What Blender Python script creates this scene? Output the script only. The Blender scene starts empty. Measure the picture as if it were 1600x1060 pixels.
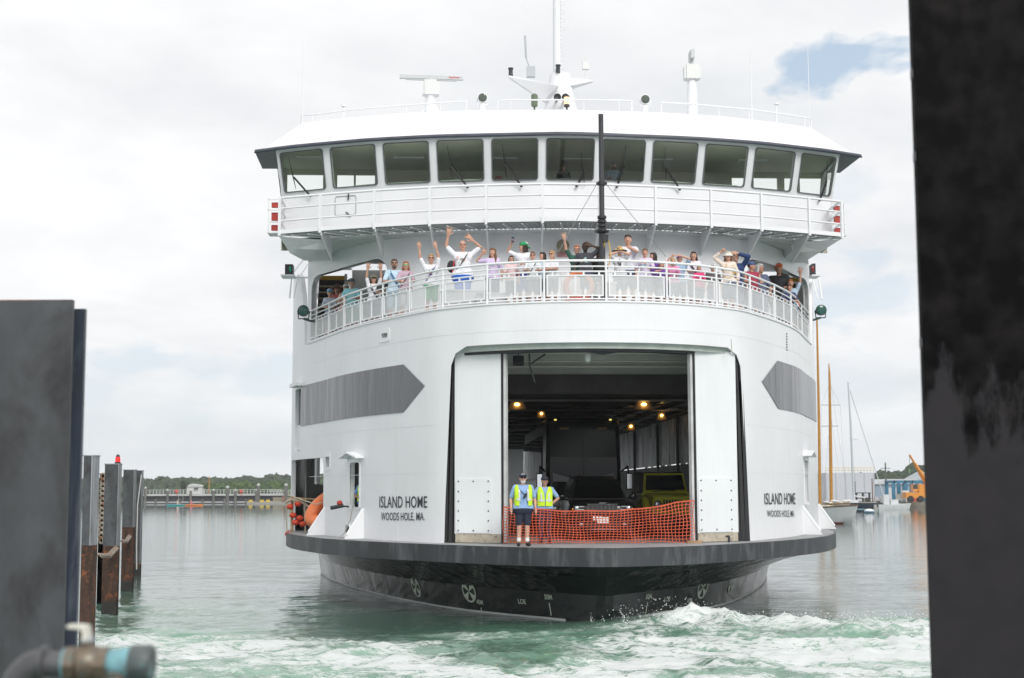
import bpy, bmesh, math, random
import numpy as np
from mathutils import Vector, Matrix
random.seed(7); rng = np.random.default_rng(7)
SC = bpy.context.scene
COL = SC.collection
R = math.radians
# ---------------------------------------------------------------- camera
FPX = 2222.0; PITCH = R(6.04); ROLL = R(-0.2); HC = 3.45
cd = bpy.data.cameras.new('camera'); cam = bpy.data.objects.new('camera', cd); COL.objects.link(cam)
cd.sensor_width = 36.0; cd.lens = FPX/1600*36.0; cd.clip_start = 0.1; cd.clip_end = 6000
cam.matrix_world = Matrix.Translation((0, 0, HC)) @ Matrix.Rotation(math.pi/2 + PITCH, 4, 'X') @ Matrix.Rotation(ROLL, 4, 'Z')
cd.dof.use_dof = True; cd.dof.focus_distance = 39.0; cd.dof.aperture_fstop = 5.0
SC.camera = cam
SC.view_settings.view_transform = 'Standard'; SC.view_settings.look = 'None'
SC.view_settings.exposure = 0.10; SC.view_settings.gamma = 1.0
SC.render.resolution_x = 1024; SC.render.resolution_y = 678
# ---------------------------------------------------------------- sun and sky
SUN_EL, SUN_AZ = 36.0, 158.0          # azimuth from +Y clockwise: behind the camera, a little to the right
sd = bpy.data.lights.new('sun', 'SUN'); sd.energy = 2.0; sd.angle = R(24); sd.color = (1.0, 0.965, 0.91)
so = bpy.data.objects.new('sun', sd); COL.objects.link(so)
_d = Vector((math.sin(R(SUN_AZ))*math.cos(R(SUN_EL)), math.cos(R(SUN_AZ))*math.cos(R(SUN_EL)), math.sin(R(SUN_EL))))
so.rotation_euler = _d.to_track_quat('Z', 'Y').to_euler(); so.location = (20, -30, 60)
W = bpy.data.worlds.new('World'); SC.world = W; W.use_nodes = True
nt = W.node_tree; nt.nodes.clear(); N = nt.nodes.new; L = nt.links.new
out = N('ShaderNodeOutputWorld'); bg = N('ShaderNodeBackground'); bg.inputs[1].default_value = 1.0
L(bg.outputs[0], out.inputs[0])
sky = N('ShaderNodeTexSky'); sky.sky_type = 'NISHITA'; sky.sun_disc = False
sky.sun_elevation = R(SUN_EL); sky.sun_rotation = R(SUN_AZ)
skm = N('ShaderNodeVectorMath'); skm.operation = 'SCALE'; skm.inputs['Scale'].default_value = 0.10
L(sky.outputs[0], skm.inputs[0])
pale = N('ShaderNodeMixRGB'); pale.inputs[0].default_value = 0.62; pale.inputs[2].default_value = (0.60, 0.74, 0.88, 1)
L(skm.outputs[0], pale.inputs[1])
tc = N('ShaderNodeTexCoord'); sep = N('ShaderNodeSeparateXYZ'); L(tc.outputs['Generated'], sep.inputs[0])
def wmath(op, a, b=None, clamp=False):
    n = N('ShaderNodeMath'); n.operation = op; n.use_clamp = clamp
    for i, q in enumerate((a, b)):
        if q is None: continue
        if isinstance(q, (int, float)): n.inputs[i].default_value = q
        else: L(q, n.inputs[i])
    return n.outputs[0]
zc = wmath('ADD', wmath('MAXIMUM', sep.outputs[2], 0.0), 0.22)
cx = wmath('DIVIDE', sep.outputs[0], zc); cy = wmath('DIVIDE', sep.outputs[1], zc)
cmb = N('ShaderNodeCombineXYZ'); L(cx, cmb.inputs[0]); L(cy, cmb.inputs[1]); L(wmath('MULTIPLY', sep.outputs[2], 2.0), cmb.inputs[2])
def noise(vec, sc, det=6, ro=0.55, dist=0.0):
    n = N('ShaderNodeTexNoise'); n.inputs['Scale'].default_value = sc; n.inputs['Detail'].default_value = det
    n.inputs['Roughness'].default_value = ro; n.inputs['Distortion'].default_value = dist; L(vec, n.inputs['Vector']); return n.outputs[0]
n1 = noise(cmb.outputs[0], 1.15, 7, 0.55, 0.3); n2 = noise(cmb.outputs[0], 3.6, 6, 0.55, 0.2)
# brightness of the cloud sheet
ramp = N('ShaderNodeValToRGB'); L(n1, ramp.inputs[0]); e = ramp.color_ramp
e.elements[0].position = 0.33; e.elements[0].color = (0.74, 0.765, 0.79, 1)
e.elements[1].position = 0.62; e.elements[1].color = (0.95, 0.955, 0.96, 1)
m2 = e.elements.new(0.48); m2.color = (0.86, 0.87, 0.885, 1)
r2 = N('ShaderNodeValToRGB'); L(n2, r2.inputs[0]); r2.color_ramp.elements[0].position = 0.35; r2.color_ramp.elements[0].color = (0.945, 0.95, 0.96, 1)
r2.color_ramp.elements[1].position = 0.62; r2.color_ramp.elements[1].color = (1.03, 1.03, 1.03, 1)
cl = N('ShaderNodeMixRGB'); cl.blend_type = 'MULTIPLY'; cl.inputs[0].default_value = 1; L(ramp.outputs[0], cl.inputs[1]); L(r2.outputs[0], cl.inputs[2])
# breaks of blue: where a break lies, the noise gives it its ragged edge
def gap(px, py, rx, ry, gain):
    a = (px-800)/FPX; b = (530-py)/FPX; c, s = math.cos(PITCH), math.sin(PITCH)
    v = Vector((a, c-b*s, s+b*c)).normalized()
    dx = wmath('DIVIDE', wmath('SUBTRACT', sep.outputs[0], v.x), rx/FPX); dz = wmath('DIVIDE', wmath('SUBTRACT', sep.outputs[2], v.z), ry/FPX)
    rr = wmath('ADD', wmath('MULTIPLY', dx, dx), wmath('MULTIPLY', dz, dz))
    g = wmath('SUBTRACT', 1.0, rr)
    fw = wmath('GREATER_THAN', sep.outputs[1], 0.0)
    g2 = wmath('ADD', g, wmath('MULTIPLY', wmath('SUBTRACT', nfine, 0.5), 9.0))
    return wmath('MULTIPLY', wmath('MULTIPLY', wmath('MULTIPLY', g2, fw), 0.9, True), gain, True)
vs = N('ShaderNodeVectorMath'); vs.operation = 'MULTIPLY'; vs.inputs[1].default_value = (1, 1, 2.0); L(tc.outputs['Generated'], vs.inputs[0])
nfine = noise(vs.outputs[0], 13.0, 8, 0.55, 0.3)
g_all = gap(1350, 98, 150, 38, 0.9)
for a in ((1340, 440, 120, 60, 0.42), (1290, 330, 90, 50, 0.22), (330, 620, 260, 70, 0.5), (1380, 590, 160, 40, 0.3), (150, 640, 200, 60, 0.4)):
    g_all = wmath('MAXIMUM', g_all, gap(*a))
fm = N('ShaderNodeMixRGB'); L(g_all, fm.inputs[0]); L(cl.outputs[0], fm.inputs[1]); L(pale.outputs[0], fm.inputs[2])
# toward the horizon the air pales
hz = wmath('SUBTRACT', 1.0, wmath('MULTIPLY', sep.outputs[2], 9.0, True), True)
hm = N('ShaderNodeMixRGB'); L(wmath('MULTIPLY', hz, 0.75), hm.inputs[0]); L(fm.outputs[0], hm.inputs[1]); hm.inputs[2].default_value = (0.80, 0.845, 0.88, 1)
# the sheet is brightest high up (toward the veiled sun), which the camera never looks at
hi = wmath('MULTIPLY', wmath('SUBTRACT', sep.outputs[2], 0.5), 1.2, True)
hb = N('ShaderNodeVectorMath'); hb.operation = 'SCALE'; L(hm.outputs[0], hb.inputs[0]); L(wmath('ADD', wmath('MULTIPLY', hi, 0.3), 1.0), hb.inputs['Scale'])
L(hb.outputs[0], bg.inputs[0])

# ================================================================ geometry of the view (pixel of the 1600 px photo -> point)
SYAW = R(2.75); SX, SY = 2.3, 38.0
CO, SI = math.cos(SYAW), math.sin(SYAW)
def ray(px, py):
    a = (px-800)/FPX; b = (530-py)/FPX
    a, b = a*math.cos(ROLL)-b*math.sin(ROLL), b*math.cos(ROLL)+a*math.sin(ROLL)
    c, s = math.cos(PITCH), math.sin(PITCH)
    return (a, c-b*s, s+b*c)
def atY(px, py, y): r = ray(px, py); t = y/r[1]; return Vector((r[0]*t, y, HC+r[2]*t))
def atZ(px, py, z=0.0): r = ray(px, py); t = (z-HC)/r[2]; return Vector((r[0]*t, r[1]*t, z))
def to_ship(x, y): x -= SX; y -= SY; return (x*CO+y*SI, -x*SI+y*CO)
def from_ship(u, v, z=0.0): return Vector((SX+u*CO-v*SI, SY+u*SI+v*CO, z))
def SV(px, py, v):
    r = ray(px, py); t = (v-(SX*SI-SY*CO))/(-r[0]*SI+r[1]*CO); u, _ = to_ship(r[0]*t, r[1]*t); return (u, HC+r[2]*t)
def SU(px, py, u):
    r = ray(px, py); t = (u+SX*CO+SY*SI)/(r[0]*CO+r[1]*SI); _, v = to_ship(r[0]*t, r[1]*t); return (v, HC+r[2]*t)
def SZ(px, py, z): p = atZ(px, py, z); return to_ship(p.x, p.y)

class Curve:
    """plan curve of the ship, symmetric: half = [(u, v)...] from the centreline aft"""
    def __init__(s, half, ds=0.2, sm=6, du=0.0):
        h = np.array(half, float); full = np.vstack([np.c_[-h[::-1][:, 0], h[::-1][:, 1]], h[1:] if h[0, 0] == 0 else h])
        for it in range(2):
            d = np.r_[0, np.cumsum(np.hypot(*np.diff(full, axis=0).T))]; n = int(d[-1]/ds)
            t = np.linspace(0, d[-1], n+1); full = np.c_[np.interp(t, d, full[:, 0]), np.interp(t, d, full[:, 1])]
            if it == 0:
                for k in range(sm):
                    full[1:-1] = (full[:-2]+2*full[1:-1]+full[2:])/4
        full[:, 0] += du; s.p = full; s.s = np.r_[0, np.cumsum(np.hypot(*np.diff(full, axis=0).T))]
        s.s -= s.s[-1]/2
    def at(s, q): return (float(np.interp(q, s.s, s.p[:, 0])), float(np.interp(q, s.s, s.p[:, 1])))
    def nrm(s, q):
        a = s.at(q-0.1); b = s.at(q+0.1); dx, dy = b[0]-a[0], b[1]-a[1]; l = math.hypot(dx, dy) or 1; return (dy/l, -dx/l)   # outward
    def hit(s, px, py):
        r = ray(px, py); a, b = to_ship(0, 0); c, d = to_ship(r[0], r[1]); dx, dy = c-a, d-b
        f = (s.p[:, 0]-a)*dy-(s.p[:, 1]-b)*dx
        best = None
        for i in np.where(f[:-1]*f[1:] <= 0)[0]:
            w = f[i]/(f[i]-f[i+1]) if f[i] != f[i+1] else 0
            q = s.p[i]*(1-w)+s.p[i+1]*w; t = ((q[0]-a)*dx+(q[1]-b)*dy)/(dx*dx+dy*dy)
            if best is None or t < best[0]: best = (t, s.s[i]*(1-w)+s.s[i+1]*w)
        if best is None:
            i = int(np.argmin(abs(f))); q = s.p[i]; t = ((q[0]-a)*dx+(q[1]-b)*dy)/(dx*dx+dy*dy); best = (t, s.s[i])
        return best[1], HC+r[2]*best[0]           # (arc position, z)
    def inset(s, d):
        c = Curve.__new__(Curve); c.s = s.s; c.p = np.array([(s.at(q)[0]-s.nrm(q)[0]*d, s.at(q)[1]-s.nrm(q)[1]*d) for q in s.s]); return c
    def span(s, a, b, ds=0.25):
        n = max(1, int(abs(b-a)/ds)); return list(np.linspace(a, b, n+1))
WALL = Curve([(0, .2), (1.5, .35), (3, .95), (4.35, 2.0), (5.3, 3.5), (6.1, 4.85), (6.9, 6.4), (7.45, 7.7), (8.0, 9.3), (8.6, 10.9), (9.1, 12.3), (9.6, 14), (9.85, 16), (9.95, 19), (10, 24), (10, 76)])
GUARD = Curve([(0, -2.3), (2, -1.45), (3.7, .2), (5.4, 2.2), (6.9, 4.4), (7.8, 6.1), (8.65, 8.4), (9.25, 10.5), (9.68, 13), (9.9, 16), (10.1, 20), (10.15, 76)])
WATERL = Curve([(0, -1.3), (1.4, .7), (2.37, 1.85), (3.4, 3.3), (4.3, 5), (5.3, 7.4), (6.2, 9.9), (7.0, 12.4), (7.64, 14.6), (8.5, 18), (9.25, 22.5), (9.6, 30), (9.7, 76)], sm=1)
BULK = Curve([(0, 5.95), (3, 6.2), (5, 6.75), (6.2, 7.5), (7.3, 9.1), (8.2, 10.8), (8.9, 11.9)], sm=3)
DU = -.3
BALC = Curve([(0, 4.6), (2.3, 4.9), (4.3, 5.3), (5.9, 5.8), (7.6, 6.45), (9.06, 7.1)], sm=3, du=DU)
ZD, ZP = 1.98, 8.5           # car deck, promenade deck

# ================================================================ mesh and material helpers
class MB:
    def __init__(s): s.v = []; s.f = []; s.m = []
    def add(s, vs, fs, m=0):
        o = len(s.v); s.v += [tuple(map(float, q)) for q in vs]; s.f += [tuple(i+o for i in f) for f in fs]; s.m += [m]*len(fs); return s
    def box(s, c, d, m=0, rz=0.0, rx=0.0, ry=0.0):
        M = Matrix.Translation(c) @ Matrix.Rotation(rz, 4, 'Z') @ Matrix.Rotation(ry, 4, 'Y') @ Matrix.Rotation(rx, 4, 'X')
        vs = [M @ Vector((x*d[0]/2, y*d[1]/2, z*d[2]/2)) for x in (-1, 1) for y in (-1, 1) for z in (-1, 1)]
        return s.add(vs, [(0, 1, 3, 2), (4, 6, 7, 5), (0, 4, 5, 1), (2, 3, 7, 6), (0, 2, 6, 4), (1, 5, 7, 3)], m)
    def tube(s, pts, r, n=8, m=0, cap=True):
        pts = [Vector(p) for p in pts]; rs = r if isinstance(r, (list, tuple)) else [r]*len(pts)
        rings = []; prev = None
        for i, p in enumerate(pts):
            t = (pts[min(i+1, len(pts)-1)]-pts[max(i-1, 0)]).normalized()
            if t.length == 0: t = Vector((0, 0, 1))
            a = prev if prev is not None and abs(prev.dot(t)) < .95 else (Vector((0, 0, 1)) if abs(t.z) < .9 else Vector((1, 0, 0)))
            x = (a-t*a.dot(t)).normalized(); y = t.cross(x); prev = x
            rings.append([p+x*(math.cos(2*math.pi*k/n)*rs[i])+y*(math.sin(2*math.pi*k/n)*rs[i]) for k in range(n)])
        return s.loft(rings, m, cap)
    def loft(s, rings, m=0, cap=True, closed=True):
        n = len(rings[0]); vs = [q for r in rings for q in r]; fs = []
        for i in range(len(rings)-1):
            for k in range(n if closed else n-1):
                a = i*n+k; b = i*n+(k+1) % n; fs.append((a, b, b+n, a+n))
        if cap: fs += [tuple(range(n))[::-1], tuple(range((len(rings)-1)*n, len(rings)*n))]
        return s.add(vs, fs, m)
    def cap(s, p0, p1, r0, r1, n=10, m=0, sx=1.0):
        """capsule from p0 to p1"""
        p0, p1 = Vector(p0), Vector(p1); t = (p1-p0); l = t.length
        t = t/l if l > 1e-6 else Vector((0, 0, 1)); a = Vector((0, 1, 0)) if abs(t.y) < .8 else Vector((1, 0, 0))
        x = t.cross(a).normalized(); y = t.cross(x); rings = []
        for (p, r, angs) in ((p0, r0, (-80, -50, -20, 0)), (p1, r1, (0, 20, 50, 80))):
            for g in angs:
                c, z = math.cos(R(g))*r, math.sin(R(g))*r
                rings.append([p+t*z+x*(math.cos(2*math.pi*k/n)*c*sx)+y*(math.sin(2*math.pi*k/n)*c) for k in range(n)])
        return s.loft(rings, m)
    def ell(s, c, r, n=12, k=8, m=0, M=None):
        c = Vector(c); rings = []
        for i in range(k+1):
            g = -math.pi/2+math.pi*(i+.02)/(k+.04); rr = math.cos(g)
            ring = [Vector((math.cos(2*math.pi*j/n)*rr*r[0], math.sin(2*math.pi*j/n)*rr*r[1], math.sin(g)*r[2])) for j in range(n)]
            if M: ring = [M @ q for q in ring]
            rings.append([c+q for q in ring])
        return s.loft(rings, m)
    def lathe(s, prof, n=16, c=(0, 0, 0), m=0, axis='Z'):
        rings = []
        for r, z in prof:
            ring = []
            for k in range(n):
                a = 2*math.pi*k/n; q = (math.cos(a)*r, math.sin(a)*r, z)
                if axis == 'Y': q = (q[0], q[2], q[1])
                if axis == 'X': q = (q[2], q[0], q[1])
                ring.append((q[0]+c[0], q[1]+c[1], q[2]+c[2]))
            rings.append(ring)
        return s.loft(rings, m)
    def prism(s, poly, h0, h1, plane='XY', m=0):
        def P(a, b, h): return {'XY': (a, b, h), 'XZ': (a, h, b), 'YZ': (h, a, b)}[plane]
        return s.loft([[P(a, b, h0) for a, b in poly], [P(a, b, h1) for a, b in poly]], m)
    def mesh(s, name, mats, smooth=None):
        me = bpy.data.meshes.new(name); me.from_pydata(s.v, [], s.f)
        for mt in (mats if isinstance(mats, (list, tuple)) else [mats]): me.materials.append(mt)
        me.polygons.foreach_set('material_index', s.m)
        bm = bmesh.new(); bm.from_mesh(me); bmesh.ops.recalc_face_normals(bm, faces=bm.faces)
        if smooth:
            th = R(smooth)
            for f in bm.faces: f.smooth = True
            for ed in bm.edges:
                if len(ed.link_faces) != 2 or ed.calc_face_angle(0) > th: ed.smooth = False
        bm.to_mesh(me); bm.free(); return me
    def build(s, name, mats, parent=None, smooth=None, loc=None, rz=None):
        o = bpy.data.objects.new(name, s.mesh(name, mats, smooth)); COL.objects.link(o)
        if parent: o.parent = parent
        if loc is not None: o.location = loc
        if rz is not None: o.rotation_euler = (0, 0, rz)
        return o
def tag(o, label=None, cat=None, group=None, kind=None):
    if label: o['label'] = label
    if cat: o['category'] = cat
    if group: o['group'] = group
    if kind: o['kind'] = kind
    return o
def empty(name, loc=(0, 0, 0), rz=0.0, label=None, cat=None, group=None):
    o = bpy.data.objects.new(name, None); COL.objects.link(o); o.location = loc; o.rotation_euler = (0, 0, rz); o.empty_display_size = .2
    return tag(o, label, cat, group)
def copy_tree(o, parent=None):
    c = o.copy(); COL.objects.link(c)
    if parent: c.parent = parent
    for ch in list(o.children): copy_tree(ch, c)
    return c
def evalmesh(o, name):
    dg = bpy.context.evaluated_depsgraph_get(); me = bpy.data.meshes.new_from_object(o.evaluated_get(dg)); me.name = name; return me
def remesh(mb, name, mat, vox, smooth_it=4):
    """one continuous skin grown over overlapping shapes"""
    me = mb.mesh(name, mat); o = bpy.data.objects.new(name, me); COL.objects.link(o)
    md = o.modifiers.new('r', 'REMESH'); md.mode = 'VOXEL'; md.voxel_size = vox; md.use_smooth_shade = True
    if smooth_it:
        ms = o.modifiers.new('s', 'SMOOTH'); ms.iterations = smooth_it; ms.factor = .5
    me2 = evalmesh(o, name); bpy.data.objects.remove(o); bpy.data.meshes.remove(me)
    if not me2.materials: me2.materials.append(mat)
    return me2
def boolean(o, cutters):
    for c in cutters:
        md = o.modifiers.new('b', 'BOOLEAN'); md.operation = 'DIFFERENCE'; md.solver = 'EXACT'; md.object = c
    me = evalmesh(o, o.name); o.modifiers.clear(); old = o.data; o.data = me; bpy.data.meshes.remove(old)
    for c in cutters: bpy.data.objects.remove(c)
def sharpen(me, ang=28):
    bm = bmesh.new(); bm.from_mesh(me)
    for f in bm.faces: f.smooth = True
    for ed in bm.edges: ed.smooth = not (len(ed.link_faces) != 2 or ed.calc_face_angle(0) > R(ang))
    bm.to_mesh(me); bm.free()

MATS = {}
def mat(name, base, rough=.5, metal=0.0, var=0.0, vscale=2.0, stretch=(1, 1, 1), bump=0.0, bscale=20.0, second=None, mix=(.45, .6), coat=0.0, det=6, spec=None, bdist=.01):
    if name in MATS: return MATS[name]
    m = bpy.data.materials.new(name); m.use_nodes = True; nt = m.node_tree; P = nt.nodes['Principled BSDF']; N = nt.nodes.new; L = nt.links.new
    P.inputs['Base Color'].default_value = (*base, 1); P.inputs['Roughness'].default_value = rough; P.inputs['Metallic'].default_value = metal
    if coat: P.inputs['Coat Weight'].default_value = coat; P.inputs['Coat Roughness'].default_value = .08
    if spec is not None: P.inputs['Specular IOR Level'].default_value = spec
    if var or second or bump:
        tc = N('ShaderNodeTexCoord'); mp = N('ShaderNodeMapping'); mp.inputs['Scale'].default_value = stretch; L(tc.outputs['Object'], mp.inputs[0])
    col = None
    if var:
        n = N('ShaderNodeTexNoise'); n.inputs['Scale'].default_value = vscale; n.inputs['Detail'].default_value = det; n.inputs['Roughness'].default_value = .6; L(mp.outputs[0], n.inputs['Vector'])
        r = N('ShaderNodeMapRange'); r.inputs[1].default_value = .3; r.inputs[2].default_value = .7; r.inputs[3].default_value = 1-var; r.inputs[4].default_value = 1+var; L(n.outputs[0], r.inputs[0])
        mx = N('ShaderNodeVectorMath'); mx.operation = 'SCALE'; mx.inputs[0].default_value = base; L(r.outputs[0], mx.inputs['Scale']); col = mx.outputs[0]
    if second:
        n = N('ShaderNodeTexNoise'); n.inputs['Scale'].default_value = vscale*1.7; n.inputs['Detail'].default_value = 9; n.inputs['Roughness'].default_value = .65; n.inputs['Distortion'].default_value = .4; L(mp.outputs[0], n.inputs['Vector'])
        r = N('ShaderNodeMapRange'); r.inputs[1].default_value = mix[0]; r.inputs[2].default_value = mix[1]; L(n.outputs[0], r.inputs[0])
        mx = N('ShaderNodeMixRGB'); L(r.outputs[0], mx.inputs[0]); mx.inputs[2].default_value = (*second, 1)
        if col: L(col, mx.inputs[1])
        else: mx.inputs[1].default_value = (*base, 1)
        col = mx.outputs[0]
    if col: L(col, P.inputs['Base Color'])
    if bump:
        n = N('ShaderNodeTexNoise'); n.inputs['Scale'].default_value = bscale; n.inputs['Detail'].default_value = 5; L(mp.outputs[0], n.inputs['Vector'])
        b = N('ShaderNodeBump'); b.inputs['Strength'].default_value = bump; b.inputs['Distance'].default_value = bdist; L(n.outputs[0], b.inputs['Height']); L(b.outputs[0], P.inputs['Normal'])
    MATS[name] = m; return m
def emis(name, c, s):
    if name in MATS: return MATS[name]
    m = bpy.data.materials.new(name); m.use_nodes = True; P = m.node_tree.nodes['Principled BSDF']
    P.inputs['Base Color'].default_value = (*c, 1); P.inputs['Emission Color'].default_value = (*c, 1); P.inputs['Emission Strength'].default_value = s
    MATS[name] = m; return m
def glass(name, tint=(.85, .93, .9), refl=1.0, rough=.0):
    if name in MATS: return MATS[name]
    m = bpy.data.materials.new(name); m.use_nodes = True; nt = m.node_tree; nt.nodes.clear(); N = nt.nodes.new; L = nt.links.new
    o = N('ShaderNodeOutputMaterial'); mx = N('ShaderNodeMixShader'); t = N('ShaderNodeBsdfTransparent'); t.inputs[0].default_value = (*tint, 1)
    g = N('ShaderNodeBsdfGlossy'); g.inputs['Roughness'].default_value = rough; f = N('ShaderNodeFresnel'); f.inputs[0].default_value = 1.5
    L(f.outputs[0], mx.inputs[0]); L(t.outputs[0], mx.inputs[1]); L(g.outputs[0], mx.inputs[2]); L(mx.outputs[0], o.inputs[0])
    MATS[name] = m; return m

def hull_paint(name, base, rough, bumps, streak=0.04, streakc=(.5, .45, .4), bd=.02, sc=(0.9, 0.9, .12)):
    """ship plating: faint vertical waviness between the frames, run-down streaks, welded seams"""
    m = bpy.data.materials.new(name); m.use_nodes = True; nt = m.node_tree; P = nt.nodes['Principled BSDF']; N = nt.nodes.new; L = nt.links.new
    tc = N('ShaderNodeTexCoord'); mp = N('ShaderNodeMapping'); mp.inputs['Scale'].default_value = sc; L(tc.outputs['Object'], mp.inputs[0])
    n = N('ShaderNodeTexNoise'); n.inputs['Scale'].default_value = 2.2; n.inputs['Detail'].default_value = 2; L(mp.outputs[0], n.inputs['Vector'])
    mp2 = N('ShaderNodeMapping'); mp2.inputs['Scale'].default_value = (3, 3, .25); L(tc.outputs['Object'], mp2.inputs[0])
    n2 = N('ShaderNodeTexNoise'); n2.inputs['Scale'].default_value = 2.5; n2.inputs['Detail'].default_value = 8; n2.inputs['Roughness'].default_value = .65; L(mp2.outputs[0], n2.inputs['Vector'])
    r = N('ShaderNodeMapRange'); r.inputs[1].default_value = .45; r.inputs[2].default_value = .8; r.inputs[4].default_value = streak*2.5; L(n2.outputs[0], r.inputs[0])
    mx = N('ShaderNodeMixRGB'); mx.inputs[1].default_value = (*base, 1); mx.inputs[2].default_value = (*streakc, 1); L(r.outputs[0], mx.inputs[0])
    n3 = N('ShaderNodeTexNoise'); n3.inputs['Scale'].default_value = .5; n3.inputs['Detail'].default_value = 4; L(tc.outputs['Object'], n3.inputs['Vector'])
    r3 = N('ShaderNodeMapRange'); r3.inputs[1].default_value = .3; r3.inputs[2].default_value = .7; r3.inputs[3].default_value = .95; r3.inputs[4].default_value = 1.03; L(n3.outputs[0], r3.inputs[0])
    v = N('ShaderNodeVectorMath'); v.operation = 'SCALE'; L(mx.outputs[0], v.inputs[0]); L(r3.outputs[0], v.inputs['Scale']); L(v.outputs[0], P.inputs['Base Color'])
    P.inputs['Roughness'].default_value = rough
    b = N('ShaderNodeBump'); b.inputs['Strength'].default_value = bumps; b.inputs['Distance'].default_value = bd; L(n.outputs[0], b.inputs['Height']); L(b.outputs[0], P.inputs['Normal'])
    MATS[name] = m; return m
WHITE = hull_paint('white_paint', (.79, .80, .825), .32, .4, streak=.03, streakc=(.45, .40, .33), bd=.03)
GREY = hull_paint('grey_paint', (.12, .125, .14), .24, 1.0, bd=.05)
BLACKH = hull_paint('black_bottom_paint', (.008, .012, .011), .13, 1.0, streak=.02, streakc=(.05, .06, .055), bd=.05, sc=(.6, .6, .6))
RAILW = mat('rail_white', (.80, .81, .83), .35)
BAND = mat('rubber_band_black', (.034, .037, .043), .5, var=.35, vscale=1.2, stretch=(1, 1, .25), bump=.4, bscale=9, second=(.13, .14, .15), mix=(.5, .72))
DECK = mat('deck_grey', (.30, .305, .31), .6, var=.25, vscale=1.5, bump=.3, second=(.30, .20, .13), mix=(.66, .8))
BLACK = mat('black_rubber', (.012, .013, .015), .45, var=.3, bump=.3)
DARKM = mat('dark_steel', (.03, .033, .04), .45, var=.3, vscale=3)
SOFFIT = mat('soffit_green', (.42, .47, .44), .5, var=.15, vscale=3)
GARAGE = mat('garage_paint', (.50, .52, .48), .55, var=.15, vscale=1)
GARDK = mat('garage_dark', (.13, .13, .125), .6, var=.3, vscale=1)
BEIGE = mat('beige_sill', (.45, .40, .32), .6, var=.2, vscale=6, second=(.2, .16, .12), mix=(.55, .7))
CHROME = mat('chrome', (.75, .76, .78), .12, metal=1.0)
GASKET = mat('window_gasket', (.10, .105, .11), .5)
# ================================================================ THE FERRY
ferry = empty('ferry', (SX, SY, 0), SYAW, 'large white double-deck car ferry with black bottom, bow door open and crowded upper deck', 'ferry')
def smap(curve, s, z, off=0.0):
    a = curve.at(s); n = curve.nrm(s); return (a[0]+n[0]*off, a[1]+n[1]*off, z)
def strip(mb, curve, s0, s1, z0, z1, o0, o1, m=0, ds=.25):
    """solid band that follows a plan curve"""
    rings = []
    for s in curve.span(s0, s1, ds):
        rings.append([smap(curve, s, z0, o1), smap(curve, s, z1, o1), smap(curve, s, z1, o0), smap(curve, s, z0, o0)])
    return mb.loft(rings, m)
def rrect(a0, a1, b0, b1, r, n=5):
    out = []
    for cx, cy, g in ((a1-r, b0+r, -90), (a1-r, b1-r, 0), (a0+r, b1-r, 90), (a0+r, b0+r, 180)):
        for i in range(n+1):
            t = R(g+90*i/n); out.append((cx+math.cos(t)*r, cy+math.sin(t)*r))
    return out
def curved_prism(curve, poly, o0, o1, mats=None, name='cutter', parent=None, smooth=None, mb=None, m=0):
    k = mb or MB(); k.loft([[smap(curve, s, z, o0) for s, z in poly], [smap(curve, s, z, o1) for s, z in poly]], m)
    if mb: return k
    o = k.build(name, mats or [], parent or ferry, smooth); return o
def cutter(curve, poly, o0=-.9, o1=.6):
    # subdivide long edges so that the cut follows the curve
    out = []
    for i in range(len(poly)):
        a, b = poly[i], poly[(i+1) % len(poly)]; n = max(1, int(abs(b[0]-a[0])/.4))
        for j in range(n): out.append((a[0]+(b[0]-a[0])*j/n, a[1]+(b[1]-a[1])*j/n))
    return curved_prism(curve, out, o0, o1)
def hitz(curve, px, py): return curve.hit(px, py)

# ---- white shell around the car deck
SE = 62.0
k = MB(); strip(k, WALL, -SE, SE, ZD, ZP, 0, -.15, ds=.3); shell = k.build('hull_side', WHITE, ferry)
cs = []
dk = MB(); dk.prism([(-4.12, 1.5), (4.48, 1.5), (4.44, 3), (4.28, 6.9), (4.15, 7.22), (3.85, 7.4), (-3.5, 7.4), (-3.8, 7.22), (-3.92, 6.9), (-4.08, 3)], -1.5, 5.5, 'XZ'); cs.append(dk.build('cutter', [], ferry))
def rect_px(curve, x0, x1, ytop, ybot, r=.08):
    """rounded opening on a curved wall from its left/right pixel columns and its top/bottom at the middle"""
    s0, _ = curve.hit(x0, (ytop+ybot)/2); s1, _ = curve.hit(x1, (ytop+ybot)/2); xm = (x0+x1)/2
    _, zt = curve.hit(xm, ytop); _, zb = curve.hit(xm, ybot)
    if s0 > s1: s0, s1 = s1, s0
    return s0, s1, zb, zt
Wn = rect_px(WALL, 547, 561.5, 723, 793); cs.append(cutter(WALL, rrect(*Wn, .1)))
Wr = rect_px(WALL, 1257, 1262.5, 720, 789); cs.append(cutter(WALL, rrect(*Wr, .1)))
s0, _ = WALL.hit(505, 790); _, zt = WALL.hit(495, 716)
BAY = (s0-5.2, s0, 1.9, zt); cs.append(cutter(WALL, [(BAY[0], 1.6), (BAY[1], 1.6), (BAY[1], zt-.25), (BAY[1]-.25, zt), (BAY[0], zt)]))
Sd = rect_px(WALL, 463.5, 470.5, 608, 704); cs.append(cutter(WALL, rrect(Sd[0]-.3, Sd[1], Sd[2], Sd[3], .08), -.3))
V1 = rect_px(WALL, 509, 515, 714, 730); cs.append(cutter(WALL, rrect(*V1, .02), -.3))
V2 = rect_px(WALL, 596.5, 606, 521, 528); cs.append(cutter(WALL, rrect(*V2, .02), -.3))
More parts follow.
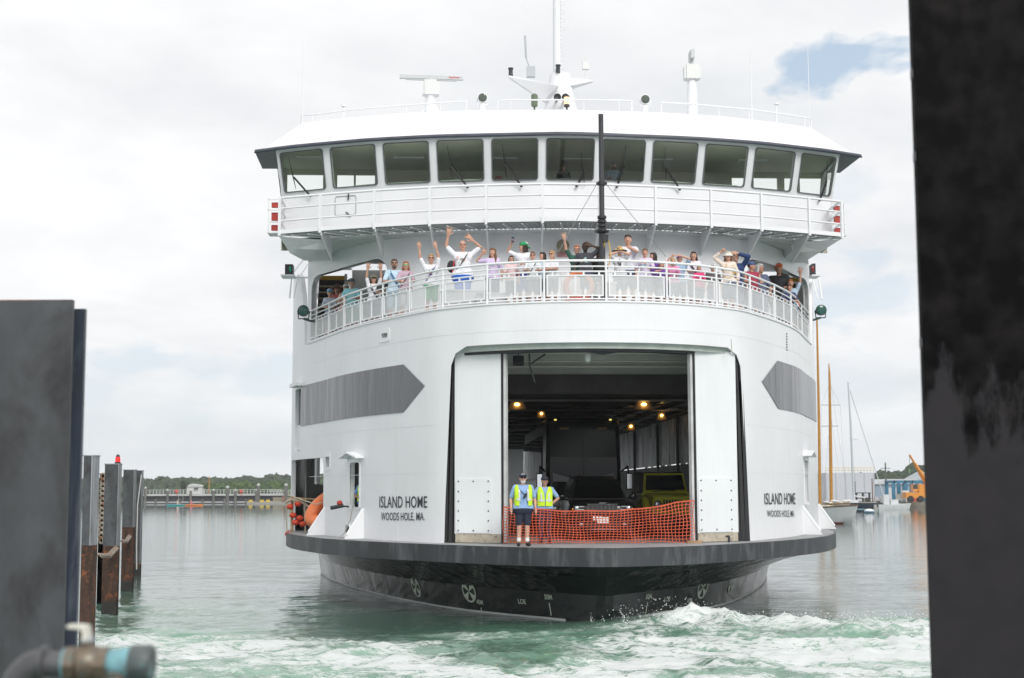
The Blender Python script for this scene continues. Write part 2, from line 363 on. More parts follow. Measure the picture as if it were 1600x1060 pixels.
for i in range(7):
    q = rect_px(WALL, 1228, 1231.5, 521+i*4.1, 523.6+i*4.1); cs.append(cutter(WALL, rrect(*q, .01), -.3))
def daylight_ports():  # unseen openings, added to let daylight into the car deck
    c = MB()
    for v_ in np.arange(21, 58, 7.5): c.box((0, v_+3, 4.95), (26, 5.8, 2.5))
    return c.build('cutter', [], ferry)
boolean(shell, cs+[daylight_ports()]); sharpen(shell.data)
# framing plates round the small openings
def surround(curve, q, w, o=.02, name='opening_frame', mt=None, r=.1, parent=ferry, th=.05):
    a = rrect(q[0]-w, q[1]+w, q[2]-w, q[3]+w, r+w*.5); b = rrect(*q, r); k = MB()
    O = [smap(curve, s, z, o) for s, z in a]; I = [smap(curve, s, z, o) for s, z in b]
    O2 = [smap(curve, s, z, o-th) for s, z in a]; I2 = [smap(curve, s, z, o-th) for s, z in b]
    k.loft([O2, O, I, I2], cap=False); return k.build(name, mt or RAILW, parent)
surround(WALL, Wn, .07); surround(WALL, Wr, .06); surround(WALL, V1, .12, r=.02); surround(WALL, V2, .13, r=.02)
k = MB(); 
for q in (V1, V2): curved_prism(WALL, rrect(q[0]-.02, q[1]+.02, q[2]-.02, q[3]+.02, .02), -.13, -.1, mb=k)
k.build('vent_grille', mat('vent_grey', (.35, .38, .38), .5), ferry)
for nm, q in (('hull_window', Wn), ('hull_window', Wr)):
    sc, hw = (q[0]+q[1])/2, (q[1]-q[0])/2
    k = MB(); z = q[3]+.16       # peaked rain hood
    a, b, c = smap(WALL, q[0]-.3, z, .0), smap(WALL, sc, z+.18, .0), smap(WALL, q[1]+.3, z, .0)
    a2, b2, c2 = smap(WALL, q[0]-.3, z, .28), smap(WALL, sc, z+.16, .3), smap(WALL, q[1]+.3, z, .28)
    dz = lambda p: (p[0], p[1], p[2]-.04)
    k.loft([[a, b, c, dz(c), dz(b), dz(a)], [a2, b2, c2, dz(c2), dz(b2), dz(a2)]]); k.build('window_hood', RAILW, ferry)
    # dark room behind, hinged shutter folded in
    k = MB(); o = [smap(WALL, q[0]-.5, q[2]-.4, -2.2), smap(WALL, q[1]+.5, q[2]-.4, -2.2), smap(WALL, q[1]+.5, q[3]+.4, -2.2), smap(WALL, q[0]-.5, q[3]+.4, -2.2)]
    i_ = [smap(WALL, q[0]-.5, q[2]-.4, -.3), smap(WALL, q[1]+.5, q[2]-.4, -.3), smap(WALL, q[1]+.5, q[3]+.4, -.3), smap(WALL, q[0]-.5, q[3]+.4, -.3)]
    k.loft([i_, o], cap=False); k.add(o, [(0, 1, 2, 3)]); k.build('inner_room', mat('room_grey', (.25, .26, .28), .6), ferry)
k = MB()
for j in range(1):
    s = Wn[0]+.04+j*.12; strip(k, WALL, s, s+.06, Wn[2]+.1, Wn[3]-.08, -.28, -.34)
k.build('shutter', RAILW, ferry)
# narrow door high on the side
k = MB(); strip(k, WALL, Sd[0]-.25, Sd[1]-.1, Sd[2]+.9, Sd[3]-.1, -.12, -.16); k.build('side_door', mat('glass_dark', (.03, .035, .05), .1), ferry)
k = MB(); strip(k, WALL, Sd[1]-.12, Sd[1]-.02, Sd[2], Sd[3], -.02, -.2); strip(k, WALL, Sd[0]-.3, Sd[1]-.1, Sd[2]+.03, Sd[2]+.9, -.08, -.12); k.build('side_door_frame', RAILW, ferry)
k = MB(); strip(k, WALL, Sd[0]-.3, Sd[1]+.12, Sd[3]+.08, Sd[3]+.2, .22, 0); k.build('door_hood', RAILW, ferry)
# mooring bay recess
bs0, bs1 = BAY[0], BAY[1]
k = MB()
strip(k, WALL, bs0-6, bs1+.6, ZD+.01, zt+.4, -1.75, -1.85); strip(k, WALL, bs1-1.2, bs1+.6, zt+.02, zt+.1, -.16, -1.75)
a, b = smap(WALL, bs1+.3, 0, -.16), smap(WALL, bs1+.3, 0, -1.75)
k.prism([(a[0], a[1]), (b[0], b[1]), (b[0]+.05, b[1]-.05), (a[0]+.05, a[1]-.05)], ZD+.01, zt+.02)
k.build('mooring_bay', mat('bay_grey', (.62, .63, .65), .5, var=.1), ferry)
k = MB()
for s in np.arange(bs0+.4, bs1, .62): 
    p = smap(WALL, s, 0, -1.66); k.box((p[0], p[1], (ZD+zt)/2), (.06, .14, zt-ZD-.04))
for s, r_ in ((bs1-.55, .2), (bs1-.9, .1)):
    p = smap(WALL, s, 0, -1.1); k.lathe([(r_, ZD), (r_, ZD+2.2), (r_*.8, ZD+2.3)], 14, (p[0], p[1], 0))
k.build('bay_frame', RAILW, ferry, 30)
# gusset fins at the foot of the shell
def fin(px0, px1, ytop, ybot):
    s, z1 = WALL.hit(px1, ytop); 
    k = MB(); a = smap(WALL, s, ZD+.01, .0); n = WALL.nrm(s); z1 = max(z1, ZD+.9)
    ln = .62; t = (-n[1]*.035, n[0]*.035)
    P = [(a[0], a[1], ZD+.01), (a[0]+n[0]*ln, a[1]+n[1]*ln, ZD+.01), (a[0]+n[0]*(ln-.08), a[1]+n[1]*(ln-.08), ZD+.12), (a[0], a[1], z1)]
    k.loft([[(p[0]-t[0], p[1]-t[1], p[2]) for p in P], [(p[0]+t[0], p[1]+t[1], p[2]) for p in P]])
    k.tube([(P[2][0], P[2][1], P[2][2]), P[3]], .05, 6); k.build('gusset', RAILW, ferry)
fin(487, 508, 808, 838); fin(541, 568, 811, 843); fin(1280, 1254, 805, 838); fin(1303, 1285, 803, 833)
s, z = WALL.hit(545, 831); k = MB(); pr = [(s+math.cos(t)*.22, z+math.sin(t)*.2) for t in np.linspace(0, 2*math.pi, 15)[:-1]]
curved_prism(WALL, pr, -.02, .012, mb=k); k.build('hawse_hole', BLACK, ferry)
k = MB(); O = [smap(WALL, s+math.cos(t)*.26, z+math.sin(t)*.24, .03) for t in np.linspace(0, 2*math.pi, 17)]; k.tube(O, .035, 6); k.build('hawse_lip', RAILW, ferry)
# long grey arrows
def arrow(tops, bots, tip, nm):
    T = [WALL.hit(*p) for p in tops]; B = [WALL.hit(*p) for p in bots]; t = WALL.hit(*tip); 
    zt_, zb_ = np.mean([q[1] for q in T]), np.mean([q[1] for q in B]); sa, sb = T[0][0], T[-1][0]
    k = MB(); zm = (zt_+zb_)/2; m = 1 if sb > sa else -1; n = 40
    ss = np.linspace(sa, sb, n); rings = [[smap(WALL, s, zb_, .02), smap(WALL, s, zt_, .02)] for s in ss]
    for w in np.linspace(.15, 1, 8):
        s = sb+(t[0]-sb)*w; h = (zt_-zb_)/2*(1-w)+.001; rings.append([smap(WALL, s, zm-h, .02), smap(WALL, s, zm+h, .02)])
    k.loft(rings, cap=False, closed=False); o = k.build(nm, GREY, ferry); 
    md = o.data; return o
arrow([(471, 604), (508, 594), (570, 580), (631, 570)], [(471, 667), (508, 659), (570, 650), (631, 645)], (664, 603), 'grey_arrow')
arrow([(1280.5, 592), (1245, 577), (1214, 569)], [(1281, 656), (1245, 647), (1215, 642)], (1190, 601), 'grey_arrow')
# lettering
def text_faces(txt, bold=.0, space=1.0):
    cu = bpy.data.curves.new('t', 'FONT'); cu.body = txt; cu.size = 1; cu.offset = bold; cu.space_character = space; cu.resolution_u = 3
    o = bpy.data.objects.new('t', cu); COL.objects.link(o); me = evalmesh(o, 't'); bpy.data.objects.remove(o); bpy.data.curves.remove(cu)
    vs = [(v.co.x, v.co.y) for v in me.vertices]; fs = [tuple(p.vertices) for p in me.polygons]; bpy.data.meshes.remove(me)
    xs = [a for a, b in vs]; ys = [b for a, b in vs]; x0, x1, y0, y1 = min(xs), max(xs), min(ys), max(ys)
    return [((a-x0)/(x1-x0), (b-y0)/(y1-y0)) for a, b in vs], fs
LETTER = mat('letter_black', (.01, .012, .02), .45)
def hull_text(txt, x0, x1, yt, yb, bold=.012, space=.92, name='lettering', base0=0.0):
    vs, fs = text_faces(txt, bold, space); ym = (yt+yb)/2; sa, z0 = WALL.hit(x0, ym); sb, z1 = WALL.hit(x1, ym)
    _, ta = WALL.hit(x0, yt); _, ba = WALL.hit(x0, yb); _, tb = WALL.hit(x1, yt); _, bb = WALL.hit(x1, yb)
    k = MB(); P = []
    for a, b in vs:
        s = sa+(sb-sa)*a; zt_ = ta+(tb-ta)*a; zb_ = ba+(bb-ba)*a; P.append(smap(WALL, s, zb_+(zt_-zb_)*b, .018))
    k.add(P, fs); return k.build(name, LETTER, ferry)
hull_text('ISLAND HOME', 593.5, 668, 775.5, 793.8, .004, 1.04)
hull_text('WOODS HOLE, MA.', 596, 664, 801, 815.5, .004, 1.04)
hull_text('ISLAND HOME', 1194, 1242, 770.5, 788.5, .004, 1.04)
hull_text('WOODS HOLE, MA.', 1198, 1241, 797.5, 809.5, .004, 1.04)

SEAM = mat('seam_white', (.70, .715, .74), .4)
k = MB()
for z in (3.9, 5.25, 7.75): 
    for a_, b_ in (((-15, 15),) if z > 7.6 else ((-15, -4.75), (5.1, 15))): strip(k, WALL, a_, b_, z, z+.012, .004, -.02)
k.build('plate_seam', SEAM, ferry)
for s_ in (-13.2, -11.0, -8.9, -6.9, 7.3, 9.2, 11.3, 13.3): k = MB(); strip(k, WALL, s_, s_+.012, ZD+.02, ZP-.04, .005, -.02); k.build('plate_seam', SEAM, ferry)
# ---- rubbing band, deck, bottom
k = MB(); strip(k, GUARD, -SE-2, SE+2, ZD-.46, ZD, 0, -.25, ds=.3); k.build('rubbing_band', BAND, ferry, 28)
k = MB(); q = GUARD.p; n = len(q); idx = [i for i in range(0, n//2, 2)]
vs = []
for i in idx: vs += [(q[i, 0]*.995, q[i, 1]+.1, ZD+.004), (q[n-1-i, 0]*.995, q[n-1-i, 1]+.1, ZD+.004)]
k.add(vs, [(2*i, 2*i+1, 2*i+3, 2*i+2) for i in range(len(idx)-1)]); k.build('car_deck', DECK, ferry)
k = MB(); smax = 60
ss = list(np.arange(0, 30, .3))+list(np.arange(30, smax, 1.0))
for sgn in (-1, 1):
    rings = []
    for s in ss:
        g = GUARD.at(sgn*s); w = WATERL.at(sgn*s); g = (g[0]*.985, g[1]+.12)
        if s == 0: g = (0, g[1]); w = (0, w[1])
        def mixp(f, z): return (w[0]*(1-f)+g[0]*f, w[1]*(1-f)+g[1]*f, z)
        rings.append([(g[0], g[1], ZD-.43), mixp(.50, 1.22), mixp(.24, .95), mixp(.10, .74), mixp(.05, .36), mixp(0, 0), (w[0]*.97, w[1]+.15, -1.2)])
    k.loft(rings, cap=False, closed=False)
bottom = k.build('hull_bottom', BLACKH, ferry, 12)
k = MB()
for sgn in (-1, 1): k.tube([(WATERL.at(sgn*s)[0], WATERL.at(sgn*s)[1]-.0, .03) for s in np.arange(1.5, 26, .5)], .035, 6)
k.build('boot_line', mat('boot_line_white', (.55, .58, .57), .5), ferry)
# marks on the bottom
from mathutils.bvhtree import BVHTree
bv = BVHTree.FromPolygons([v.co.copy() for v in bottom.data.vertices], [tuple(p.vertices) for p in bottom.data.polygons])
MARK = mat('mark_cream', (.55, .62, .52), .5)
def hit_bottom(px, py):
    r = ray(px, py); o = Vector((*to_ship(0, 0), HC)); b = to_ship(r[0], r[1]); d = Vector((b[0]-o.x, b[1]-o.y, r[2])).normalized()
    loc, nr, _, _ = bv.ray_cast(o, d)
    if loc is None: return None
    if nr.dot(d) > 0: nr = -nr
    return loc+nr*.012, nr
def frame(nr): x = Vector((0, 0, 1)).cross(nr).normalized(); y = nr.cross(x); return x, y
for px, py, r_ in ((650, 917, .33), (733, 924, .33), (1098, 918, .33), (1143, 911, .33)):
    h = hit_bottom(px, py)
    if not h: continue
    p, nr = h; x, y = frame(nr); k = MB(); N_ = 28
    ang = [2*math.pi*i/N_ for i in range(N_)]
    O = [p+x*math.cos(a)*r_+y*math.sin(a)*r_ for a in ang]; I = [p+x*math.cos(a)*r_*.84+y*math.sin(a)*r_*.84 for a in ang]
    k.loft([O, I], cap=False)
    for g in (45, 135, 225, 315):
        a0, a1 = R(g-20), R(g+20); k.add([p, p+x*math.cos(a0)*r_*.86+y*math.sin(a0)*r_*.86, p+x*math.cos(a1)*r_*.86+y*math.sin(a1)*r_*.86], [(0, 1, 2)])
    k.build('thruster_mark', MARK, ferry)
for px, py, t in ((750, 941, '45M'), (816, 940, 'LOE'), (857, 933, '50M'), (1013, 932, '50M'), (1042, 936, 'LOE'), (1077, 939, '45M')):
    h = hit_bottom(px, py)
    if not h: continue
    p, nr = h; x, y = frame(nr); vs, fs = text_faces(t, .02); k = MB()
    k.add([p+x*((a-.5)*.3)+y*((b-.5)*.14) for a, b in vs], fs); 
    if t != 'LOE': k.add([p+x*-.02+y*-.16, p+x*.02+y*-.16, p+x*.02+y*-.5, p+x*-.02+y*-.5], [(0, 1, 2, 3)])
    k.build('draught_mark', MARK, ferry)

# ---- bow opening
k = MB(); strip(k, WALL, -4.3, 4.6, 7.25, 7.41, -.15, -.6); k.build('lintel', SOFFIT, ferry)
k = MB(); strip(k, WALL, -4.2, 4.5, 7.18, 7.25, -.3, -.6); k.prism([(-.9, 7.27), (1.3, 7.27), (.22, 7.1)], .65, .72, 'XZ'); k.build('door_track', DARKM, ferry)
for sg, u0, u1 in ((-1, -4.16, -3.76), (1, 4.5, 4.08)):
    k = MB(); v0 = 2.0; k.box((-4.12 if sg < 0 else 4.28, 2.42, 4.65), (.8 if sg < 0 else .6, .04, 5.3))
    for a, b, dv in ((u0-(u0-u1)*.06, u0-(u0-u1)*.36, .10), (u0-(u0-u1)*.40, u0-(u0-u1)*.70, .03), (u0-(u0-u1)*.74, u1, -.02)):
        k.loft([[(a, v0+dv, ZD), (b, v0+dv, ZD), (b, v0+dv+.3, ZD), (a, v0+dv+.3, ZD)], [(a-sg*.13, v0+dv, 7.1), (b-sg*.06, v0+dv, 7.1), (b-sg*.06, v0+dv+.3, 7.15), (a-sg*.16, v0+dv+.3, 7.1)]])
    k.build('door_jamb_seal', BLACK, ferry, 20)
DOORW = hull_paint('door_white', (.77, .80, .82), .4, .35)
for sg, A, B in ((-1, (-3.82, 1.9), (-2.56, 1.25)), (1, (4.12, 1.95), (2.85, 1.25))):
    A, B = Vector(A), Vector(B); d = (B-A).normalized(); n = Vector((d.y, -d.x)); 
    if n.y > 0: n = -n
    def slab(k, t0, t1, z0, z1, o0, o1, r=0):
        L_ = (B-A).length; poly = rrect(t0*L_, t1*L_, z0, z1, r) if r else [(t0*L_, z0), (t1*L_, z0), (t1*L_, z1), (t0*L_, z1)]
        k.loft([[(A.x+d.x*t+n.x*o0, A.y+d.y*t+n.y*o0, z) for t, z in poly], [(A.x+d.x*t+n.x*o1, A.y+d.y*t+n.y*o1, z) for t, z in poly]]); return k
    leaf = slab(MB(), 0, 1, 2.24, 7.3, 0, -.12).build('bow_door', DOORW, ferry)
    slab(MB(), .02, 1.0, 2.0, 2.235, .01, -.1).build('kick_sill', BEIGE, leaf)
    k = slab(MB(), .03 if sg < 0 else .12, .8 if sg < 0 else .98, 2.26, 3.75, .022, .001, .1); k.build('bolted_plate', DOORW, leaf)
    a0, a1 = (.03, .8) if sg < 0 else (.12, .98); L_ = (B-A).length; BLT = []
    for i in range(3):
        for z in (2.33, 3.68): 
            t = (a0+.06+(a1-a0-.12)*i/2)*L_; BLT.append((A.x+d.x*t+n.x*.03, A.y+d.y*t+n.y*.03, z))
    for z in np.linspace(2.6, 3.4, 4):
        for a_ in (a0+.06, a1-.06): t = a_*L_; BLT.append((A.x+d.x*t+n.x*.03, A.y+d.y*t+n.y*.03, z))
    for q in BLT: k = MB(); k.ell(q, (.022, .022, .022), 6, 4); k.build('plate_bolt', DARKM, leaf)
    slab(MB(), 1.0, 1.04, 2.0, 7.3, -.02, -.14).build('leading_edge_seal', BLACK, leaf)
    slab(MB(), 1.045, 1.1, 2.0, 7.28, -.04, -.16).build('leading_edge', mat('edge_grey', (.55, .56, .56), .4, var=.2), leaf)
# garage interior
k = MB(); strip(k, WALL, -SE, SE, ZD, 8.3, -.5, -.55, ds=1.0); gi = k.build('garage_lining', GARAGE, ferry)
dk = MB(); dk.prism([(-4.6, 1.5), (4.9, 1.5), (4.9, 7.9), (-4.6, 7.9)], -1.5, 6.0, 'XZ'); c1 = dk.build('cutter', [], ferry)
boolean(gi, [c1, daylight_ports(), cutter(WALL, [(BAY[0]-.5, 1.5), (BAY[1]+.9, 1.5), (BAY[1]+.9, 5.5), (BAY[0]-.5, 5.5)], -.9, -.3)])
k = MB(); q = WALL.p; n = len(q); idx = list(range(0, n//2, 3)); vs = []
for zc_ in (7.95,):
    vs = []
    for i in idx: vs += [(q[i, 0]*.99, q[i, 1]+.2, zc_), (q[n-1-i, 0]*.99, q[n-1-i, 1]+.2, zc_)]
    k.add(vs, [(2*i, 2*i+1, 2*i+3, 2*i+2) for i in range(len(idx)-1)])
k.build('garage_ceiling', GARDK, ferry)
k = MB()
def hw(v):
    P_ = WALL.p; m_ = P_[:, 0] > 0; return float(np.interp(v, P_[m_, 1], P_[m_, 0]))-.62
for v, zb in ((1.5, 7.35), (3.2, 7.08), (5.4, 6.98)): w_ = 2*hw(v); k.box((0, v+.03, (zb+7.9)/2), (w_, .06, 7.9-zb)); k.box((0, v+.1, zb), (w_, .24, .03))
k.build('ceiling_web', GARAGE, ferry)
k = MB()
for v in (8.4,): k.box((0, v, 7.2), (2*hw(v), .08, 1.3)); k.box((0, v+.1, 6.58), (2*hw(v), .3, .04))
for v in np.arange(11.4, 74, 3.2): k.box((0, v, 7.2), (2*hw(v), .1, 1.3)); k.box((0, v, 6.56), (2*hw(v), .3, .05))
for u in (-7, -4.4, -1.5, 1.5, 4.4, 7): k.box((u, 42, 7.45), (.16, 64, .8))
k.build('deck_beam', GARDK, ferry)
k = MB()
for v, z in ((1.35, 7.22), (2.6, 7.1), (3.05, 6.98)): k.tube([(-hw(v), v, z), (hw(v), v, z)], .025, 6)
for u in (-2.2, -.3, 2.3, 3.9): k.tube([(u, 1.35, 7.22), (u, 1.35, 7.6)], .015, 6); k.ell((u, 1.35, 7.2), (.03, .03, .03), 6, 4)
for v in np.arange(11, 60, 6): k.tube([(-hw(v), v, 6.5), (hw(v), v, 6.5)], .04, 6)
k.build('sprinkler_pipe', mat('pipe_pale', (.5, .5, .46), .5), ferry)
k = MB(); k.lathe([(.09, 7.2), (.1, 7.1), (.08, 7.02), (.02, 6.98)], 12, (-.1, 1.7, 0)); k.build('dome_camera', RAILW, ferry, 40)
k = MB(); k.box((-2.05, 1.6, 7.02), (.3, .2, .22), rx=-.5); k.box((-2.05, 1.48, 7.0), (.2, .05, .12), rx=-.5); k.tube([(-2.05, 1.6, 7.4), (-2.05, 1.6, 7.1)], .02); k.tube([(-1.75, 1.5, 7.4), (-1.75, 1.45, 6.9), (-1.6, 1.5, 6.4)], .025); k.tube([(-1.75, 1.45, 6.9), (-1.3, 1.6, 7.2)], .025)
k.build('floodlight', DARKM, ferry)
LAMPG = emis('lamp_warm', (1.0, .58, .16), 6.0)
for px, py, v in ((808, 633, 12), (1006, 633, 11), (886, 615, 14), (846, 647, 20), (1034, 650, 17), (986, 667, 22)):
    u, z = SV(px, py, v); w = .14 if py > 640 or v == 14 else .24; k = MB(); k.loft([[(u-w*1.4, v, z-.16), (u+w*1.4, v, z-.16), (u+w*1.4, v+.4, z-.16), (u-w*1.4, v+.4, z-.16)], [(u-w*.8, v+.1, z+.14), (u+w*.8, v+.1, z+.14), (u+w*.8, v+.3, z+.14), (u-w*.8, v+.3, z+.14)]]); lamp = k.build('deck_lamp', mat('lamp_housing', (.35, .25, .14), .5), ferry)
    k = MB(); k.ell((u, v-.0, z+.02), (w*.42, .07, .055), 10, 6); k.build('bulb', LAMPG, lamp)
PANEL = mat('corrugated_silver', (.72, .73, .74), .38, metal=.15, var=.35, vscale=1.5, stretch=(1, 1, .25), second=(.10, .10, .10), mix=(.52, .66), bump=.5, bscale=3)
k = MB(); rings = []
for i, v in enumerate(np.arange(13.5, 62, .22)): rings.append([(5.2+.04*(i % 2), v, 4.45), (5.2+.04*(i % 2), v, 6.3)])
k.loft(rings, cap=False, closed=False); k.build('casing_panel', PANEL, ferry)
k = MB()
for v in (18.2, 23.5, 31): k.box((5.12, v, 5.2), (.1, .22, 2.4))
k.box((5.7, 38, 3.2), (.1, 50, 2.5))  # dark sheet added to keep the open side below the panel dark
k.tube([(5.1, 13.5, 6.38), (5.1, 60, 6.38)], .06, 6); k.tube([(4.7, 12, 6.75), (4.7, 60, 6.75)], .05); k.build('casing_post_and_sheet', GARDK, ferry)
k = MB()
for u, z in ((3.1, 6.62), (3.9, 6.58), (4.6, 6.5)):
    for v in np.arange(12.2, 50, 3.2): k.box((u, v+1.4, z), (.35, 2.4, .02))
for a, b in (((-4.2, 12, 6.2), (-4.2, 40, 6.2)), ((-3.2, 14, 6.3), (-3.2, 40, 6.3))):
    k.box(((a[0]+b[0])/2, (a[1]+b[1])/2, a[2]), (.25, b[1]-a[1], .04))
k.build('cable_tray', mat('tray_silver', (.62, .63, .65), .3, metal=.3), ferry)
# slanted ramp stringers at the left of the bay
k = MB()
for du in (0, -.55): k.loft([[(-3.0+du, 12.5, 5.0), (-2.86+du, 12.5, 5.0), (-2.86+du, 12.6, 5.0), (-3.0+du, 12.6, 5.0)], [(-1.9+du, 12.5, 6.3), (-1.72+du, 12.5, 6.3), (-1.72+du, 12.6, 6.3), (-1.9+du, 12.6, 6.3)]])
k.build('ramp_stringer', mat('tray_silver', (.5, .5, .5), .3), ferry)
# stern wall with its own door open to the sky
k = MB()
for u0, u1, z0, z1 in ((-10, -3.8, ZD, 8.4), (.6, 10, ZD, 8.4), (-3.8, .6, 7.1, 8.4)): k.box(((u0+u1)/2, 75, (z0+z1)/2), (u1-u0, .2, z1-z0))
k.build('stern_wall', WHITE, ferry)

# ---- promenade deck and its rail
k = MB(); q = WALL.p; n = len(q); idx = list(range(0, n//2, 2)); vs = []
for i in idx: vs += [(q[i, 0]*.992, q[i, 1]+.1, ZP-.06), (q[n-1-i, 0]*.992, q[n-1-i, 1]+.1, ZP-.06)]
k.add(vs, [(2*i, 2*i+1, 2*i+3, 2*i+2) for i in range(len(idx)-1)]); k.build('promenade_deck', mat('deck_mid_green', (.32, .35, .34), .6, var=.2), ferry)
k = MB(); strip(k, WALL, -15.4, 15.4, ZP-.01, ZP+.035, .03, -.16); k.build('bulwark_cap', RAILW, ferry)
posts = [496, 515, 538, 563.5, 596.8, 637.8, 689, 758, 846.7, 943.6, 1037.7, 1115, 1167, 1204, 1228.9, 1244.5, 1258.6, 1268]
ps = [WALL.hit(x, 0)[0] for x in posts]; ps = sorted(set(round(s, 2) for s in ps)); s_end = ps[0]-1.5, ps[-1]+1.7
RO = -.1
bayspan = [s_end[0]]+ps+[s_end[1]]
for s in bayspan:
    p = smap(WALL, s, 0, RO); k = MB(); k.tube([(p[0], p[1], ZP), (p[0], p[1], ZP+1.15)], .033, 8); k.build('rail_post', RAILW, ferry, 40)
for nm, z, r_ in (('top_rail', 1.15, .034), ('mid_rail', .99, .022), ('mid_rail', .85, .022), ('bottom_rail', .1, .022)):
    k = MB(); k.tube([smap(WALL, s, ZP+z, RO) for s in WALL.span(s_end[0], s_end[1], .3)], r_, 8); k.build(nm, RAILW, ferry, 60)
LAT = mat('lattice_white', (.75, .76, .77), .45)
for i in range(len(bayspan)-1):
    a, b = bayspan[i]+.07, bayspan[i+1]-.07
    if b-a < .4: continue
    z0, z1 = ZP+.17, ZP+.76; k = MB(); o0 = RO
    strip(k, WALL, a, b, z1-.035, z1, o0+.02, o0-.02); strip(k, WALL, a, b, z0, z0+.035, o0+.02, o0-.02)
    for s in (a, (a+b)/2-.02, b-.04): strip(k, WALL, s, s+.04, z0+.035, z1-.035, o0+.02, o0-.02)
    for s in np.linspace(a+.15, b-.15, max(2, int((b-a)/.35))):
        strip(k, WALL, s, s+.05, z1, z1+.08, o0+.012, o0-.012); strip(k, WALL, s, s+.05, z0-.06, z0, o0+.012, o0-.012)
    fr = k.build('panel_frame', RAILW, ferry)
    k = MB(); L_ = b-a; h = z1-z0; pitch = .044; w = .0075
    for sl in (1, -1):
        c = -h
        while c < L_+h:
            s_a = a+c if sl > 0 else a+c+h; s_b = s_a+sl*h; za, zb_ = z0, z1
            def clip(s_, z_, s2, z2):
                if s_ < a: t = (a-s_)/(s2-s_); return a, z_+(z2-z_)*t
                if s_ > b: t = (b-s_)/(s2-s_); return b, z_+(z2-z_)*t
                return s_, z_
            if not ((s_a < a and s_b < a) or (s_a > b and s_b > b)):
                A_ = clip(s_a, za, s_b, zb_); B_ = clip(s_b, zb_, s_a, za)
                if abs(A_[0]-B_[0]) > .02:
                    P = smap(WALL, A_[0], A_[1], o0); Q = smap(WALL, B_[0], B_[1], o0); dzv = w*1.2
                    nn = WALL.nrm((A_[0]+B_[0])/2); nn = (nn[0]*.003, nn[1]*.003)
                    k.add([(P[0]+nn[0], P[1]+nn[1], P[2]-dzv), (P[0]+nn[0], P[1]+nn[1], P[2]+dzv), (Q[0]+nn[0], Q[1]+nn[1], Q[2]+dzv), (Q[0]+nn[0], Q[1]+nn[1], Q[2]-dzv)], [(0, 1, 2, 3)])
            c += pitch
    k.build('lattice', LAT, fr)
# deck lockers behind the rail
for px, w, h, nm in ((706, 1.5, .55, 'deck_locker'), (748, .9, .4, 'deck_locker'), (892, .55, .85, 'deck_locker'), (955, .5, .6, 'deck_locker')):
    s, _ = WALL.hit(px, 440); p = smap(WALL, s, 0, -.75); k = MB(); k.box((p[0], p[1], ZP+h/2-.03), (w, .45, h)); k.box((p[0], p[1], ZP+h), (w+.06, .5, .05)); k.build(nm, RAILW, ferry)
# ================================================================ superstructure, bridge, roof
k = MB(); b0, b1 = BULK.s[0], BULK.s[-1]
strip(k, BULK, b0, b1, ZP-.06, 11.52, 0, -.12); bulk = k.build('front_bulkhead', WHITE, ferry)
def arch_px(x0, x1, ytop):
    s0, _ = BULK.hit(x0, 440); s1, _ = BULK.hit(x1, 440); _, zt = BULK.hit((x0+x1)/2, ytop); return s0, s1, zt
AL = arch_px(488, 606, 415); AR = arch_px(1158, 1262, 415)
boolean(bulk, [cutter(BULK, rrect(AL[0], AL[1], ZP+.02, AL[2], .5)), cutter(BULK, rrect(AR[0], AR[1], ZP+.02, AR[2], .5))]); sharpen(bulk.data)
for A_ in (AL, AR): surround(BULK, (A_[0], A_[1], ZP+.02, A_[2]), .05, .03, 'arch_trim', RAILW, .5, th=.2)
# sloping soffit between the bulkhead and the bridge
def lerp3(a, b, t): return tuple(a[i]+(b[i]-a[i])*t for i in range(3))
BT = Curve([(0, 5.75), (3, 6.0), (6, 6.75), (7.9, 7.6)], du=DU*.6)
k = MB(); rings = []
for t in np.linspace(-1, 1, 61):
    a = BULK.at(t*b1); b = BT.at(t*BT.s[-1]); zz = 11.44; rings.append([(a[0], a[1]-.02, zz), (b[0], b[1], 11.52), (b[0], b[1]+.3, 11.6), (a[0], a[1]+.3, zz+.1)])
k.loft(rings); k.build('soffit', WHITE, ferry, 40)
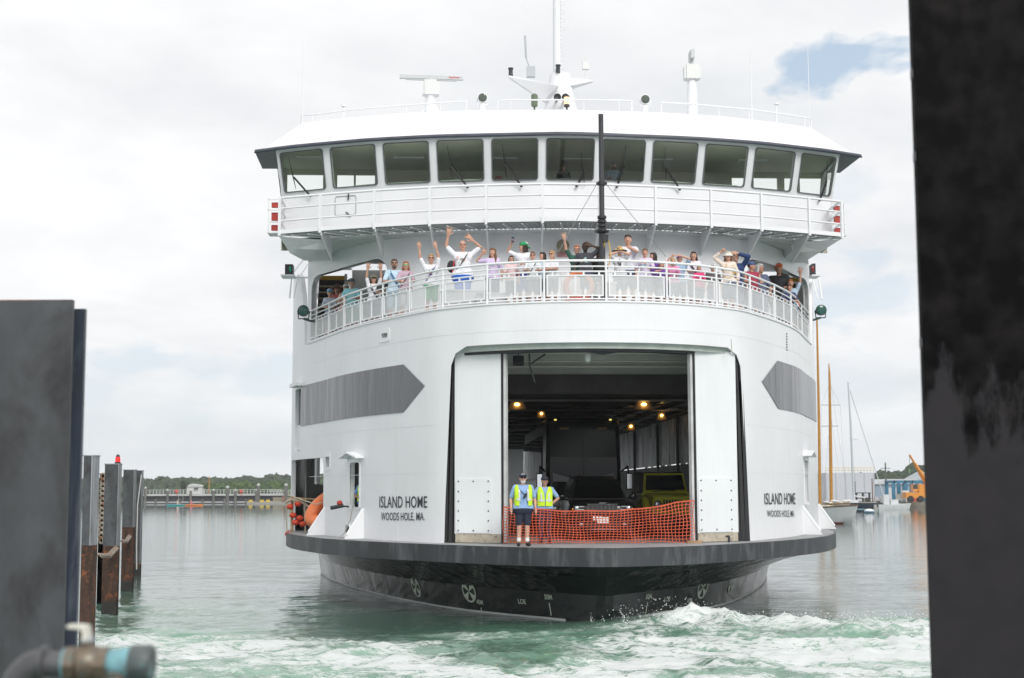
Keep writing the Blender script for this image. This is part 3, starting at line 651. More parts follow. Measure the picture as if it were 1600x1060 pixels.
# side plating of the superstructure and the flanks behind it
for sg in (-1, 1):
    k = MB(); P_ = WALL.p; pts = [(x, y) for x, y in P_[::2] if (x*sg > 0 and y > 12.0 and y < 60)]
    if sg < 0: pts = pts[::-1]
    rings = []
    for i, (x, y) in enumerate(pts):
        zt_ = 11.2; w = min(1, (y-12.0)/1.1); zt2 = ZP-.05+(zt_-ZP)*math.sin(w*math.pi/2)**.6 if w < 1 else zt_
        rings.append([(x, y, ZP-.02), (x, y, zt2), (x-sg*.15, y, zt2), (x-sg*.15, y, ZP-.02)])
    k.loft(rings); k.build('side_plating', WHITE, ferry, 30)
    k = MB(); e_ = BULK.at(sg*b1); q_ = BT.at(sg*BT.s[-1])
    k.loft([[(e_[0], e_[1], ZP), (e_[0]-sg*.12, e_[1], ZP), (e_[0]-sg*.12, 30, ZP), (e_[0], 30, ZP)], [(e_[0], e_[1], 11.5), (e_[0]-sg*.12, e_[1], 11.5), (e_[0]-sg*.12, 30, 11.25), (e_[0], 30, 11.25)]])
    k.loft([[(e_[0], e_[1], 11.46), (q_[0]-sg*.3, q_[1]+.3, 11.46), (q_[0]-sg*.6, e_[1]+2, 11.46), (e_[0], e_[1]+2, 11.46)], [(e_[0], e_[1], 11.53), (q_[0]-sg*.3, q_[1]+.3, 11.53), (q_[0]-sg*.6, e_[1]+2, 11.53), (e_[0], e_[1]+2, 11.53)]])
    g_ = k.build('house_side', WHITE, ferry)
    if True:
        ck = MB(); ck.box((e_[0], 16.2, 9.9), (1, 4.0, 1.5)); ck.box((e_[0], 22.5, 9.9), (1, 5, 1.5)); boolean(g_, [ck.build('cutter', [], ferry)])
    # diagonal ladder rail outside
    k = MB(); k.tube([(e_[0]+sg*.35, 14, 11.9), (e_[0]+sg*.7, 13.2, 11.2), (e_[0]+sg*.75, 13, 10.3)], .03); k.tube([(e_[0]+sg*.2, 14, 11.7), (e_[0]+sg*.5, 13.2, 11.0), (e_[0]+sg*.6, 13, 10.3)], .02); k.build('side_rail', RAILW, ferry)
k = MB(); bl_ = [(BT.at(t*BT.s[-1])[0], BT.at(t*BT.s[-1])[1]+.25) for t in np.linspace(-1, 1, 41)]+[(7.6, 12.2), (5.2, 12.6), (5.2, 30), (-5.2, 30), (-5.2, 12.6), (-7.6, 12.2)]; k.prism(bl_, 11.45, 11.53); k.build('upper_deck', mat('deckhead', (.6, .62, .62), .5), ferry)
# stairs behind the arches
DKS = mat('stair_black', (.012, .012, .014), .6); YEL = mat('yellow_band', (.75, .42, .02), .5); TREAD = mat('tread_beige', (.48, .40, .30), .6)
for sg, u0, u1 in ((-1, SV(493, 450, 12.7)[0], SV(541, 450, 12.7)[0]), (1, SV(1226, 450, 12.7)[0], SV(1256, 450, 12.7)[0])):
    st = MB()
    for i in range(11): st.box(((u0+u1)/2, 12.85+i*.13, 8.6+i*.24), (u1-u0, .16, .245))
    sto = st.build('stairway', DKS, ferry); k = MB()
    for i in range(10): k.box(((u0+u1)/2, 12.76+i*.13, 8.70+i*.24), (u1-u0-.04, .04, .06))
    k.build('tread', TREAD, sto)
    k = MB(); k.box(((u0+u1)/2, 12.55, SV(515, 434.5, 12.55)[1]), (u1-u0, .12, .14)); k.build('headroom_band', YEL, sto)
    k = MB(); k.tube([(u1 if sg < 0 else u0, 12.5, 8.5), (u1 if sg < 0 else u0, 12.5, 11.1)], .05); k.tube([(u1+.1 if sg < 0 else u0-.1, 12.5, 9.4), (u1-.4 if sg < 0 else u0+.4, 15, 11.3)], .05); k.build('stair_rail', RAILW, sto)
k = MB(); k.box((-5.3, 13.4, 9.9), (4.3, .1, 2.95)); k.box((4.9, 13.4, 9.9), (4.6, .1, 2.95)); k.box((0, 17.3, 9.9), (8, .1, 2.8)); k.build('inner_bulkhead', mat('inner_grey', (.50, .52, .53), .5), ferry)

# ---- bridge balcony
ZB, ZT = 11.6, 12.72
bposts = [437, 505, 588, 673, 759.4, 846, 933, 1019, 1104, 1181, 1254, 1314]
bs = [BALC.hit(x, 0)[0] for x in bposts]; bs[0], bs[-1] = BALC.s[0]+.03, BALC.s[-1]-.03
for nm, z, r_ in (('balcony_top_rail', ZT, .04), ('balcony_mid_rail', ZB+.78, .028), ('balcony_mid_rail', ZB+.38, .028)):
    k = MB(); k.tube([smap(BALC, s, z, 0) for s in bs], r_, 8)
    for sg in (0, -1): p = smap(BALC, bs[sg], z, 0); k.tube([p, (p[0]*1.0, p[1]+1.4, z)], r_, 8)
    k.build(nm, RAILW, ferry, 60)
k = MB(); strip(k, BALC, bs[0], bs[-1], ZB-.04, ZB+.09, .03, -.03); k.build('balcony_kerb', RAILW, ferry)
for s in bs: 
    p = smap(BALC, s, 0, .05); k = MB(); k.box((p[0], p[1], (ZB+ZT)/2-.05), (.075, .075, ZT-ZB+.12), rz=math.atan2(*reversed(BALC.nrm(s)))+math.pi/2); k.build('balcony_post', RAILW, ferry)
GRT = mat('grating_grey', (.33, .35, .36), .5, metal=.2)
k = MB(); rings = []
def btmap(s): f = s/BALC.s[-1]; b = BT.at(f*BT.s[-1]); return b
for s in BALC.span(bs[0], bs[-1], .3): a = smap(BALC, s, ZB-.03, -.03); b = btmap(s); rings.append([a, (b[0], b[1], ZB-.03), (b[0], b[1], ZB-.05), (a[0], a[1], ZB-.05)])
k.loft(rings); k.build('balcony_deck', GRT, ferry)
k = MB()
for s in BALC.span(bs[0], bs[-1], .16): a = smap(BALC, s, ZB-.07, -.04); b = btmap(s); k.tube([a, (b[0], b[1], ZB-.07)], .012, 4)
for f in np.linspace(.1, .9, 6): k.tube([lerp3(smap(BALC, s, ZB-.065, -.04), (*btmap(s), ZB-.065), f) for s in BALC.span(bs[0], bs[-1], .5)], .01, 4)
k.build('grating_bar', mat('grating_light', (.6, .62, .64), .5), ferry)
k = MB()
for s in BALC.span(bs[0]+.4, bs[-1]-.4, .58): a = smap(BALC, s, ZB-.1, -.02); b = btmap(s); k.tube([a, (b[0], b[1], ZB-.1)], .022, 4)
k.build('joist', RAILW, ferry)
for s in bs[1:-1]:
    a = smap(BALC, s, 0, -.02); f = s/BALC.s[-1]; q_ = BULK.at(f*b1*.97); b = btmap(s); d = (-(q_[1]-a[1]), q_[0]-a[0]); l = math.hypot(*d); d = (d[0]/l*.025, d[1]/l*.025)
    b = (a[0]*.972, a[1]+1.02); d = (.025, 0); P = [(a[0], a[1], ZB-.08), (a[0], a[1], ZB-.17), (b[0]+(b[0]-a[0])*.12, b[1]+.12, 10.8), (b[0]+(b[0]-a[0])*.12, b[1]+.12, 10.95), (b[0], b[1], ZB-.08)]
    k = MB(); k.loft([[(x-d[0], y-d[1], z) for x, y, z in P], [(x+d[0], y+d[1], z) for x, y, z in P]]); k.build('bracket', WHITE, ferry)
# wing boxes under the ends
for sg in (-1, 1):
    k = MB(); k.loft([[(DU+sg*x_, y_, ZB-.07) for x_, y_ in ((7.6, 8.0), (9.1, 7.4), (9.1, 10.6), (7.6, 10.6))], [(DU+sg*x_, y_, ZB-.36) for x_, y_ in ((7.7, 8.2), (8.6, 8.0), (8.6, 10.4), (7.7, 10.4))]]); k.build('wing_box', WHITE, ferry)
    # lifebuoy holders in red and white at the wing ends
    k = MB(); x0 = DU+sg*9.12+(.0 if sg < 0 else -.12)
    for z in (11.75, 12.1, 12.5, 12.85): k.box((x0+sg*.2, 7.9, z), (.42, .06, .045))
    for x in (x0, x0+sg*.4): k.box((x, 7.9, 12.3), (.045, .06, 1.15))
    k.box((x0+sg*.2, 8.2, 11.75), (.42, .6, .05)); hd = k.build('buoy_holder', RAILW, ferry)
    for z0, h in ((11.93, .22), (12.3, .32), (12.68, .2)): k = MB(); k.box((x0+sg*.2, 8.05, z0), (.22, .12, h*.8)); k.build('red_float', mat('float_red', (.40, .03, .02), .5), hd)

# ---- wheelhouse: faceted front, each bay with one rounded window
mull = [433, 511.5, 593, 676, 761, 846, 934, 1012.5, 1094, 1171, 1243, 1314]
WTOP = Curve([(0, 5.62), (3.3, 5.9), (6.3, 6.65), (8, 7.4), (9.32, 8.0)], du=DU); WBOT = Curve([(0, 6.1), (3.4, 6.5), (6.3, 7.2), (8.05, 7.95), (9.15, 8.5)], du=DU)
ZW0, ZW1, ZS = 13.0, 14.5, 11.62
tops, bots = [], []
for i, x in enumerate(mull):
    s, _ = WTOP.hit(x, 0); tops.append(WTOP.at(s)); f = s/WTOP.s[-1]; bots.append(WBOT.at(f*WBOT.s[-1]))
tops[0] = (DU-9.32, 8.0); tops[-1] = (DU+9.32, 8.0); bots[0] = (DU-9.15, 8.5); bots[-1] = (DU+9.15, 8.5)
T3 = [Vector((*a, ZW1)) for a in tops]; B3 = [Vector((*a, ZW0)) for a in bots]
REAR = 10.6; RT_ = [Vector((DU+9.5, REAR, ZW1)), Vector((DU-9.5, REAR, ZW1))]; RB_ = [Vector((DU+9.35, REAR, ZW0)), Vector((DU-9.35, REAR, ZW0))]
GL = glass('bridge_glass', (.93, .97, .93)); INT = mat('interior_olive', (.70, .68, .56), .6); INTD = mat('interior_dark', (.04, .045, .045), .5)
def bay_panel(P00, P10, P11, P01, hole, r, th=.1):
    """flat wall panel with a rounded hole; hole=(u0,u1,v0,v1) as fractions; returns (wall pts fn)"""
    def M_(a, b): return P00*(1-a)*(1-b)+P10*a*(1-b)+P11*a*b+P01*(1-a)*b
    w = (P10-P00).length; h = (P01-P00).length; hp = rrect(hole[0]*w, hole[1]*w, hole[2]*h, hole[3]*h, r, 5); hp = [(a/w, b/h) for a, b in hp]
    c = (sum(a for a, b in hp)/len(hp), sum(b for a, b in hp)/len(hp)); op = []
    for a, b in hp:
        dx, dy = a-c[0], b-c[1]; t = min(((1-c[0]) if dx > 0 else -c[0])/dx if abs(dx) > 1e-6 else 9, ((1-c[1]) if dy > 0 else -c[1])/dy if abs(dy) > 1e-6 else 9); op.append((c[0]+dx*t, c[1]+dy*t))
    # snap the nearest ones onto the corners
    for ca in (0, 1):
        for cb in (0, 1):
            i = min(range(len(op)), key=lambda j: (op[j][0]-ca)**2+(op[j][1]-cb)**2); op[i] = (ca, cb)
    nr = (P10-P00).cross(P01-P00).normalized()
    O = [M_(a, b) for a, b in op]; I = [M_(a, b) for a, b in hp]
    return O, I, nr, [q-nr*th for q in O], [q-nr*th for q in I]
wh = MB(); wins = []
sides = [(B3[i], B3[i+1], T3[i+1], T3[i], 'f', i) for i in range(11)]
sides += [(B3[11], RB_[0], RT_[0], T3[11], 's', 11), (RB_[1], B3[0], T3[0], RT_[1], 's', 12)]
for P00, P10, P11, P01, kind, i in sides:
    w = (P10-P00).length
    hole = (.075, .925, .11, .93) if kind == 'f' else (.1, .9, .12, .9)
    O, I, nr, O2, I2 = bay_panel(P00, P10, P11, P01, hole, .1); n = len(O)
    wh.loft([O2, O, I, I2], cap=False); wins.append((I, nr, P00, P10, P11, P01, kind, i))
# rear wall with openings left and right
REARW = []
for xa_, xb_ in ((449, 505), (527, 553), (556, 586), (1143, 1162), (1177, 1214), (1225, 1237), (1249, 1289)): REARW.append((SV(xa_, 280, REAR)[0], SV(xb_, 280, REAR)[0], 1))
xs = [DU-9.4]; 
for a, b, _ in REARW: xs += [a, b]
xs.append(DU+9.4)
for j in range(0, len(xs)-1):
    a, b = xs[j], xs[j+1]
    if j % 2 == 0: wh.box(((a+b)/2, REAR, (ZS+ZW1)/2), (b-a, .1, ZW1-ZS), m=1)
    else: wh.box(((a+b)/2, REAR, (13.5+ZS)/2), (b-a, .1, 13.5-ZS), m=1); wh.box(((a+b)/2, REAR, (14.26+ZW1)/2), (b-a, .1, ZW1-14.26), m=1)
# skirt below the windows
sk = [Vector((p.x, p.y, ZW0)) for p in B3]; sk2 = [Vector((p.x, p.y, ZS)) for p in B3]
e1 = [RB_[0], RB_[1]]
wh.loft([[Vector((p.x, p.y+.0, z)) for p in sk]+[Vector((DU+9.35, REAR, z)), Vector((DU-9.35, REAR, z))] for z in (ZS, ZW0)], cap=False)
wheel = wh.build('wheelhouse', [WHITE, INT], ferry)
k = MB(); k.add([(p.x*.99, p.y+.05, 12.55) for p in B3]+[(DU+9.3, REAR, 12.55), (DU-9.3, REAR, 12.55)], [tuple(range(14))]); k.build('bridge_floor', INTD, ferry)
k = MB(); k.add([(p.x*.99, p.y+.05, 14.44) for p in T3]+[(DU+9.4, REAR, 14.44), (DU-9.4, REAR, 14.44)], [tuple(range(14))]); k.build('bridge_ceiling', INT, ferry)
for I, nr, P00, P10, P11, P01, kind, i in wins:
    c = sum(I, Vector())/len(I)
    k = MB(); Ii = [c+(q-c)*.965+nr*.012 for q in I]; Io = [c+(q-c)*1.015+nr*.012 for q in I]; k.loft([Io, [q+nr*.02 for q in Io], [q+nr*.02 for q in Ii], Ii], cap=False); fr = k.build('window', GASKET, ferry)
    k = MB(); k.add([c+(q-c)*.985-nr*.03 for q in I], [tuple(range(len(I)))]); k.build('pane', GL, fr)
    if kind == 'f' and i in (0, 3, 4, 5, 6, 7, 10):
        w = P10-P00; up = (P01-P00); base = P00+w*(.62 if i != 6 else .38)+up*.0; sgn = -1 if i != 5 and i != 6 and i != 10 else 1
        piv = base+nr*.12; mid = base+w*(sgn*.3 if i not in (6, 10) else .12)+up*.42+nr*.1; k = MB()
        if i == 5: mid = base+w*.12+up*.25+nr*.1
        k.tube([piv, mid], .022, 6); k.tube([piv+w*.02, mid+w*.02], .014, 6); tip = mid+w*(.03 if i == 6 else -.04)+up*.42; k.tube([mid-(tip-mid)*.6, mid+nr*.01, tip], [.008, .02, .006], 6); k.ell(piv, (.05, .05, .04), 8, 6); k.build('wiper', BLACK, fr)
# inside the bridge
k = MB(); strip(k, WTOP.inset(.9), -7.2, 6.0, 12.8, 13.22, 0, -.6); strip(k, WTOP.inset(.75), -7.2, 6.0, 13.2, 13.27, 0, -.9)
for u0, u1 in ((-6.0, -1.8), (-1.7, 1.4), (1.6, 4.6)): k.box(((u0+u1)/2, 7.35+abs(u0+u1)*.05, 12.9), (u1-u0, .8, .55))
k.build('console', mat('console_green', (.38, .45, .38), .5), ferry)
k = MB()
for u, v, z, w, h in ((-4.2, 7.6, 13.35, .6, .25), (-3.3, 7.6, 13.3, .4, .22), (-.6, 7.3, 13.28, .5, .3), (.2, 7.3, 13.25, .4, .25), (3.4, 7.7, 13.3, .5, .25), (-5.2, 9.8, 13.6, 1.2, .3), (2.0, 10.4, 13.5, .5, .5), (-.3, 10.4, 13.4, 1.8, .5)): k.box((u, v, z), (w, .12, h))
k.build('instrument', INTD, ferry)
k = MB(); k.box((-5.2, 10.3, 13.15), (1.9, .2, 1.0)); k.box((4.9, 10.3, 13.2), (1.2, .2, 1.3)); k.box((-2.9, 10.4, 13.3), (.8, .1, 1.4)); k.build('cabinet', mat('cabinet_grey', (.12, .15, .14), .5), ferry)
k = MB(); k.ell((-2.3, 9.0, 13.75), (.17, .1, .17), 12, 8); k.build('red_buoy', mat('float_red', (.5, .02, .02), .5), ferry)
k = MB(); k.box((.9, 10.2, 13.8), (.5, .06, .16)); k.build('red_flag', mat('float_red', (.5, .02, .02), .5), ferry)
k = MB()
for u in (-8.5, -5.3, -2.2, .3, 3.0, 6.2): k.box((u, 8.6, 14.4), (1.0, .3, .05))
k.build('ceiling_light', mat('fixture', (.7, .7, .68), .5), ferry)

# ---- roof
EV = Curve([(0, 5.5), (4.2, 6.0), (6.3, 6.52), (8.8, 7.5), (10.08, 8.22)], du=DU*.85); RF = Curve([(0, 6.45), (3.3, 6.7), (5.3, 7.1), (7.4, 7.9), (8.5, 8.45)], du=DU*1.1)
n_ = 61; fr_ = np.linspace(-1, 1, n_)
def loop(cv, z, back, bx): return [Vector((*cv.at(f*cv.s[-1]), z)) for f in fr_]+[Vector((DU+bx, back, z)), Vector((DU-bx, back, z))]
E0 = loop(EV, 14.5, 10.75, 10.1); E1 = loop(EV, 14.56, 10.75, 10.1); TOPL = loop(RF, 15.52, 10.75, 8.6)
EIN = [Vector((DU+(p.x-DU)*(.945), p.y+.12, 14.565)) for p in E1]
k = MB(); k.loft([E0, E1, EIN], cap=False); k.add(E0, [tuple(range(len(E0)))]); k.build('eave', mat('eave_grey', (.10, .105, .13), .4, var=.3), ferry)
k = MB(); k.loft([[Vector((DU+(p.x-DU)*.975, p.y+.02, 14.57)) for p in E1], TOPL], cap=False); k.add(TOPL, [tuple(range(len(TOPL)))]); k.build('roof', WHITE, ferry, 25)
k = MB(); k.tube([p+Vector((0, -.01, -.03)) for p in E0[:n_]], .03, 6); k.build('eave_trim', mat('navy_trim', (.02, .03, .05), .4), ferry)
def roof_rail(pxs, ytops, v_off=.9):
    k = MB(); top = []
    for x, y in zip(pxs, ytops):
        s, _ = RF.hit(x, 0); p = RF.at(s); v = p[1]+v_off; u, z = SV(x, y, v); top.append((u, v, z))
    k.tube([(top[0][0], top[0][1], 15.5)]+top+[(top[-1][0], top[-1][1], 15.5)], .026, 8)
    for q in top[1:-1]: k.tube([(q[0], q[1], 15.5), q], .02, 6)
    return k.build('roof_rail', RAILW, ferry, 60)
roof_rail([471, 488, 536, 584, 635, 688, 729], [181, 180, 173.5, 169, 165, 161, 158.5])
roof_rail([778, 798, 912, 967, 987], [157, 156.5, 156.5, 157, 158])
roof_rail([1033, 1083, 1123, 1170, 1213, 1257, 1267], [160.5, 163, 167, 171, 177, 184, 186])
def whip(px, y0, y1, r_=.02, v=9.3):
    u, z1 = SV(px, y0, v); _, z0 = SV(px, y1, v); k = MB(); k.tube([(u, v, 15.5), (u, v, z1)], [r_, r_*.6], 6); k.lathe([(r_*2, 15.5), (r_*2, 15.75), (r_, 15.8)], 8, (u, v, 0)); k.build('whip_antenna', RAILW, ferry)
whip(474, 62, 186); whip(1172.5, 69, 187); whip(1262, 70, 195, .014)
for px, y in ((537, 166), (1213, 163)):
    u, z1 = SV(px, y, 9.0); k = MB(); k.tube([(u, 9, 15.5), (u, 9, z1)], .03, 6); k.lathe([(.09, z1-.02), (.09, z1+.03)], 10, (u, 9, 0)); k.build('stub_antenna', RAILW, ferry)
BOXW = mat('radar_white', (.72, .73, .72), .4)
def radar(px, bar, legs):
    v = 9.2; u, zb = SV(px, 150, v); _, zt = SV(px, 127, v); _, zbar = SV(px, 121.5, v)
    k = MB(); k.lathe([(.26, 15.5), (.2, zb-.35), (.16, zb-.1), (.2, zb)], 14, (u, v, 0))
    for a in (-1, 1): k.tube([(u+a*.5, v, 15.5), (u+a*.12, v, zb-.25)], .04, 6)
    return u, v, zb, zt, zbar, k
u, v, zb, zt, zbar, k = radar(673, 0, 0)
rd = k.build('radar', RAILW, ferry, 35); k = MB(); k.box((u, v, (zb+zt)/2), (.42, .45, zt-zb)); k.box((u, v, (zb+zt)/2-.02), (.56, .35, (zt-zb)*.85)); k.build('gearbox', BOXW, rd)
k = MB(); k.lathe([(.16, zt), (.16, zt+.06)], 12, (u, v, 0)); k.box((u+.02, v, zbar), (2.15, .14, .12), ry=.022); k.box((u+.02, v, zbar-.08), (1.7, .1, .04), ry=.022); k.build('scanner_bar', mat('scanner_grey', (.55, .57, .58), .4), rd)
k = MB(); vs, fs = text_faces('Raytheon', .02); k.add([(u+.62+a*.36, v-.075, zbar-.055+b*.08-.0) for a, b in vs], fs); k.build('scanner_lettering', mat('red_letter', (.6, .02, .02), .5), rd)
v = 9.2; u, zb = SV(1081, 125, v); _, zt = SV(1081, 103, v); _, z1 = SV(1081, 81, v)
k = MB(); k.lathe([(.2, 15.5), (.17, zb-.3), (.14, zb)], 14, (u, v, 0))
for a in (-1, 1): k.tube([(u+a*.48, v, 15.5), (u+a*.1, v, 16.15)], .04, 6)
rd = k.build('radar', RAILW, ferry, 35); k = MB(); k.box((u, v, (zb+zt)/2), (.42, .45, zt-zb)); k.box((u, v, (zb+zt)/2-.02), (.56, .35, (zt-zb)*.85)); k.build('gearbox', BOXW, rd)
k = MB(); k.box((u, v, (zt+z1)/2+.1), (.12, .6, .3)); k.box((u, v, (zt+z1)/2-.0), (.14, .14, z1-zt)); k.build('scanner_bar', mat('scanner_grey', (.55, .57, .58), .4), rd)
GLS = mat('lamp_glass', (.10, .12, .10), .1, metal=.3)
for px, py in ((754, 153.5), (1008, 156)):
    v = 8.3; u, z = SV(px, py, v); k = MB(); k.lathe([(.05, .3), (.12, .24), (.165, .05), (.17, -.05), (.15, -.06)], 16, (u, v, z), axis='Y'); k.tube([(u-.18, v+.05, z), (u-.16, v+.05, z-.22), (u+.16, v+.05, z-.22), (u+.18, v+.05, z)], .025, 6); k.lathe([(.2, 15.5), (.13, 15.6), (.1, z-.2)], 12, (u, v+.05, 0)); sl = k.build('searchlight', RAILW, ferry, 35)
    k = MB(); k.lathe([(.145, -.075), (.1, -.09), (.02, -.095)], 16, (u, v, z), axis='Y'); k.build('lens', GLS, sl)
# mast
v = 10.0
u0, zc0 = SV(876, 172, v); _, zc1 = SV(873, 117, v)
k = MB(); rings = []
for z, hw_, hv in ((15.5, .78, .7), (16.1, .7, .6), (16.7, .52, .45), (zc1, .36, .32)): rings.append([(u0+math.cos(a)*hw_, v+math.sin(a)*hv, z) for a in np.linspace(0, 2*math.pi, 17)[:-1]])
k.loft(rings); mast = k.build('mast', WHITE, ferry, 30)
u1, _ = SV(870.5, 60, v); k = MB(); k.tube([(u1, v, zc1-.1), (u1, v, 21.5)], [.15, .13], 12); k.build('mast_pole', RAILW, mast, 40)
k = MB()
for z in np.arange(zc1+.2, 21.4, .3): k.tube([(u1+.1, v-.1, z), (u1+.27, v-.12, z-.08), (u1+.27, v-.12, z-.14), (u1+.1, v-.1, z-.16)], .012, 5)
k.build('mast_rung', RAILW, mast)
k = MB(); w1 = SV(795, 118, v-1); w2 = SV(872, 137, v-.4)
k.loft([[(w1[0], v-1, w1[1]), (w1[0], v-.8, w1[1]), (w1[0], v-.8, w1[1]-.05), (w1[0], v-1, w1[1]-.05)], [(w2[0], v-.6, w2[1]), (w2[0]-.2, v+.3, w2[1]+.02), (w2[0]-.2, v+.3, w2[1]-.5), (w2[0]-.5, v-.4, w2[1]-.45)]])
w3 = SV(926, 126.5, v); k.loft([[(u0+.2, v-.3, w3[1]+.02), (u0+.2, v+.3, w3[1]+.02), (u0+.2, v+.3, w3[1]-.3), (u0+.2, v-.3, w3[1]-.3)], [(w3[0], v-.1, w3[1]), (w3[0], v+.1, w3[1]), (w3[0], v+.1, w3[1]-.04), (w3[0], v-.1, w3[1]-.04)]])
k.build('yardarm', WHITE, mast)
def box_px(k, x0, x1, y0, y1, v, d, m=0): a = SV(x0, y0, v); b = SV(x1, y1, v); k.box(((a[0]+b[0])/2, v, (a[1]+b[1])/2), (abs(b[0]-a[0]), d, abs(a[1]-b[1])), m)
k = MB(); box_px(k, 823, 836, 105, 121, v-.6, .2); a = SV(827, 105, v-.6); b = SV(820.5, 56, v-.6); c_ = SV(822, 90, v-.6); k.tube([(a[0], v-.6, a[1]), (c_[0], v-.6, c_[1])], .02); k.tube([(c_[0], v-.6, c_[1]), (b[0], v-.6, b[1])], .035); k.build('junction_box', mat('box_grey', (.45, .48, .52), .5), mast)
k = MB(); box_px(k, 910, 920, 98, 109, v, .15); a = SV(915, 125, v); b = SV(915, 90, v); k.tube([(a[0], v, a[1]), (b[0], v, b[1])], .02)
for x in (909.5, 919): a = SV(x, 100, v); b = SV(x, 91, v); k.tube([(a[0], v, a[1]), (b[0], v, b[1])], .012)
k.build('wind_sensor', BOXW, mast)
k = MB(); 
for px, py in ((871, 152), (883.5, 152)): u, z = SV(px, py, v-.9); k.lathe([(.04, .5), (.06, .2), (.12, .02), (.13, 0), (.1, .02)], 14, (u, v-.9, z), axis='Y')
k.build('horn', BLACK, mast, 40)
for px, py, nm, mt in ((798, 112, 'nav_lamp', DARKM), (872, 107, 'nav_lamp', DARKM)):
    u, z = SV(px, py, v-.9 if px < 850 else v-.3); k = MB(); k.lathe([(.08, z-.16), (.07, z-.05), (.07, z+.05), (.09, z+.08), (.09, z+.12), (.03, z+.14)], 12, (u, v-.9 if px < 850 else v-.3, 0)); k.build(nm, mt, mast)
u, z = SV(885.5, 158, 8.0); k = MB(); k.lathe([(.1, z-.2), (.09, z-.12)], 12, (u, 8.0, 0)); k.lathe([(.09, z+.12), (.1, z+.17), (.05, z+.2)], 12, (u, 8.0, 0)); k.lathe([(.14, 15.5), (.05, 15.6), (.03, z-.18), (.03, z+.15)], 10, (u, 8, 0)); nl = k.build('masthead_light', DARKM, ferry); k = MB(); k.lathe([(.085, z-.12), (.095, z), (.085, z+.12)], 12, (u, 8.0, 0)); k.build('lamp_glow', emis('amber_glow', (1, .55, .25), 1.6), nl)
k = MB(); u, z = SV(835, 158, 8.6); k.lathe([(.09, z-.2), (.11, z-.15), (.11, z+.2), (.06, z+.24)], 10, (u, 8.6, 0)); k.tube([(u, 8.6, 15.5), (u, 8.6, z)], .03); k.build('beacon', mat('beacon_green', (.12, .16, .10), .3), ferry)
# small things on the front
def flood(px, py, sg):
    v = 12.6 if sg < 0 else 10.9; u, z = SV(px, py, v); k = MB(); k.lathe([(.06, .32), (.17, .2), (.2, 0), (.2, -.03), (.17, -.02)], 16, (u, v, z), axis='Y'); k.tube([(u-.2, v+.1, z), (u-.17, v+.1, z-.26), (u+.17, v+.1, z-.26), (u+.2, v+.1, z)], .025, 6); k.tube([(u, v+.1, z-.26), (u+sg*.25, v+.1, z-.34), (u+sg*.7, v+.2, z-.36)], .04, 6); f = k.build('floodlight', mat('lamp_darkgreen', (.04, .06, .055), .4), ferry, 35)
    k = MB(); k.lathe([(.165, -.05), (.1, -.07), (.02, -.08)], 16, (u, v, z), axis='Y'); k.build('lens', mat('lens_teal', (.02, .10, .08), .08), f)
flood(474, 486, 1); flood(1283, 485, -1)
for x0, x1, y0, y1, c, sg in ((446, 458, 414, 430, (.0, .25, .12), 1), (1268, 1273, 413, 430, (.3, .02, .02), -1)):
    v = 12.2; a = SV(x0, y0, v); b = SV(x1, y1, v); k = MB(); k.box(((a[0]+b[0])/2, v+.1, (a[1]+b[1])/2), (abs(b[0]-a[0]), .5, abs(a[1]-b[1]))); nb = k.build('sidelight_box', mat('box_black', (.02, .02, .03), .5), ferry)
    k = MB(); k.ell(((a[0]+b[0])/2+sg*.05, v-.16, (a[1]+b[1])/2), (.05, .04, .11), 10, 8); k.build('lens', mat('lens_%d' % x0, c, .1), nb)
    k = MB(); k.box(((a[0]+b[0])/2+sg*-.02, v, b[1]-.06), (abs(b[0]-a[0])+.2, .7, .06)); k.box(((a[0]+b[0])/2+sg*.4, v+.2, b[1]-.06), (.6, .08, .05)); k.build('shelf', RAILW, nb)
s, z = BULK.hit(879, 386); p = smap(BULK, s, z, .12); k = MB(); k.lathe([(.19, -.12), (.16, -.08), (.06, .0), (.05, .1)], 16, p, axis='Y'); k.lathe([(.2, -.13), (.2, -.1)], 16, p, axis='Y'); k.build('horn_speaker', mat('horn_bronze', (.16, .14, .10), .35, metal=.4), ferry, 30)
s, z = BULK.hit(879, 398); k = MB(); strip(k, BULK, s-.17, s+.17, z-.08, z+.08, .03, .0); k.build('notice', mat('notice_red', (.5, .25, .25), .5), ferry)
# access hatch outline on the bridge front
k = MB(); a = (B3[1]+B3[0])/2; c0 = B3[1]; c1_ = B3[2]; P = c0+(c1_-c0)*.1; Q = c0+(c1_-c0)*.5; n2 = (c1_-c0).cross(Vector((0, 0, 1))).normalized()
lp = [Vector((P.x+(Q.x-P.x)*a, P.y+(Q.y-P.y)*a, ZS+.65+b)) - n2*.0 for a, b in rrect(0, 1, 0, .62, .08)]; off = Vector((-n2.x, -n2.y, 0)); off = off if off.y < 0 else -off
k.tube([p_+off*.02 for p_ in lp+[lp[0]]], .012, 5); k.build('access_hatch', mat('seam_grey', (.4, .42, .45), .5), ferry)
k = MB(); k.box(P+(Q-P)*.65+off*.05+Vector((0, 0, -.15)), (.04, .04, .2)); k.box(P+(Q-P)*.65+off*.05+Vector((0, 0, -.72)), (.2, .04, .04), ry=.7); k.build('hatch_handle', BLACK, ferry)
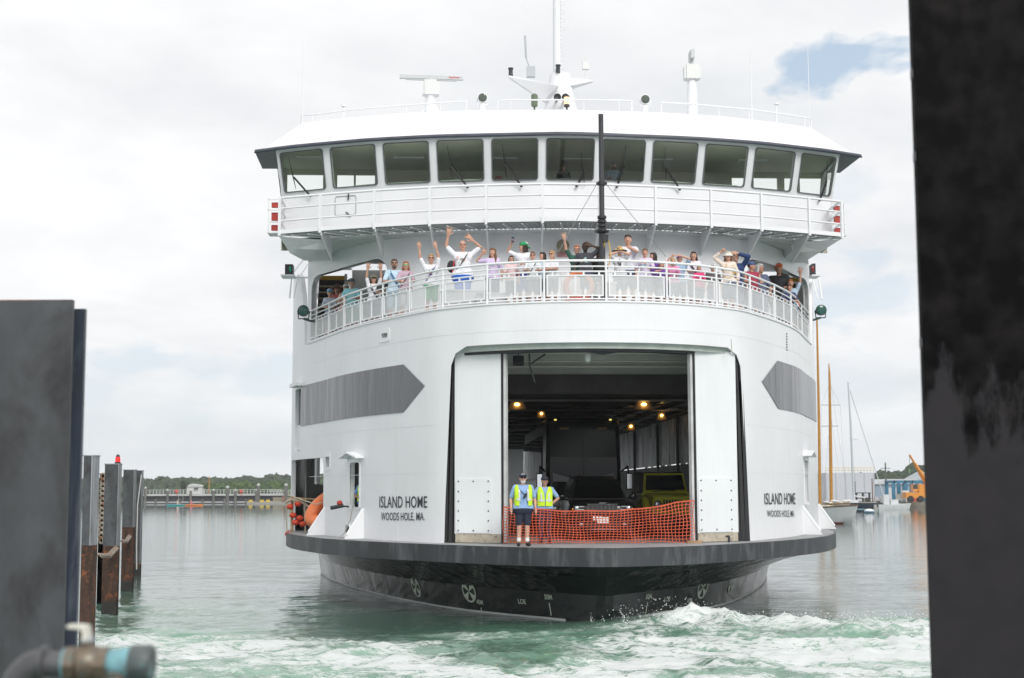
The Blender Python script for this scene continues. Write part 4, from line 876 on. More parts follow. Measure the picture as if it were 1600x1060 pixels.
# jackstaff at the bow
v = .62; ub, z0 = SV(941.8, 470, v); ut, z1 = SV(938.8, 179, v)
k = MB(); k.tube([(ub, v, ZP-.05), (ub, v, 10.6)], [.085, .085], 14); k.tube([(ub, v, 10.6), (ub, v, 10.75), (ub, v, z1)], [.085, .075, .07], 14); js = k.build('jackstaff', mat('pole_black', (.03, .032, .038), .35), ferry, 40)
_, za = SV(940, 287, v); _, zc_ = SV(940, 340, v); _, zd = SV(940, 361, v)
k = MB()
for z in (za,): k.box((ub, v, z), (.3, .1, .06)); k.lathe([(.11, z-.05), (.11, z+.05)], 12, (ub, v, 0))
for z in np.linspace(zd+.02, zc_, 4): k.lathe([(.1, z-.05), (.125, z-.03), (.125, z+.03), (.1, z+.05)], 12, (ub, v, 0))
k.build('collar', BLACK, js, 30); k = MB(); k.lathe([(.1, zd-.08), (.2, zd-.04), (.2, zd), (.1, zd+.02)], 12, (ub, v, 0)); k.box((ub+.08, v-.05, zd-.22), (.16, .14, .2)); k.build('sheave', BLACK, js, 30)
k = MB(); pts = [(ub+.12+math.sin(t)*.09, v-.06, zd-.62+math.cos(t)*.4) for t in np.linspace(0, 2*math.pi, 20)]; k.tube(pts, .014, 6); k.build('yellow_cable', mat('cable_yellow', (.7, .42, .04), .5), js)
k = MB()
for sg, px, py in ((-1, 872, 395), (1, 1041, 402)):
    s, z = BULK.hit(px, py); 
    u2, z2 = SV(px, py, v+.2); k.tube([(ub+sg*.14, v, za-.03), (u2, v+.2, z2 if sg > 0 else z2)], .009, 5)
k.build('guy_wire', mat('wire_grey', (.3, .3, .3), .4, metal=.5), js)
k = MB(); k.tube([(SV(1041, 402, v+.2)[0], v+.15, ZP+1.15), (SV(1041, 402, v+.2)[0], v+.15, SV(1041, 402, v+.2)[1])], .012); k.build('wire_anchor', RAILW, js)
# ================================================================ VEHICLES on the car deck (ship coordinates -> world)
def on_ship(u, v, z=ZD): return from_ship(u, v, z)
CARB = mat('car_black', (.005, .005, .006), .15, spec=.35); CGL = mat('car_glass', (.006, .008, .009), .06, spec=.3); TYRE = mat('tyre', (.015, .015, .016), .8); RIM = mat('rim_alloy', (.35, .36, .38), .3, metal=.8); LENSW = mat('lens_clear', (.65, .68, .70), .08, metal=.5); GRLD = mat('grille_dark', (.01, .01, .011), .4)
def wheel(root, x, y, r_, w_=.24, rz=0):
    k = MB(); k.lathe([(r_*.62, -w_/2), (r_*.95, -w_/2), (r_, -w_*.35), (r_, w_*.35), (r_*.95, w_/2), (r_*.62, w_/2)], 22, (x, y, r_), axis='X'); t = k.build('wheel', TYRE, root, 40)
    k = MB(); k.lathe([(r_*.62, -w_*.42), (r_*.58, -w_*.3), (.06, -w_*.3), (.05, w_*.3), (r_*.58, w_*.3), (r_*.62, w_*.42)], 18, (x, y, r_), axis='X')
    k.build('rim', RIM, t, 30)
def sect(y, hw_, z0, z1, r_=.12, tum=0.0, n=4):
    """rounded cross section of a body at station y; tum narrows the top"""
    pts = []
    for cx_, cz_, g in ((hw_-r_, z0+r_, -90), (hw_-tum-r_, z1-r_, 0), (-hw_+tum+r_, z1-r_, 90), (-hw_+r_, z0+r_, 180)):
        for i in range(n+1): t = R(g+90*i/n); pts.append((cx_+math.cos(t)*r_, y, cz_+math.sin(t)*r_))
    return pts
SYW = SYAW
# black SUV (front at y=0, body runs toward +y)
def make_suv(loc, label):
    root = empty('suv', loc, SYW, label, 'car')
    k = MB(); k.loft([sect(-.02, .72, .42, .80, .1), sect(.03, .86, .32, .93, .1), sect(.2, .93, .26, 1.02, .1), sect(.7, .96, .24, 1.08, .1, .05), sect(1.15, .97, .24, 1.13, .1, .06), sect(3.4, .97, .24, 1.16, .1, .06), sect(4.6, .93, .28, 1.14, .1, .08), sect(4.78, .85, .4, 1.0, .1)]); body = k.build('body', CARB, root, 35)
    k = MB(); k.loft([sect(1.05, .84, 1.08, 1.13, .02), sect(1.75, .76, 1.08, 1.66, .08, .1), sect(2.3, .76, 1.08, 1.76, .1, .12), sect(3.7, .76, 1.08, 1.75, .1, .12), sect(4.55, .72, 1.08, 1.45, .08, .1)]); k.build('cabin', CARB, body, 35)
    k = MB(); k.loft([[(-.74, 1.02, 1.15), (.74, 1.02, 1.15), (.74, 1.06, 1.13), (-.74, 1.06, 1.13)], [(-.60, 1.70, 1.66), (.60, 1.70, 1.66), (.60, 1.75, 1.64), (-.60, 1.75, 1.64)]]); k.build('windshield', glass('car_windshield', (.30, .36, .33)), root)
    for sg in (-1, 1):
        k = MB(); k.loft([[(sg*.80, 1.5, 1.16), (sg*.685, 1.9, 1.60)], [(sg*.815, 3.9, 1.18), (sg*.70, 3.8, 1.60)]], cap=False, closed=False); k.build('side_window', CGL, root)
        k = MB(); k.loft([sect(-.035, .16, .70, .82, .04), sect(.04, .19, .69, .84, .04), sect(.14, .17, .71, .84, .04)]); k.v = [(x+sg*.68, y+abs(x+sg*.0)*.0+.03, z) for x, y, z in k.v]; h = k.build('headlight', GRLD, root, 35)
        k = MB(); k.ell((sg*.74, -.035, .765), (.06, .03, .045), 12, 8); k.box((sg*.66, -.02, .80), (.26, .02, .018)); k.box((sg*.66, -.02, .72), (.26, .02, .02)); k.build('lens', LENSW, h)
        k = MB(); k.box((sg*.84, .03, .74), (.05, .05, .03)); k.build('marker_lamp', emis('marker_amber', (.9, .35, .03), .8), h)
        k = MB(); k.ell((sg*1.06, 1.35, 1.18), (.12, .07, .09), 12, 8); k.tube([(sg*.86, 1.4, 1.12), (sg*1.0, 1.38, 1.15)], .03); k.build('side_mirror', CARB, root, 50)
        k = MB(); k.ell((sg*.62, .0, .45), (.07, .04, .04), 10, 6); k.build('fog_lamp', LENSW, root)
    k = MB(); 
    for i in range(7):
        x = -.36+i*.12; k.loft([[(x-.05, -.055, .68), (x+.05, -.055, .68), (x+.05, .0, .68), (x-.05, .0, .68)], [(x-.05, -.04, .84), (x+.05, -.04, .84), (x+.05, .0, .84), (x-.05, .0, .84)]])
    g = k.build('grille', GRLD, root); k = MB()
    for i in range(7):
        x = -.36+i*.12; k.tube([(x-.047, -.065, .68), (x+.047, -.065, .68), (x+.047, -.052, .845), (x-.047, -.052, .845), (x-.047, -.065, .68)], .006, 5)
    k.tube([(-.44, -.05, .66), (.44, -.05, .66), (.44, -.03, .865), (-.44, -.03, .865), (-.44, -.05, .66)], .008, 5); k.build('grille_trim', mat('trim_grey', (.42, .43, .45), .25, metal=.7), g)
    k = MB(); k.box((0, -.03, .43), (1.0, .04, .14)); k.build('lower_grille', GRLD, root); k = MB(); k.box((0, -.06, .31), (1.0, .03, .02)); k.build('bumper_strip', mat('trim_grey', (.42, .43, .45), .25), root)
    vs, fs = text_faces('JEEP', .01); k = MB(); k.add([((a-.5)*.2, -.035, .875+b*.035) for a, b in vs], fs); k.build('badge', mat('trim_grey', (.4, .4, .4), .3), root)
    k = MB(); k.box((0, -.075, .56), (.32, .02, .16)); lp = k.build('licence_plate', mat('plate_white', (.75, .76, .76), .5), root)
    for x in (-.83, .83):
        for y in (.95, 3.85): wheel(root, x, y, .38)
    return root
sv_ = make_suv(on_ship(.41, 2.9), 'black seven-slot-grille SUV parked nose-out at the front of the car deck'); sv_.scale = (1, 1, 1.06)
for c_ in sv_.children:
    if c_.name.split('.')[0] in ('headlight', 'grille', 'badge'): c_.location.z = .12
# lime off-roader
LIME = mat('lime_paint', (.52, .52, .04), .25, coat=.5)
root = empty('off_roader', on_ship(3.02, 6.6), SYW, 'yellow green boxy off-roader with round headlights at the right of the car deck', 'car'); root.scale = (1, 1, 1.1)
k = MB(); k.loft([sect(0, .62, .62, 1.12, .05, .06), sect(.05, .66, .6, 1.15, .05, .06), sect(1.45, .74, .6, 1.22, .05, .05)]); bd = k.build('hood', LIME, root, 30)
k = MB(); k.loft([sect(1.4, .78, .5, 1.24, .06), sect(4.1, .78, .5, 1.26, .06)]); k.build('body', LIME, root, 30)
k = MB(); k.loft([[(-.72, 1.45, 1.24), (.72, 1.45, 1.24), (.72, 1.52, 1.24), (-.72, 1.52, 1.24)], [(-.64, 1.72, 1.80), (.64, 1.72, 1.80), (.64, 1.79, 1.80), (-.64, 1.79, 1.80)]]); fr = k.build('windshield_frame', LIME, root)
k = MB(); k.loft([[(-.64, 1.455, 1.31), (.64, 1.455, 1.31)], [(-.58, 1.685, 1.74), (.58, 1.685, 1.74)]], cap=False, closed=False); k.v = [(x, y-.012, z) for x, y, z in k.v]; k.build('windshield', CGL, fr)
k = MB(); k.loft([sect(1.8, .68, 1.24, 1.84, .06, .04), sect(4.0, .70, 1.24, 1.86, .06, .04)]); k.build('hard_top', GRLD, root, 30)
k = MB(); k.loft([sect(-.03, .60, .62, 1.12, .06, .05), sect(.01, .62, .6, 1.13, .06, .05)]); gr = k.build('grille_panel', LIME, root, 30)
k = MB()
for i in range(7): x = -.27+i*.09; k.loft([[(a, -.036, b) for a, b in rrect(x-.028, x+.028, .70, 1.04, .025, 3)], [(a, -.03, b) for a, b in rrect(x-.028, x+.028, .70, 1.04, .025, 3)]])
k.build('grille_slots', GRLD, gr)
for sg in (-1, 1):
    k = MB(); k.lathe([(.115, -.01), (.12, -.05), (.1, -.055)], 18, (sg*.47, 0, .90), axis='Y'); h = k.build('headlight', GRLD, root, 30); k = MB(); k.lathe([(.1, -.045), (.07, -.07), (.01, -.08)], 18, (sg*.47, 0, .90), axis='Y'); k.build('lens', LENSW, h)
    k = MB(); k.tube([(sg*.8, -.05, .72), (sg*.82, .15, .96), (sg*.82, .5, 1.05), (sg*.82, .95, .95), (sg*.82, 1.2, .68)], .12, 8); k.build('fender', LIME, root, 50)
    k = MB(); k.box((sg*.93, 1.55, 1.35), (.2, .12, .2)); k.build('side_mirror', GRLD, root)
    k = MB(); k.box((sg*.74, -.04, .78), (.12, .03, .06)); k.build('turn_lamp', LENSW, root)
k = MB(); k.box((0, -.22, .52), (1.5, .2, .2)); k.build('bumper', GRLD, root); k = MB(); k.tube([(-.4, 1.4, 1.26), (-.1, 1.36, 1.30), (.3, 1.35, 1.30)], .012); k.build('wiper', GRLD, root)
for x in (-.8, .8):
    for y in (.55, 3.3): wheel(root, x, y, .42, .28)
# dark coach
root = empty('coach', on_ship(.40, 8.3), SYW, 'tall dark touring coach with a huge black windscreen filling the middle of the car deck', 'bus')
BUSB = mat('bus_black', (.006, .007, .008), .3, spec=.3); BUSS = mat('bus_silver', (.60, .61, .63), .22, metal=.3, var=.2, vscale=2)
def bs_(y, hw_, z0, z1, r_=.18, t=.06): return sect(y, hw_, z0, z1, r_, t, 5)
k = MB(); k.loft([bs_(0, 1.12, .5, 3.5), bs_(.1, 1.25, .38, 3.68), bs_(.4, 1.29, .34, 3.8), bs_(11.8, 1.29, .34, 3.8), bs_(12.1, 1.2, .4, 3.7)]); body = k.build('body', BUSB, root, 30)
k = MB(); 
for sg in (-1, 1): k.loft([[(sg*1.295, .9, z), (sg*1.297, 11.9, z)] for z in (.5, 1.1, 1.75)], cap=False, closed=False)
k.build('side_panel', BUSS, root)
for i in range(6):
    k = MB(); y = 1.0+i*1.82
    for sg in (-1,): k.loft([[(sg*1.285, y, 1.85), (sg*1.285, y+1.7, 1.85)], [(sg*1.245, y+.1, 3.25), (sg*1.245, y+1.8, 3.25)]], cap=False, closed=False)
    k.v = [(x+(-.03), yy, z) for x, yy, z in k.v]; k.build('side_window', mat('bus_window', (.04, .045, .05), .05, bump=.3, bscale=2), root)
k = MB(); k.loft([[(-1.02, -.01, 1.15), (1.02, -.01, 1.15)], [(-1.1, -.025, 2.2), (1.1, -.025, 2.2)], [(-1.06, .04, 3.22), (1.06, .04, 3.22)]], cap=False, closed=False); k.v = [(x*1.0, y-.03+.10*abs(x)**2*.3, z) for x, y, z in k.v]; ws = k.build('windshield', mat('bus_glass', (.004, .006, .007), .04, spec=.25), root)
k = MB(); k.box((0, -.055, 2.2), (.025, .02, 2.0)); k.build('centre_bar', GRLD, ws)
for sg in (-1, 1):
    k = MB(); k.tube([(sg*.12, -.09, 1.2), (sg*.42, -.1, 1.18), (sg*.12, -.11, 1.95)], .016, 5); k.tube([(sg*.12, -.11, 1.95), (sg*.08, -.1, 1.3)], .02, 5); k.build('wiper', GRLD, ws)
    k = MB(); k.tube([(sg*1.1, .05, 3.3), (sg*1.35, -.2, 3.0), (sg*1.4, -.25, 2.3)] if False else [(sg*1.25, .1, 2.05), (sg*1.42, -.2, 2.2), (sg*1.44, -.28, 1.95)], .035, 6); k.box((sg*1.45, -.28, 1.72), (.2, .16, .55)); m_ = k.build('side_mirror', BUSB, root); k = MB(); k.box((sg*1.45, -.37, 1.72), (.15, .012, .46)); k.build('mirror_glass', CHROME, m_)
    k = MB(); k.ell((sg*.9, -.02, .85), (.16, .06, .12), 12, 8); k.build('headlight', LENSW, root)
    k = MB(); k.box((sg*.9, .02, 3.72), (.08, .05, .04)); k.build('marker_lamp', emis('marker_yel', (.9, .75, .2), 1.2), root)
    vs, fs = text_faces('28000', .01); k = MB(); k.add([(sg*.62+(a-.5)*.32, -.012, 3.4+b*.07) for a, b in vs], fs); k.build('fleet_number', mat('number_gold', (.35, .17, .03), .5), root)
k = MB(); k.box((0, -.01, 1.02), (2.0, .05, .2)); k.build('front_panel', BUSS, root)
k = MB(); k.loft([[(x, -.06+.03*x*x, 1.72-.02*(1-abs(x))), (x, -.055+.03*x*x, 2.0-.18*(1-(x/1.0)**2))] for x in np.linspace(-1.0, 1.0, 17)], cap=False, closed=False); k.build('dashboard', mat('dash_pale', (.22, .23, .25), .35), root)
for x in (-1.15, 1.15):
    for y in (2.6, 8.2, 9.5): wheel(root, x, y, .5, .3)
# dark car at the far right, behind the net
root = empty('parked_car', on_ship(-3.3, 13.0), SYW, 'dark car half hidden left of the coach behind the two deckhands', 'car')
k = MB(); k.loft([sect(0, .8, .4, .8), sect(.2, .88, .3, .95), sect(1.1, .9, .25, 1.02), sect(4.2, .88, .3, 1.0), sect(4.4, .8, .4, .9)]); b_ = k.build('body', mat('car_grey', (.06, .065, .07), .2, coat=.5), root, 35); k = MB(); k.loft([sect(1.0, .78, .98, 1.04, .02), sect(1.8, .7, .98, 1.42, .08, .08), sect(3.2, .7, .98, 1.42, .08, .08), sect(4.0, .72, .98, 1.1, .03)]); k.build('cabin', CGL, b_, 35)
for sg in (-1, 1): k = MB(); k.ell((sg*.62, .03, .68), (.16, .05, .06), 10, 6); k.build('headlight', LENSW, root)
for x in (-.78, .78):
    for y in (.85, 3.5): wheel(root, x, y, .32)
# ---- orange safety net across the doorway
NETM = mat('net_orange', (.55, .085, .035), .55, var=.25, vscale=4); nu, nv_ = 52, 12; u0, u1 = -2.52, 2.66
def netp(a, b):
    u = u0+(u1-u0)*a; zt_ = 2.98-.12*math.sin(math.pi*min(1, a*1.1))+.16*max(0, a-.72)/.28*.9; zb_ = 2.02+.28*max(0, a-.82)/.18; zb_ = 2.02
    z = zb_+(zt_-zb_)*b; sag = .03*math.sin(a*19+b*2)+.02*math.sin(a*43+b*5); return (u+.015*math.sin(b*9+a*30), .78+.14*math.sin(math.pi*a)*(1-b)+sag, z+.012*math.sin(a*25+b*3)-.05*math.sin(math.pi*a)*(1-b)*.0)
k = MB()
for i in range(nu+1):
    a = i/nu; pts = [netp(a, b) for b in np.linspace(0, 1, 17)]; w_ = .0095; k.loft([[(p[0]-w_, p[1], p[2]), (p[0]+w_, p[1], p[2]), (p[0]+w_, p[1]+.004, p[2]), (p[0]-w_, p[1]+.004, p[2])] for p in pts])
for j in range(nv_+1):
    b = j/nv_; pts = [netp(a, b) for a in np.linspace(0, 1, 80)]; w_ = .009 if j < nv_ else .02; k.loft([[(p[0], p[1]-.002, p[2]-w_), (p[0], p[1]-.002, p[2]+w_), (p[0], p[1]+.003, p[2]+w_), (p[0], p[1]+.003, p[2]-w_)] for p in pts])
net = k.build('safety_net', NETM, None); net.location = (SX, SY, 0); net.rotation_euler = (0, 0, SYAW); tag(net, 'orange safety net strung across the open bow doorway', 'net')
k = MB()
for i in range(3):
    for j in range(2): a = .475+i*.019; b = .80-j*.07; p = netp(a, b); k.box((p[0], p[1]+.012, p[2]), (.07, .006, .06))
tg = k.build('white_tag', mat('plate_white', (.75, .76, .76), .5), net)
# wooden wedges on the deck edge
WDG = mat('wedge_wood', (.34, .21, .12), .75, var=.3, vscale=9, bump=.3)
for px, lab in ((815, 'wooden block on the deck edge at the feet of the man in shorts'), (1085, 'wooden block on the deck edge below the right door')):
    q = atZ(px, 849.5, ZD); k = MB(); k.box((0, 0, .035), (.40, .16, .07)); tag(k.build('wooden_block', WDG, None, loc=(q.x, q.y, ZD+.006), rz=SYAW), lab, 'block', 'wooden blocks at the doorway')
q = atZ(803, 846.5, ZD); k = MB(); k.box((0, 0, .008), (.42, .35, .006)); k.build('yellow_deck_mark', mat('yellow_mark', (.65, .40, .02), .6), ferry); bpy.context.view_layer.objects; o = bpy.data.objects['yellow_deck_mark']; uu = to_ship(q.x, q.y); o.location = (uu[0], uu[1], ZD)
for px in (756, 1139): q = atZ(px, 848, ZD); uu = to_ship(q.x, q.y); k = MB(); k.tube([(uu[0], uu[1], ZD), (uu[0], uu[1], ZD+.16)], .035, 8); k.ell((uu[0]-.03, uu[1], ZD+.17), (.07, .04, .03), 8, 6); k.build('deck_pin', DARKM, ferry)
# orange life raft tube in the mooring bay
ORG = mat('raft_orange', (.75, .19, .06), .5, var=.12, vscale=4)
sc_, _ = WALL.hit(499, 800); p = smap(WALL, sc_, 0, -.55); c = from_ship(p[0], p[1], ZD+.95)
root = empty('life_raft', c, 0, 'orange inflatable life raft tipped up in the mooring bay behind the fin', 'raft')
ax1 = Vector((.75, -.35, .25)).normalized(); ax2 = Vector((.25, .35, .75)).normalized(); k = MB(); pts = [ax1*math.cos(t)*.95+ax2*math.sin(t)*.55 for t in np.linspace(0, 2*math.pi, 25)]; k.tube(pts, .24, 12, cap=False); k.build('tube', ORG, root, 50)
k = MB()
for i, t in enumerate(np.linspace(2.6, 5.0, 7)): p0 = ax1*math.cos(t)*1.05+ax2*math.sin(t)*.62; k.box(p0+Vector((.0, -.22, -.05)), (.12, .05, .06), ry=.7 if i % 2 else -.7)
k.build('patches', mat('patch_grey', (.12, .12, .13), .6), root); k = MB(); k.tube([(-1.5, -.3, .35), (-.6, -.35, .05), (.2, -.3, .3), (.9, -.2, .5)], .018, 6); k.build('grab_rope', mat('rope_tan', (.45, .38, .28), .8), root)
sc_, _ = WALL.hit(461, 800); q = atY(461, 826, 52.5)
for px, py, lab, col_ in ((460, 792, 'bundle of small red floats and rope hung on the rusty stanchion of the mooring bay', (.62, .06, .02)),):
    q = atY(px, py, 50.5); root = empty('float_bundle', q, 0, lab, 'floats'); 
    for dx, dz in ((-.15, .0), (.12, .1), (-.05, -.3), (.2, -.4), (.05, -.55), (-.2, -.95), (.3, -.6)): k = MB(); k.ell((dx, 0, dz), (.13, .12, .10), 10, 8); k.build('float', mat('float_orange', col_, .45), root, 60)
    k = MB(); k.tube([(-.3, 0, .15), (-.1, -.1, .25), (.2, 0, .2), (.5, 0, 0)], .05); k.tube([(-.3, 0, .2), (-.25, 0, -.9)], .02); k.tube([(.35, 0, .1), (.4, 0, -1.0), (.1, 0, -1.5)], .03); k.build('rope', mat('rope_tan', (.45, .38, .28), .8), root)
a = WALL.hit(463, 800)[0]; p = smap(WALL, a, 0, .15); k = MB(); k.tube([(p[0], p[1], ZD), (p[0], p[1], ZD+1.25)], .05, 8); k.tube([(p[0], p[1], ZD+1.2), (p[0]+.9, p[1]-.6, ZD+1.15)], .03, 8); k.build('bay_stanchion', mat('stanchion_rust', (.42, .30, .18), .7, var=.3, vscale=6, second=(.25, .10, .03), mix=(.5, .62)), ferry)
s, z = WALL.hit(557, 790); s2, z2 = WALL.hit(550, 833); a = smap(WALL, s, z, .12); b_ = smap(WALL, s2, z2, .25); k = MB(); k.tube([a, ((a[0]+b_[0])/2+.06, (a[1]+b_[1])/2, (a[2]+b_[2])/2), b_, (b_[0]-.15, b_[1]-.1, ZD+.02)], .016, 6); rp = k.build('rope', mat('rope_grey', (.35, .34, .32), .8), None); rp.location = (SX, SY, 0); rp.rotation_euler = (0, 0, SYAW); tag(rp, 'thin grey line running from the side window down to the hawse hole', 'rope')
# ring buoy and other gear seen through the rail
s, z = WALL.hit(905, 450); p = smap(WALL, s, 0, -.5); c = from_ship(p[0], p[1], ZP+.5); k = MB(); k.tube([(math.cos(t)*.36, .02, math.sin(t)*.36) for t in np.linspace(0, 2*math.pi, 25)], .075, 10, cap=False); tag(k.build('life_ring', ORG, None, 50, loc=c, rz=SYAW), 'orange life ring hanging behind the middle of the upper deck rail', 'life ring')
k = MB(); k.ell((0, 0, .12), (.42, .2, .13), 14, 8); s, z = WALL.hit(905, 468); p = smap(WALL, s, 0, -.55); tag(k.build('orange_bag', mat('bag_red', (.75, .08, .02), .6), None, 60, loc=from_ship(p[0], p[1], ZP-.03)), 'red orange bag lying on the upper deck below the life ring', 'bag')
# ================================================================ PEOPLE
SK = {'f': (.58, .33, .24), 'g': (.50, .27, .19), 't': (.42, .22, .15), 'd': (.085, .045, .03), 'b': (.20, .105, .065)}
def cmat(kind, c, rough=.75): return mat('%s_%02d%02d%02d' % (kind, int(c[0]*99), int(c[1]*99), int(c[2]*99)), c, rough, var=.12, vscale=6, bump=.2, bscale=14)
def ik(S, T, l1, l2, pole):
    S, T = Vector(S), Vector(T); d = T-S; L_ = min(d.length, (l1+l2)*.985); d = d.normalized(); T = S+d*L_; a = (l1*l1-l2*l2+L_*L_)/(2*L_); h = math.sqrt(max(0, l1*l1-a*a)); p = Vector(pole); p = (p-d*p.dot(d)); p = p.normalized() if p.length > 1e-4 else Vector((0, 0, -1))
    return S+d*a+p*h, T
def hand(k, W_, dr, up, side, s, spread=1.0, curl=.15, fist=False):
    """palm and five fingers; dr: along the fingers, up: palm normal, side: toward the thumb"""
    dr = dr.normalized(); up = (up-dr*up.dot(dr)).normalized(); sd_ = dr.cross(up).normalized(); 
    if sd_.dot(side) < 0: sd_ = -sd_
    c = W_+dr*.045*s; k.cap(W_+sd_*.012*s, W_+dr*.085*s+sd_*.016*s, .024*s, .026*s, 8); k.cap(W_-sd_*.010*s, W_+dr*.08*s-sd_*.022*s, .022*s, .024*s, 8)
    for i, (off, ln) in enumerate(((.030, .068), (.011, .078), (-.010, .072), (-.030, .056))):
        b = W_+dr*.088*s+sd_*off*s; dd = (dr+sd_*(off*7*spread)).normalized()
        if fist: m_ = b+(dr*.3+up*.9)*.03*s; k.cap(b, m_, .0115*s, .011*s, 6); k.cap(m_, m_-dr*.035*s, .011*s, .010*s, 6)
        else: m_ = b+dd*ln*.5*s; e_ = m_+(dd-up*-curl).normalized()*ln*.5*s; k.cap(b, m_, .0115*s, .0105*s, 6); k.cap(m_, e_, .0105*s, .0095*s, 6)
    tb = W_+dr*.025*s+sd_*.03*s; tm = tb+(dr*.6+sd_*.9*(1 if not fist else .2)+up*.2).normalized()*.04*s; k.cap(tb, tm, .014*s, .0125*s, 6); k.cap(tm, tm+(dr*.9+sd_*.35).normalized()*.03*s, .0125*s, .0105*s, 6)
def person(loc, rz, H_, label, skin='f', shirt=(.8, .8, .8), bottom=(.1, .12, .2), hair=None, hat=None, glasses=None, armL=('down',), armR=('down',), turn=0.0, sleeve=.45, short=True, build=1.0, hairlen=0, vest=None, beard=None, extra=None, group='people on the upper deck', lean=0.0, vox=.012, cat='person', shoes=(.05, .05, .06), female=False, bot_len=None, name='person'):
    s = H_/1.75; V = lambda x, y, z: Vector((x*s, y*s, z*s)); bw = build
    sk = cmat('skin', SK[skin], .6)
    ly = lambda z: -lean*(z-.95) if z > .95 else 0
    def P_(x, y, z): return V(x, y+ly(z), z)
    shx = (.155 if female else .175)*(.5+.5*bw)
    k = MB()
    # trunk, neck
    k.cap(P_(-.07*bw, 0, .92), P_(.07*bw, 0, .92), .125*s*bw, .125*s*bw, 12); k.cap(P_(0, .01, .95), P_(0, -.005*bw, 1.18), .125*s*bw, .12*s*bw, 12, sx=1.15); k.cap(P_(-.075, 0, 1.32), P_(.075, 0, 1.32), .115*s*(.6+.4*bw), .115*s*(.6+.4*bw), 12)
    k.cap(P_(0, 0, 1.12), P_(0, 0, 1.3), .125*s*bw, .13*s*(.6+.4*bw), 12, sx=1.1); k.cap(P_(-shx+.02, 0, 1.40), P_(shx-.02, 0, 1.40), .06*s, .06*s, 10); k.cap(P_(0, .01, 1.38), P_(0, -.005, 1.53), .058*s, .052*s, 10)
    hc = P_(0, -.012, 1.628); RT = Matrix.Rotation(turn, 3, 'Z')
    HS = 1.08; RT = Matrix.Rotation(turn, 3, 'Z') @ Matrix.Scale(HS, 3)
    def hp(x, y, z): return hc+RT @ V(x, y, z)
    k.ell(hc, (.076*s, .095*s, .108*s), 16, 10, M=RT); k.ell(hp(0, -.028, -.055), (.054*s, .056*s, .058*s), 12, 8, M=RT); k.cap(hp(0, -.088, .012), hp(0, -.103, -.020), .009*s, .014*s, 6); k.ell(hp(0, -.07, -.088), (.026*s, .022*s, .02*s), 8, 6)
    for sg in (-1, 1): k.ell(hp(sg*.078, .008, -.008), (.012*s, .022*s, .032*s), 8, 6, M=RT)
    # legs
    for sg in (-1, 1): k.cap(P_(sg*.088, 0, .88), P_(sg*.095, -.01, .5), .088*s*(.5+.5*bw), .058*s, 10); k.cap(P_(sg*.095, -.01, .5), P_(sg*.10, .02, .28), .056*s, .052*s, 10); k.cap(P_(sg*.10, .02, .28), P_(sg*.105, .02, .09), .052*s, .038*s, 10); k.cap(P_(sg*.105, .03, .05), P_(sg*.125, -.13, .04), .042*s, .035*s, 8)
    sleeves = []
    for sg, arm in ((-1, armL), (1, armR)):
        S = P_(sg*shx, 0, 1.40); l1, l2 = .285*s, .255*s; kind = arm[0]; pole = Vector((sg*.6, .5, -.6)); up = Vector((0, -1, 0)); fist = False; spread = .4; fd = None
        if kind == 'down': T = S+V(sg*.10, -.06, -.49); pole = Vector((sg*.4, .8, 0)); up = Vector((-sg, 0, 0))
        elif kind == 'hip': T = P_(sg*.17, -.06, 1.02); pole = Vector((sg, .3, -.1)); fist = True
        elif kind == 'rail': T = S+V(-sg*(.02 if len(arm) < 2 else arm[1]), -.36, -.27); pole = Vector((sg*.6, .2, -.9)); up = Vector((0, 0, -1)); fist = True
        elif kind == 'fold': T = P_(-sg*.08, -.24, 1.16); pole = Vector((sg, .0, -.5)); fist = True
        elif kind == 'face': T = hc+V(sg*.05, -.16, -.05); pole = Vector((sg, -.2, -.5)); fist = True
        elif kind == 'brow': T = hc+V(sg*.07, -.13, .06); pole = Vector((sg, -.2, .1)); fist = False; fd = Vector((-sg, -.1, .15))
        elif kind in ('to', 'fist', 'horns', 'wave', 'phone'): T = Vector((arm[1], arm[3] if len(arm) > 3 else -.12*s, arm[2])); pole = Vector((sg*.9, .25, -.35)); fist = kind in ('fist', 'phone'); spread = 2.3 if kind == 'wave' else .8
        E, T = ik(S, T, l1, l2, pole); k.cap(S, E, .050*s*(.5+.5*bw), .040*s, 10); k.cap(E, E.lerp(T, .35), .040*s, .039*s, 10); k.cap(E.lerp(T, .35), T, .039*s, .026*s, 10)
        fdv = fd or (T-E).normalized(); hand(k, T, fdv, up, Vector((-sg, 0, 0)), s*(1.3 if kind == 'wave' else 1.1), spread, fist=fist)
        sleeves.append((S, E, T, sg)); 
        if kind == 'phone' or (extra and extra.get('phone') == sg): extra = dict(extra or {}); extra['_ph'] = (T+(fdv*.10)*s+V(0, -.03, 0))
    me = remesh(k, name, sk, vox*s*.82, 1); body = bpy.data.objects.new(name, me); COL.objects.link(body); body.location = loc; body.rotation_euler = (0, 0, rz); tag(body, label, cat, group)
    def child(k_, nm, mt_, sm=None): o = k_.build(nm, mt_, body, sm); return o
    def rchild(k_, nm, mt_, vx=None): me_ = remesh(k_, nm, mt_, (vx or vox)*s, 4); o = bpy.data.objects.new(nm, me_); COL.objects.link(o); o.parent = body; return o
